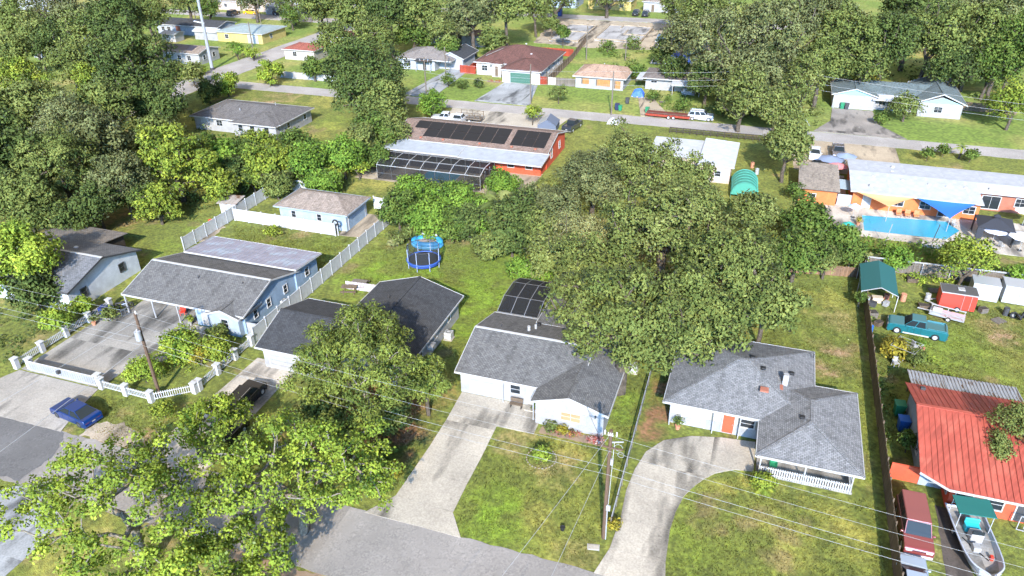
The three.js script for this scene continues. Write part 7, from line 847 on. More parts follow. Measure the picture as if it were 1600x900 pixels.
bin('dark green bin beside the red roof house wall', [15.23, -61.22], M.green, 0.1, 1.25); bin('blue bin beside the red roof house wall', [15.35, -59.07], M.blue, 0.1, 1.25); bin('blue bin beside the carport', [-65.82, -52.58], std([0.02, 0.03, 0.12], 0.5), 0.3, 1.2); bin('dark blue bin at the far kerb by the power pole', [-27.94, -145.17], std([0.02, 0.03, 0.08], 0.5), 0, 1.2); bin('green bin at the far kerb by the power pole', [-27.25, -144.93], M.green, 0, 1); bin('green bin at the teal-trimmed house garage', [13.85, -158.62], M.green, 0, 1.1); bin('dark bin at the teal-trimmed house garage', [14.66, -158.41], M.dark, 0, 1.1); bin('dark green bin at the end of the flatbed trailer', [-21.93, -144.77], M.green, 0, 1.1); bin('dark bin in the narrow drive', [-26.87, -150.07], M.dark, 0, 1.1);
{ const [x, z] = [16.49, -70.22], T = thing('clothes_dryer', 'white rotary clothes frame on the right lawn', 'clothes frame', [x, z], 0.3); part(T, 'mast', rod(V(0, 0, 0), V(0, 1.9, 0), 0.045), M.white); for (let i = 0; i < 4; i++) { const a = i * PI / 2, b = a + PI / 2, c = (t, r, y) => V(Math.cos(t) * r, y, Math.sin(t) * r); part(T, 'arm', rod(V(0, 1.3, 0), c(a, 1.6, 2.0), 0.035), M.white); for (const r of [0.8, 1.2, 1.6]) part(T, 'line', rod(c(a, r, 1.3 + 0.7 * r / 1.6), c(b, r, 1.3 + 0.7 * r / 1.6), 0.018, 4), M.white); } }
{ // green canopy
  const [x, z] = [14.8, -83.4], T = thing('canopy_shelter', 'dark green fabric canopy shelter by the wooden fence', 'canopy', [x, z], -0.03), g = std([0.015, 0.10, 0.095], 0.75); const w = 1.85, l = 3.4; part(T, 'roof_sheet', slab([V(-w, 2.0, l), V(0, 2.75, l), V(0, 2.75, -l), V(-w, 2.0, -l)], 0.04), g); part(T, 'roof_sheet', slab([V(0, 2.75, l), V(w, 2.0, l), V(w, 2.0, -l), V(0, 2.75, -l)], 0.04), g); for (const s of [-1, 1]) { part(T, 'side_sheet', cbox(0.03, 0.7, 2 * l, s * w, 1.66, 0), g); for (const zz of [-l, 0, l]) { part(T, 'post', rod(V(s * w, 0, zz), V(s * w, 2.0, zz), 0.04), M.lamp); } part(T, 'trim_pole', rod(V(s * w, 2.0, l + 0.02), V(0, 2.76, l + 0.02), 0.05), M.white); }
  const junk = [['brown carton', 0.6, 0.5, 0.5, -0.9, 1.4, M.wood], ['tan chest', 1.1, 0.6, 0.7, 0.1, 1.6, std([0.5, 0.4, 0.28], 0.8)], ['white crate', 0.6, 0.5, 0.5, 1.0, 2.2, M.white], ['red crate', 0.5, 0.6, 0.5, 1.2, 0.6, M.brick], ['grey drum', 0.5, 0.8, 0.5, -1.1, 2.4, M.galv], ['dark crate', 0.7, 0.5, 0.6, -0.4, 2.7, M.dark]]; for (const [n, a, b, c, dx, dz, m] of junk) { const q = single('storage_box', n + ' stored under the green canopy', 'box', rbox(a, b, c, 0, b / 2, 0, 0.03), m, 'things under the green canopy'); q.position.set(x + dx, 0, z + dz); q.rotation.y = dx; part(q, 'lid', rbox(a + 0.04, 0.06, c + 0.04, 0, b + 0.02, 0, 0.02), m); }
}
{ const mk = (label, x, z, w, h, d, mat) => { const T = thing('storage_container', label, 'container', [x, z], -0.06); part(T, 'body', rbox(w, h, d, 0, h / 2 + 0.1, 0, 0.03), mat); part(T, 'roof', rbox(w + 0.08, 0.08, d + 0.08, 0, h + 0.14, 0, 0.03), M.galv); for (let i = 0; i < 7; i++) part(T, 'rib', cbox(0.05, h - 0.2, 0.04, -w / 2 + 0.2 + i * (w - 0.4) / 6, h / 2 + 0.1, d / 2 + 0.01), mat); part(T, 'vent_panel', cbox(0.6, 0.4, 0.04, 0.2, h * 0.6, d / 2 + 0.03), M.stone); }; mk('pale metal container beside the red trailer', 26.2, -86.6, 2.7, 1.9, 2.2, M.metalWhite); mk('white metal container at the right edge', 29.6, -86.8, 3.2, 2.0, 2.3, M.metalWhite); }
{ const T = thing('utility_trailer', 'low open trailer with white rails beside the teal pickup', 'trailer', [21.74, -80.39], -0.25); part(T, 'deck', cbox(3.4, 0.12, 1.6, 0, 0.45, 0), M.galv); for (const z of [0.8, -0.8]) { part(T, 'rail', bar(V(-1.7, 0.85, z), V(1.7, 0.85, z), 0.09), M.white); for (const x of [-1.6, 0, 1.6]) part(T, 'stake', bar(V(x, 0.45, z), V(x, 0.85, z), 0.07), M.white); wheelAt(T, 0.2, 0.28, z, 0.28, 0.16); } part(T, 'tool_box', rbox(0.9, 0.4, 0.5, -1.0, 0.75, 0, 0.04), M.alu); part(T, 'tongue', bar(V(-1.7, 0.42, 0), V(-2.9, 0.42, 0), 0.1), M.white); }
{ const spots = [[0, 0, 0], [0.75, 0.1, 0.1], [0.35, 0.15, 0.5], [1.3, 0.1, -0.2], [0.9, 0.35, 0.2]], [x, z] = [28.51, -82.56]; spots.forEach(([dx, y, dz], i) => { const t = single('old_tyre', ['loose black tyre at the near end of the scrap heap', 'black tyre lying flat in the scrap heap', 'black tyre leaning on the scrap heap', 'black tyre at the far end of the scrap heap', 'black tyre on top of the scrap heap'][i], 'tyre', new THREE.TorusGeometry(0.3, 0.12, 8, 18), M.rubber, 'tyres on the right lawn'); t.position.set(x + dx, 0.36 + y, z + dz); t.rotation.set(i * 0.5, i * 1.1, 0); part(t, 'hub', new THREE.CylinderGeometry(0.17, 0.17, 0.1, 12).rotateX(PI / 2), M.stone); }); }
{ // pool terrace
  const sail = (label, p, mat) => { const T = thing('shade_sail', label, 'shade sail', [p[0][0], p[0][2]]), pos = [], N = 8, q = p.map((a) => V(...a)), c = q[0].clone().add(q[1]).add(q[2]).multiplyScalar(1 / 3), f = (u, v) => { const w = 1 - u - v, s = q[0].clone().multiplyScalar(w).addScaledVector(q[1], u).addScaledVector(q[2], v), k = 0.14 * 4 * (u * v + v * w + w * u) * 0.75; s.lerp(c, k * 0.9); s.y -= 0.5 * u * v * w * 9; return s; }; for (let i = 0; i < N; i++) for (let j = 0; j < N - i; j++) { const u = i / N, v = j / N, d = 1 / N; pos.push(f(u, v), f(u + d, v), f(u, v + d)); if (i + j < N - 1) pos.push(f(u + d, v), f(u + d, v + d), f(u, v + d)); } const g = new THREE.BufferGeometry().setFromPoints(pos); g.setAttribute('uv', new THREE.BufferAttribute(new Float32Array(pos.length * 2), 2)); g.computeVertexNormals(); wpart(T, 'fabric', g, mat); wpart(T, 'mast', rod(V(p[2][0], 0, p[2][2]), V(...p[2]), 0.05), M.white); };
  sail('tan-orange triangular shade sail beside the pool', [[13.4, 2.75, -107.8], [21, 2.75, -107.8], [17.6, 2.2, -104.9]], std([0.62, 0.36, 0.16], 0.8, { side: THREE.DoubleSide })); sail('deep blue triangular shade sail beside the pool', [[21.2, 2.75, -107.8], [28.4, 2.75, -107.8], [24.9, 1.9, -103.9]], std([0.02, 0.13, 0.50], 0.7, { side: THREE.DoubleSide }));
  const [gx, gz] = [30.0, -103.4], T = thing('gazebo', 'black fabric gazebo at the end of the pool', 'gazebo', [gx, gz], -0.1); const m = std([0.03, 0.032, 0.04], 0.8), hw = 2.1; const cs = [V(-hw, 2.2, hw), V(hw, 2.2, hw), V(hw, 2.2, -hw), V(-hw, 2.2, -hw)]; for (let i = 0; i < 4; i++) { part(T, 'roof_panel', slab([cs[i], cs[(i + 1) % 4], V(0, 3.1, 0)], 0.04), m); part(T, 'post', bar(cs[i].clone().setY(0.05), cs[i], 0.12), M.black); part(T, 'curtain', bar(cs[i].clone().setY(1.15), cs[i].clone().lerp(cs[(i + 1) % 4], 0.18).setY(1.15), 0.06, 2.0), m); } part(T, 'roof_cap', new THREE.ConeGeometry(0.6, 0.35, 4).rotateY(PI / 4).translate(0, 3.3, 0), m);
  const umb = (label, at, mat, r = 1.4, h = 2.4) => { const U = thing('parasol', label, 'parasol', at); part(U, 'pole', rod(V(0, 0, 0), V(0, h, 0), 0.04), M.white); part(U, 'canopy', new THREE.ConeGeometry(r, 0.5, 8, 1, true).translate(0, h, 0), mat); part(U, 'base', cyl(0.3, 0.3, 0.1, 0, 0.02, 0, 12), M.dark); };
  const ds = (r, g, b) => std([r, g, b], 0.8, { side: THREE.DoubleSide }); umb('slate blue parasol behind the pool house shed', [10.74, -122.42], ds(0.2, 0.24, 0.33), 2.0, 2.3); umb('grey-blue parasol against the pool house wall', [12.97, -123.98], ds(0.22, 0.27, 0.36), 1.6, 2.5); umb('faded red parasol beside the shed', [11.62, -119.85], ds(0.6, 0.2, 0.2), 1.6, 2.2); umb('pale blue parasol beside the pool terrace', [13.45, -105.02], ds(0.4, 0.5, 0.7), 0.9, 1.9); umb('green folded parasol at the pool corner', [12.38, -98.78], ds(0.03, 0.3, 0.24), 0.9, 1.8); umb('blue parasol at the house corner', [31.43, -114.77], ds(0.05, 0.2, 0.5), 1.2, 2.2); umb('white parasol behind the gazebo', [34.83, -109.15], ds(0.7, 0.72, 0.75), 1.5, 2.3); umb('lavender-white parasol beside the gazebo', [30.05, -102.38], ds(0.62, 0.64, 0.75), 1.6, 1.9); umb('large white parasol at the right picture edge', [32.73, -100.57], ds(0.72, 0.73, 0.76), 1.7, 2.2);
  for (let i = 0; i < 3; i++) { const c = thing('patio_chair', ['orange patio chair nearest the shed end of the terrace', 'orange patio chair in the middle of the terrace row', 'orange patio chair under the blue shade sail edge'][i], 'chair', [19.4 + i * 1.1, -107.3], 0, 'orange patio chairs'); part(c, 'seat', rbox(0.7, 0.12, 0.7, 0, 0.42, 0, 0.04), std([0.6, 0.2, 0.08], 0.7)); part(c, 'backrest', rbox(0.7, 0.6, 0.12, 0, 0.75, -0.32, 0.04), std([0.6, 0.2, 0.08], 0.7)); for (const [a, b] of [[-0.3, 0.3], [0.3, 0.3], [-0.3, -0.3], [0.3, -0.3]]) part(c, 'leg', bar(V(a, 0.05, b), V(a, 0.4, b), 0.05), M.dark); }
  for (const [i, px] of [[0, 0], [1, 1]]) { const b = thing('pool_rail_post', ['white post at the near edge of the pool deck', 'dark post at the near edge of the pool deck'][i], 'post', i ? [22.45, -98.82] : [16.84, -97.24]); part(b, 'shaft', rod(V(0, 0, 0), V(0.35, 3.0, 0), 0.05), i ? M.dark : M.white); part(b, 'foot', cyl(0.2, 0.2, 0.06, 0, 0.02, 0), M.concrete); }
  const sh = thing('orange_shed', 'orange board shed with a worn tan roof beside the pool house', 'shed', [8.6, -112.6]); wall(sh, { x0: 6.2, x1: 11.2, z0: -117.6, z1: -108.4, h: 2.3, mat: M.orange }); shedRoof(sh, [[5.9, 2.4, -107.9], [11.5, 2.4, -107.9], [11.5, 2.8, -118], [5.9, 2.8, -118]], shingle(0.40, 0.33, 0.26), null, 0.12); windowOn(sh, 'S', -108.4, 7.9, 1, 1.2, 0.6, { rows: 1 }); shedRoof(sh, [[11.6, 2.1, -110.2], [14.6, 1.95, -110.2], [14.6, 2.1, -113.6], [11.6, 2.2, -113.6]], std([0.30, 0.36, 0.38], 0.7), null, 0.06, 'awning'); wpart(sh, 'gate', box(11.4, 14.3, 0.05, 1.7, -109.0, -108.9), M.white);
  wpart(thing('low_wall', 'low mossy wall along the pool deck edge', 'wall', [21.5, -98.4]), 'coping', box(21.2, 27.5, 0, 0.7, -98.7, -98.2), M.stone);
}
{ const [x, z] = [-1.40, -109.92], T = thing('green_tunnel', 'green translucent canvas tunnel shelter beside the peach cottage', 'shelter', [x, z], 0.06); part(T, 'cover', new THREE.CylinderGeometry(1.9, 1.9, 5.6, 20, 1, true, PI / 2, PI).rotateX(PI / 2).translate(0, 0.6, 0), std([0.06, 0.30, 0.22], 0.6, { side: THREE.DoubleSide, map: grainTex })); for (let i = 0; i < 6; i++) part(T, 'hoop', new THREE.TorusGeometry(1.93, 0.04, 6, 18, PI).translate(0, 0.6, -2.7 + i * 1.08), std([0.07, 0.32, 0.24], 0.6)); part(T, 'end_panel', new THREE.CircleGeometry(1.88, 20, 0, PI).translate(0, 0.6, 2.78), std([0.06, 0.28, 0.2], 0.6, { side: THREE.DoubleSide })); for (const s of [-1, 1]) part(T, 'side_sheet', cbox(0.04, 0.6, 5.6, s * 1.9, 0.3, 0), std([0.05, 0.26, 0.19], 0.6)); }
{ const L = thing('ladder', 'white ladder leaning on the peach cottage wall', 'ladder', [-6.9, -112.0]); for (const s of [-0.25, 0.25]) part(L, 'rail', bar(V(s, 0, 0.6), V(s, 3.4, -0.25), 0.07), M.white); for (let i = 0; i < 9; i++) part(L, 'rung', bar(V(-0.25, 0.35 + i * 0.35, 0.52 - i * 0.088), V(0.25, 0.35 + i * 0.35, 0.52 - i * 0.088), 0.04), M.white); }
{ const tarp = (label, at, w, d, h, seed, mat) => { const T = thing('tarpaulin_heap', label, 'tarpaulin', at), g = new THREE.PlaneGeometry(w, d, 14, 14).rotateX(-PI / 2), p = g.attributes.position; for (let i = 0; i < p.count; i++) { const x = p.getX(i) / w * 2, z = p.getZ(i) / d * 2, e = Math.max(Math.abs(x), Math.abs(z)); p.setY(i, h * Math.pow(Math.max(0, 1 - e * e * e), 0.7) * (0.6 + 0.8 * fbm(x * 3 + seed, z * 3 + seed, 3)) + 0.02); } g.computeVertexNormals(); part(T, 'sheet', g, mat); for (let i = 0; i < 3; i++) part(T, 'weight', rbox(0.3, 0.2, 0.2, (i - 1) * w * 0.4, 0.1, d * 0.48, 0.03), M.stone); }; tarp('bright blue tarpaulin heap in the narrow drive', [-25.80, -156.21], 2.6, 2.2, 1.3, 5, M.tarp); tarp('large blue tarpaulin behind the cluttered house', [-21.55, -187.48], 6, 4, 2, 9, std([0.12, 0.2, 0.6], 0.6)); tarp('bright cyan tarpaulin behind the cluttered house', [-19.40, -192.18], 3, 3, 2.2, 13, std([0.03, 0.32, 0.7], 0.6)); tarp('white sheet heap behind the cluttered house', [-26.24, -186.12], 4, 3, 1.2, 17, M.white); tarp('white covered heap in the cluttered front yard', [-16.17, -161.09], 3, 2.4, 1.2, 21, M.white); tarp('white bags heap at the far kerb', [-26.86, -136.57], 2.2, 1.6, 1.0, 25, M.white); }
{ const T = thing('tent_cover', 'slate blue pitched cover beside the yellow-green kerb tree', 'tent', [-37.47, -129.79], 0.1), m = std([0.11, 0.13, 0.17], 0.7); part(T, 'roof_sheet', slab([V(-1.8, 1.3, 2), V(0, 2.4, 2), V(0, 2.4, -2), V(-1.8, 1.3, -2)], 0.04), M.white); part(T, 'roof_sheet', slab([V(0, 2.4, 2), V(1.8, 1.3, 2), V(1.8, 1.3, -2), V(0, 2.4, -2)], 0.04), m); part(T, 'wall_sheet', hexa([V(-1.7, 0, 1.9), V(1.7, 0, 1.9), V(1.7, 0, -1.9), V(-1.7, 0, -1.9)], [V(-1.7, 1.3, 1.9), V(1.7, 1.3, 1.9), V(1.7, 1.3, -1.9), V(-1.7, 1.3, -1.9)]), m); part(T, 'gable_sheet', new THREE.ExtrudeGeometry(new THREE.Shape([[-1.7, 1.3], [1.7, 1.3], [0, 2.36]].map((p) => new THREE.Vector2(...p))), { depth: 3.8, bevelEnabled: false }).translate(0, 0, -1.9), m); }
{ const S = thing('pump_shed', 'small pale shed with a rusty roof outside the white fence', 'shed', [-69.8, -80.6], 0.15); part(S, 'wall', cbox(2.4, 1.9, 2.2, 0, 0.95, 0), M.metalWhite); part(S, 'roof', slab([V(-1.5, 2.0, 1.4), V(1.5, 2.0, 1.4), V(1.5, 2.15, -1.4), V(-1.5, 2.15, -1.4)], 0.08), std([0.45, 0.38, 0.33], 0.8, { map: rustTex })); part(S, 'door', cbox(0.8, 1.6, 0.04, 0.2, 0.85, 1.12), M.galv); for (let i = 0; i < 8; i++) part(S, 'grille_bar', bar(V(1.25, 0.4, -0.9 + i * 0.25), V(1.25, 1.7, -0.9 + i * 0.25), 0.05), M.galv); const D = thing('red_drum', 'upright orange-red pipe drum beside the white fence', 'drum', [-69.54, -75.46]); part(D, 'barrel', cyl(0.24, 0.24, 1.2, 0, 0, 0, 14), std([0.6, 0.1, 0.04], 0.6)); part(D, 'rim', new THREE.TorusGeometry(0.24, 0.03, 6, 16).rotateX(PI / 2).translate(0, 1.2, 0), M.red); struct('dirt_patch', plate(ragged([[-70.26, -71.90], [-70.44, -76.48], [-67.90, -76.19], [-67.77, -71.48]], 0.5, 0.25, 8), 0.01, 0.02), M.sand); }
{ const at = [20.98, -52.34], R0 = thing('white_porch_gate', 'white scrolled porch gate by the red front wall', 'gate', [22.2, -49.4], -0.1); for (const [a, b] of [[0, 1.1], [1.3, 2.3]]) { part(R0, 'frame', [bar(V(a, 0.2, 0), V(b, 0.2, 0), 0.06), bar(V(a, 1.5, 0), V(b, 1.5, 0), 0.06), bar(V(a, 0.2, 0), V(a, 1.5, 0), 0.06), bar(V(b, 0.2, 0), V(b, 1.5, 0), 0.06)], M.white); for (let i = 1; i < 4; i++) part(R0, 'scroll', new THREE.TorusGeometry(0.17, 0.025, 5, 14).translate(lerp(a, b, 0.5), 0.2 + i * 0.33, 0), M.white); } struct('brick_path', plate(ragged([[23.4, -50], [25.4, -49.6], [25.6, -41], [23.2, -42.5]], 0.6, 0.08, 6), 0.02, 0.06), std([0.42, 0.17, 0.11], 0.9, { map: grainTex })); struct('drive_strip', plate(ragged([[16.9, -50.4], [18.4, -50], [18.6, -37], [16.6, -37]], 0.7, 0.1, 16), 0.012, 0.05), std([0.12, 0.10, 0.09], 0.95, { map: concreteTex })); }
{ const at = [-17.6, -51.6], B = thing('bench', 'small dark bench on the bungalow porch', 'bench', at); part(B, 'seat', cbox(1.2, 0.06, 0.42, 0, 0.45, 0), M.wood); part(B, 'backrest', cbox(1.2, 0.4, 0.05, 0, 0.75, -0.2), M.wood); for (const x of [-0.5, 0.5]) part(B, 'leg', cbox(0.07, 0.45, 0.4, x, 0.24, 0), M.woodDark); }
{ const E = thing('garden_edging', 'ring of pale stones round the lawn shrub bed', 'edging', [-13.47, -45.92]); for (let i = 0; i < 26; i++) { const a = i / 26 * 2 * PI; const m = part(E, 'stone', rbox(0.16, 0.08, 0.1, 0, 0, 0, 0.03), std([0.26, 0.21, 0.16], 0.95)); m.position.set(Math.cos(a) * 1.25, 0.03, Math.sin(a) * 1.25); m.rotation.y = -a + PI / 2; } }
{ const m = thing('meter_cover', 'small concrete meter cover on the front lawn', 'cover', [-7.16, -38.13], 0.2); part(m, 'lid', rbox(0.8, 0.06, 0.45, 0, 0.03, 0, 0.02), M.concrete); part(m, 'rim', rbox(0.9, 0.04, 0.55, 0, 0.015, 0, 0.01), M.stone); const k = thing('lawn_pot', 'small black pot on the front lawn', 'pot', [-9.73, -39.00]); part(k, 'pot', cyl(0.14, 0.18, 0.3, 0, 0, 0, 12), M.black); part(k, 'rim', new THREE.TorusGeometry(0.18, 0.025, 6, 14).rotateX(PI / 2).translate(0, 0.3, 0), M.black); }
{ const s = thing('portable_toilet', 'dark blue portable toilet at the sandy lot', 'toilet cabin', [-65.44, -237.87]); part(s, 'cabin', rbox(1.2, 2.2, 1.2, 0, 1.1, 0, 0.05), std([0.02, 0.05, 0.2], 0.5)); part(s, 'roof', rbox(1.3, 0.2, 1.3, 0, 2.3, 0, 0.08), M.white); part(s, 'door', cbox(0.8, 1.9, 0.04, 0, 1.05, 0.62), std([0.03, 0.07, 0.25], 0.5)); }
{ const w = thing('side_wall', 'long low white wall beside the side road', 'wall', [-104, -148]); wpart(w, 'panel', box(-107, -92, 0, 1.4, -148.3, -148), M.white); for (let i = 0; i < 5; i++) wpart(w, 'pier', box(-107 + i * 3.7, -106.7 + i * 3.7, 0, 1.5, -148.4, -147.9), M.white); }
{ const b = thing('front_hose_bib', 'blue barrel in the tall grass by the peach cottage', 'barrel', [-8.69, -108.17]); part(b, 'drum', cyl(0.35, 0.35, 0.9, 0, 0, 0, 12), M.blue); part(b, 'rim', new THREE.TorusGeometry(0.35, 0.04, 6, 16).rotateX(PI / 2).translate(0, 0.9, 0), M.white); b.name = numbered('blue_barrel'); }
{ const t = thing('parked_motorcycle', 'black motorcycle under the carport', 'motorcycle', [-65.16, -54.64], 0.7); for (const x of [-0.7, 0.7]) part(t, 'wheel', new THREE.TorusGeometry(0.28, 0.08, 8, 18).translate(x, 0.36, 0), M.rubber); part(t, 'tank', rbox(0.6, 0.26, 0.3, 0.15, 0.82, 0, 0.1), M.black); part(t, 'seat', rbox(0.7, 0.12, 0.28, -0.45, 0.8, 0, 0.05), M.dark); part(t, 'engine', rbox(0.5, 0.4, 0.35, 0.05, 0.5, 0, 0.06), M.chrome); part(t, 'fork', rod(V(0.72, 0.36, 0), V(0.45, 1.05, 0), 0.05), M.chrome); part(t, 'handlebar', bar(V(0.45, 1.05, -0.35), V(0.45, 1.05, 0.35), 0.04), M.chrome); }
{ const t = thing('satellite_dish', 'small dark satellite dish beside the white fence', 'dish', [-48.85, -61.93], 0.5); part(t, 'mast', rod(V(0, 0, 0), V(0, 2.2, 0), 0.04), M.dark); part(t, 'dish', new THREE.SphereGeometry(0.45, 14, 6, 0, PI * 2, 0, 0.9).rotateX(-0.9).translate(0, 2.0, 0.1), std([0.1, 0.1, 0.1], 0.5, { side: THREE.DoubleSide })); }
{ const x = [-53.39, -81.40], t = thing('tyre_swing_post', 'white post with a black tyre at the cottage fence corner', 'post', [-51.66, -78.58]); part(t, 'post', bar(V(0, 0, 0), V(0, 2.2, 0), 0.12), M.vinyl); part(t, 'tyre', new THREE.TorusGeometry(0.34, 0.11, 8, 20).translate(-0.1, 2.0, 0.2), M.rubber); }
// ---------------------------------------------------------------- yard clutter
{
  const crate = (label, at, w, h, l, mat, turn = 0) => { const o = thing('wooden_crate', label, 'crate', at, turn); part(o, 'inner_box', cbox(w - 0.06, h - 0.04, l - 0.06, 0, h / 2, 0), M.woodDark); for (let i = 0; i < 3; i++) for (const s of [-1, 1]) { part(o, 'slat', cbox(w, h / 3 - 0.05, 0.025, 0, (i + 0.5) * h / 3, s * l / 2), mat); part(o, 'slat', cbox(0.025, h / 3 - 0.05, l, s * w / 2, (i + 0.5) * h / 3, 0), mat); } };
  const barrel = (label, at, mat, s = 1) => { const o = thing('barrel', label, 'barrel', at); part(o, 'drum', cyl(0.29 * s, 0.29 * s, 0.88 * s, 0, 0, 0, 14), mat); for (const y of [0.02, 0.3, 0.6, 0.88]) part(o, 'hoop', new THREE.TorusGeometry(0.29 * s, 0.02, 6, 18).rotateX(PI / 2).translate(0, y * s, 0), mat); };
  const chair = (label, at, mat, turn) => { const o = thing('lawn_chair', label, 'chair', at, turn); part(o, 'seat', rbox(0.55, 0.06, 0.5, 0, 0.42, 0, 0.02), mat); part(o, 'backrest', rbox(0.55, 0.55, 0.06, 0, 0.72, -0.26, 0.02), mat); for (const [x, z] of [[-0.24, 0.22], [0.24, 0.22], [-0.24, -0.22], [0.24, -0.22]]) part(o, 'leg', bar(V(x, 0, z), V(x, 0.4, z), 0.045), mat); for (const x of [-0.28, 0.28]) part(o, 'armrest', cbox(0.06, 0.05, 0.5, x, 0.62, 0), mat); };
  const pallet = (label, at, turn, y = 0) => { const o = thing('pallet', label, 'pallet', at, turn, undefined, y); for (let i = 0; i < 6; i++) part(o, 'board', cbox(1.2, 0.025, 0.13, 0, 0.13, -0.45 + i * 0.18), M.woodGrey); for (const x of [-0.55, 0, 0.55]) part(o, 'bearer', cbox(0.09, 0.1, 1.0, x, 0.06, 0), M.woodGrey); };
  const planter = (label, at, pm, pal, seed) => { const o = thing('potted_plant', label, 'plant', at), r = rng(seed), q = { r: 0.45, ry: 0.4, lobes: 7, lobeR: 0.5, quads: 420, per: 7, leaf: 0.14, pal, hc: 0.8, mids: 2, trunk: 0.03, low: -0.3 }, L = makeLobes(q, r); part(o, 'pot', cyl(0.17, 0.25, 0.42, 0, 0, 0, 14), pm); part(o, 'stem', limbGeo(q, L, r), M.bark); const g = crownGeo(q, L, r); g.translate(0, 0.8, 0); part(o, 'leaves', g, LEAF); };
  crate('grey slatted crate against the wooden fence near the green canopy', [14.19, -78.24], 0.9, 0.7, 0.8, M.woodGrey, 0.3); crate('brown slatted crate beside the teal pickup bonnet', [14.72, -76.66], 0.8, 0.5, 0.6, M.wood, 0.8); crate('long timber box by the red trailer drawbar', [19.84, -81.87], 1.4, 0.5, 0.7, M.wood, 0.1); crate('pale crate beside the metal container', [25.67, -82.89], 0.8, 0.6, 0.6, M.woodGrey, 0.5); crate('low brown crate along the right back fence', [19.18, -88.00], 1.2, 0.5, 0.7, M.wood, 0.1); crate('grey crate along the right back fence near the containers', [27.36, -89.02], 1.2, 0.7, 0.7, M.woodGrey, 0.1);
  barrel('blue drum by the wooden fence opposite the pickup', [13.72, -74.77], M.blue); barrel('rusty drum beside the green canopy', [17.68, -82.91], M.terracotta); barrel('white drum beside the red trailer', [20.25, -83.73], M.white); barrel('black drum near the containers', [27.86, -83.04], M.dark); barrel('rusty drum behind the peach cottage', [-0.83, -120.60], M.terracotta); barrel('galvanised drum behind the peach cottage', [0.00, -117.94], M.galv);
  chair('white chair beside the clothes frame', [15.71, -69.17], M.white, 0.4); chair('white plastic chair by the flower clump', [17.82, -72.99], M.white, 2); chair('green chair on the picket porch', [4.9, -50.6], M.green, 0); chair('white chair in the peach cottage yard', [-8.02, -110.48], M.white, 1); chair('white chair near the gazebo', [26.08, -105.77], M.white, 0.6); chair('white chair beside the lavender parasol', [30.68, -100.67], M.white, 2.2); chair('red chair on the light blue house porch', [-57.85, -55.55], M.red, 0.4);
  pallet('grey pallet leaning near the trailers', [21.35, -86.34], 0.2); pallet('grey pallet on the right lawn by the scrap tyres', [26.95, -81.38], 0.7); pallet('grey pallet beside the pump shed', [-69.23, -77.96], 0.4); pallet('grey pallet in the cluttered yard', [-20.25, -153.00], 0.3);
  planter('potted plant at the bungalow door', [-15.6, -51.7], M.terracotta, PAL.green, 1); planter('potted plant beside the light blue house gate pillar', [-65.72, -50.82], M.terracotta, PAL.oak, 2); planter('potted plant on the light blue house walk', [-55.68, -54.04], M.stone, PAL.lime, 3); planter('potted plant on the pool terrace', [13.98, -102.59], M.terracotta, PAL.gold, 4); planter('potted plant by the hip-roofed house entrance', [-3.2, -53.2], M.terracotta, PAL.green, 5); planter('potted plant beside the red house wall', [15.56, -57.57], M.stone, PAL.bright, 6); planter('potted plant by the teal pickup tailgate', [18.52, -72.85], M.terracotta, PAL.bright, 7);
  const flowers = (label, at, w, pal, seed) => { const o = thing('flower_bed', label, 'flower bed', at), r = rng(seed), L = Array.from({ length: 9 }, () => ({ p: V((r() - 0.5) * w, 0.18, (r() - 0.5) * 0.7), q: 0.2 + 0.14 * r(), tone: r() })); part(o, 'soil', plate(ragged([[-w / 2 - 0.2, -0.5], [w / 2 + 0.2, -0.5], [w / 2 + 0.2, 0.5], [-w / 2 - 0.2, 0.5]], 0.3, 0.08, seed), 0.02, 0.03), M.dirt); part(o, 'blooms', crownGeo({ r: 99, ry: 99, quads: 900, per: 6, leaf: 0.1, pal }, L, r), LEAF); };
  flowers('mixed flower bed under the bungalow wing window', [-12.6, -49.4], 3.6, [[0.05, 0.11, 0.02], [0.10, 0.18, 0.03], [0.45, 0.10, 0.12], [0.6, 0.3, 0.05]], 3); flowers('red-leaved bed at the foot of the bungalow corner', [-9.8, -49.4], 1.4, [[0.3, 0.08, 0.05], [0.45, 0.12, 0.1], [0.6, 0.5, 0.45]], 4); flowers('bed of orange blooms by the brown house walk', [-58.43, -158.24], 3, [[0.08, 0.12, 0.03], [0.4, 0.1, 0.05], [0.5, 0.2, 0.08]], 5);
}
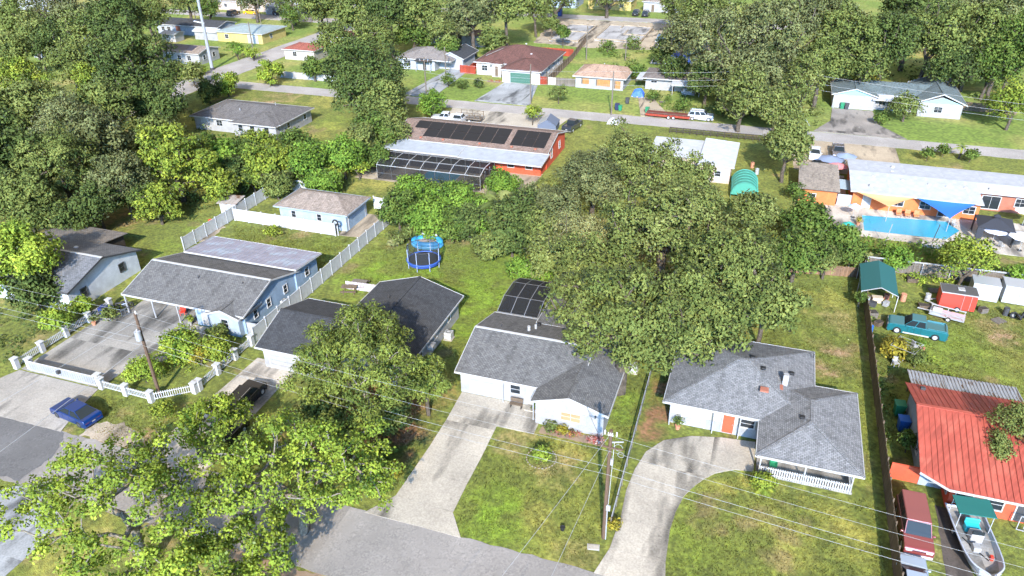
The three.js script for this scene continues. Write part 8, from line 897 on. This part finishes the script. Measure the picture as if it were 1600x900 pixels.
// ---------------------------------------------------------------- palms
function palm(name, label, at, h, n, L, pal, seed, o = {}) {
  const T = thing(name, label, o.cat ?? 'palm', at), r = rng(seed); if (h > 0.3) part(T, 'trunk', tube([V(0, -0.1, 0), V(0.08 * h, h * 0.5, 0), V(0.05 * h, h, 0)], o.tr ?? 0.16, 8, 8), M.bark);
  for (let i = 0; i < n; i++) {
    const a = i * 2.4 + r() * 0.4, up = o.up ?? lerp(1.1, -0.1, i / n), pos = [], col = [], cc = pal[Math.floor(r() * pal.length)], len = L * (0.8 + 0.4 * r()), pt = (t) => { const d = len * t; return V(Math.cos(a) * d * Math.cos(up) * (1 - 0.12 * t), h + d * Math.sin(up) - (o.bend ?? 0.55) * len * t * t, Math.sin(a) * d * Math.cos(up) * (1 - 0.12 * t)); }, side = V(-Math.sin(a), 0, Math.cos(a));
    if (o.blade) { for (let k = 0; k < 8; k++) { const p = pt(k / 8), q = pt((k + 1) / 8), w = (t) => 0.36 * Math.sin(Math.PI * Math.min(1, 0.15 + t * 0.85)) * (t < 0.3 ? t / 0.3 : 1), A = p.clone().addScaledVector(side, w(k / 8)), B = p.clone().addScaledVector(side, -w(k / 8)), C = q.clone().addScaledVector(side, -w((k + 1) / 8)), D = q.clone().addScaledVector(side, w((k + 1) / 8)); pos.push(A, B, C, A, C, D); } }
    else { const m = o.leaflets ?? 18; for (let k = 1; k <= m; k++) { const t = k / m, p = pt(t), q = pt(Math.min(1.02, t + 0.03)), fw = q.clone().sub(p).normalize(), ll = len * 0.32 * Math.sin(PI * (0.12 + 0.8 * t)); for (const s of [-1, 1]) { const tip = p.clone().addScaledVector(side, s * ll * 0.85).addScaledVector(fw, ll * 0.5).add(V(0, -ll * 0.35, 0)), b2 = p.clone().addScaledVector(fw, len * 0.05); s > 0 ? pos.push(p, tip, b2) : pos.push(p, b2, tip); } } }
    const g = new THREE.BufferGeometry().setFromPoints(pos); g.computeVertexNormals(); for (let k = 0; k < pos.length; k++) col.push(cc[0], cc[1], cc[2]); g.setAttribute('color', new THREE.Float32BufferAttribute(col, 3)); g.setAttribute('uv', new THREE.Float32BufferAttribute(new Float32Array(pos.length * 2), 2)); part(T, 'frond', g, LEAF2);
  }
  return T;
}
palm('coconut_palm', 'palm with long arching fronds in the thicket behind the lawn', [-31.00, -85.10], 4.6, 16, 3.6, PAL.olive, 31); palm('coconut_palm', 'palm with grey-green fronds in front of the solar house vines', [-34.05, -87.92], 3.4, 14, 3.0, PAL.oakGrey, 32); palm('fan_palm', 'young palm in the shade under the feathery tree', [-29.93, -42.73], 1.6, 16, 2.0, PAL.green, 33); palm('fan_palm', 'young palm beside the drive flare', [-26.87, -38.86], 1.2, 14, 1.8, PAL.green, 34); palm('fan_palm', 'small palm in front of the fenced garden porch', [-51.27, -52.84], 0.7, 12, 1.3, PAL.oak, 35); palm('garden_palm', 'small palm at the corner of the teal-trimmed house', [33.46, -160.16], 1.6, 14, 1.5, PAL.lime, 36); palm('garden_palm', 'yellow palm clump near the teal pickup', [16.15, -71.62], 0.3, 18, 1.9, PAL.gold, 37); palm('garden_palm', 'slim palm in the island bed', [30.83, -134.63], 2.0, 12, 1.3, PAL.lime, 38); palm('traveller_palm', 'upright banana-like plant with yellow blades behind the back fence', [22.81, -92.45], 0.3, 10, 3.0, [[0.22, 0.22, 0.02], [0.10, 0.16, 0.03], [0.3, 0.24, 0.03]], 39, { blade: true, up: 1.25, bend: 0.2 }); palm('agave_plant', 'grey spiky plant behind the green canopy', [15.03, -91.36], 0.2, 14, 2.2, PAL.pale, 40, { blade: true, up: 0.8, bend: 0.35 }); palm('banana_plant', 'banana plant behind the pool enclosure', [-24.44, -76.58], 0.8, 12, 2.2, PAL.bright, 41, { blade: true, bend: 0.6 }); palm('ornamental_grass', 'tall grass clump beside the white fence', [-43.16, -77.89], 0.2, 22, 1.9, PAL.pale, 42, { blade: true, up: 1.0, bend: 0.7, cat: 'grass clump' }); palm('fan_palm', 'palm under the dark shrubs by the street tree', [-25.92, -41.53], 1.0, 14, 1.7, PAL.green, 43); palm('garden_palm', 'spiky yellow-green plant at the porch corner', [4.33, -47.96], 0.3, 20, 1.1, PAL.lime, 44);
// ---------------------------------------------------------------- labels of the setting
{
  const said = {
    ground: ['grassy ground reaching far beyond the houses'], lawn: ['mown and patchy lawns round the nearer houses'],
    road: ['pale worn asphalt street along the bottom of the view', 'pale asphalt street running behind the solar-roofed house', 'side road curving past the transmission pole', 'far street beyond the concrete foundations', 'far lane in front of the peach house'],
    dark_road_area: ['darker area of the street surface where the apron meets it'], pavement: ['blue-grey concrete pavement at the bottom corner'], front_walk: ['concrete walk linking the drive and bungalow door', 'pale walk along the light blue house'],
    carport_floor: ['grey concrete floor under the carport'], pool_deck: ['pale paved deck round the bright blue pool'], patio: ['tan patio beside the small blue cottage', 'tan patio under the screened pool cage'],
    dirt_lot: ['bare sandy lot round the concrete foundations'], road_shoulder: ['sandy verge beside the blue saloon car', 'brown earth verge below the street'], dirt_patch: ['bare sandy patch beside the orange-red drum'], brick_path: ['red brick path beside the boat'], drive_strip: ['dark earth strip between the van and boat'],
    undergrowth: ['dark undergrowth of the left woods', 'green undergrowth behind the blue cottage', 'undergrowth below the central oaks and vines', 'shaded undergrowth below the feathery tree', 'undergrowth behind the teal-trimmed house', 'undergrowth between the cluttered house and tan drive', 'low plants between the pool deck and back fence', 'bushes behind the boarded house', 'roadside bushes below the white solar cottage', 'wild growth beside the pale grey gabled house', 'low plants in the fenced garden', 'plants in the cluttered front yard', 'weeds along the tall wooden fence', 'bright hedge plants below the pool deck', 'plants beside the green canopy shelter', 'plants round the clothes frame'], grass: ['short grass blades over the nearer lawns'],
  }, next = {};
  for (const o of scene.children) { const k = o.userData.kind; if (k !== 'structure' && k !== 'stuff') continue; const b = o.name.replace(/_\d+$/, ''), i = next[b] = (next[b] ?? -1) + 1; if (!o.userData.label && said[b]) o.userData.label = said[b][Math.min(i, said[b].length - 1)]; o.userData.category ??= b.replace(/_/g, ' '); }
}
renderer.render(scene, camera);
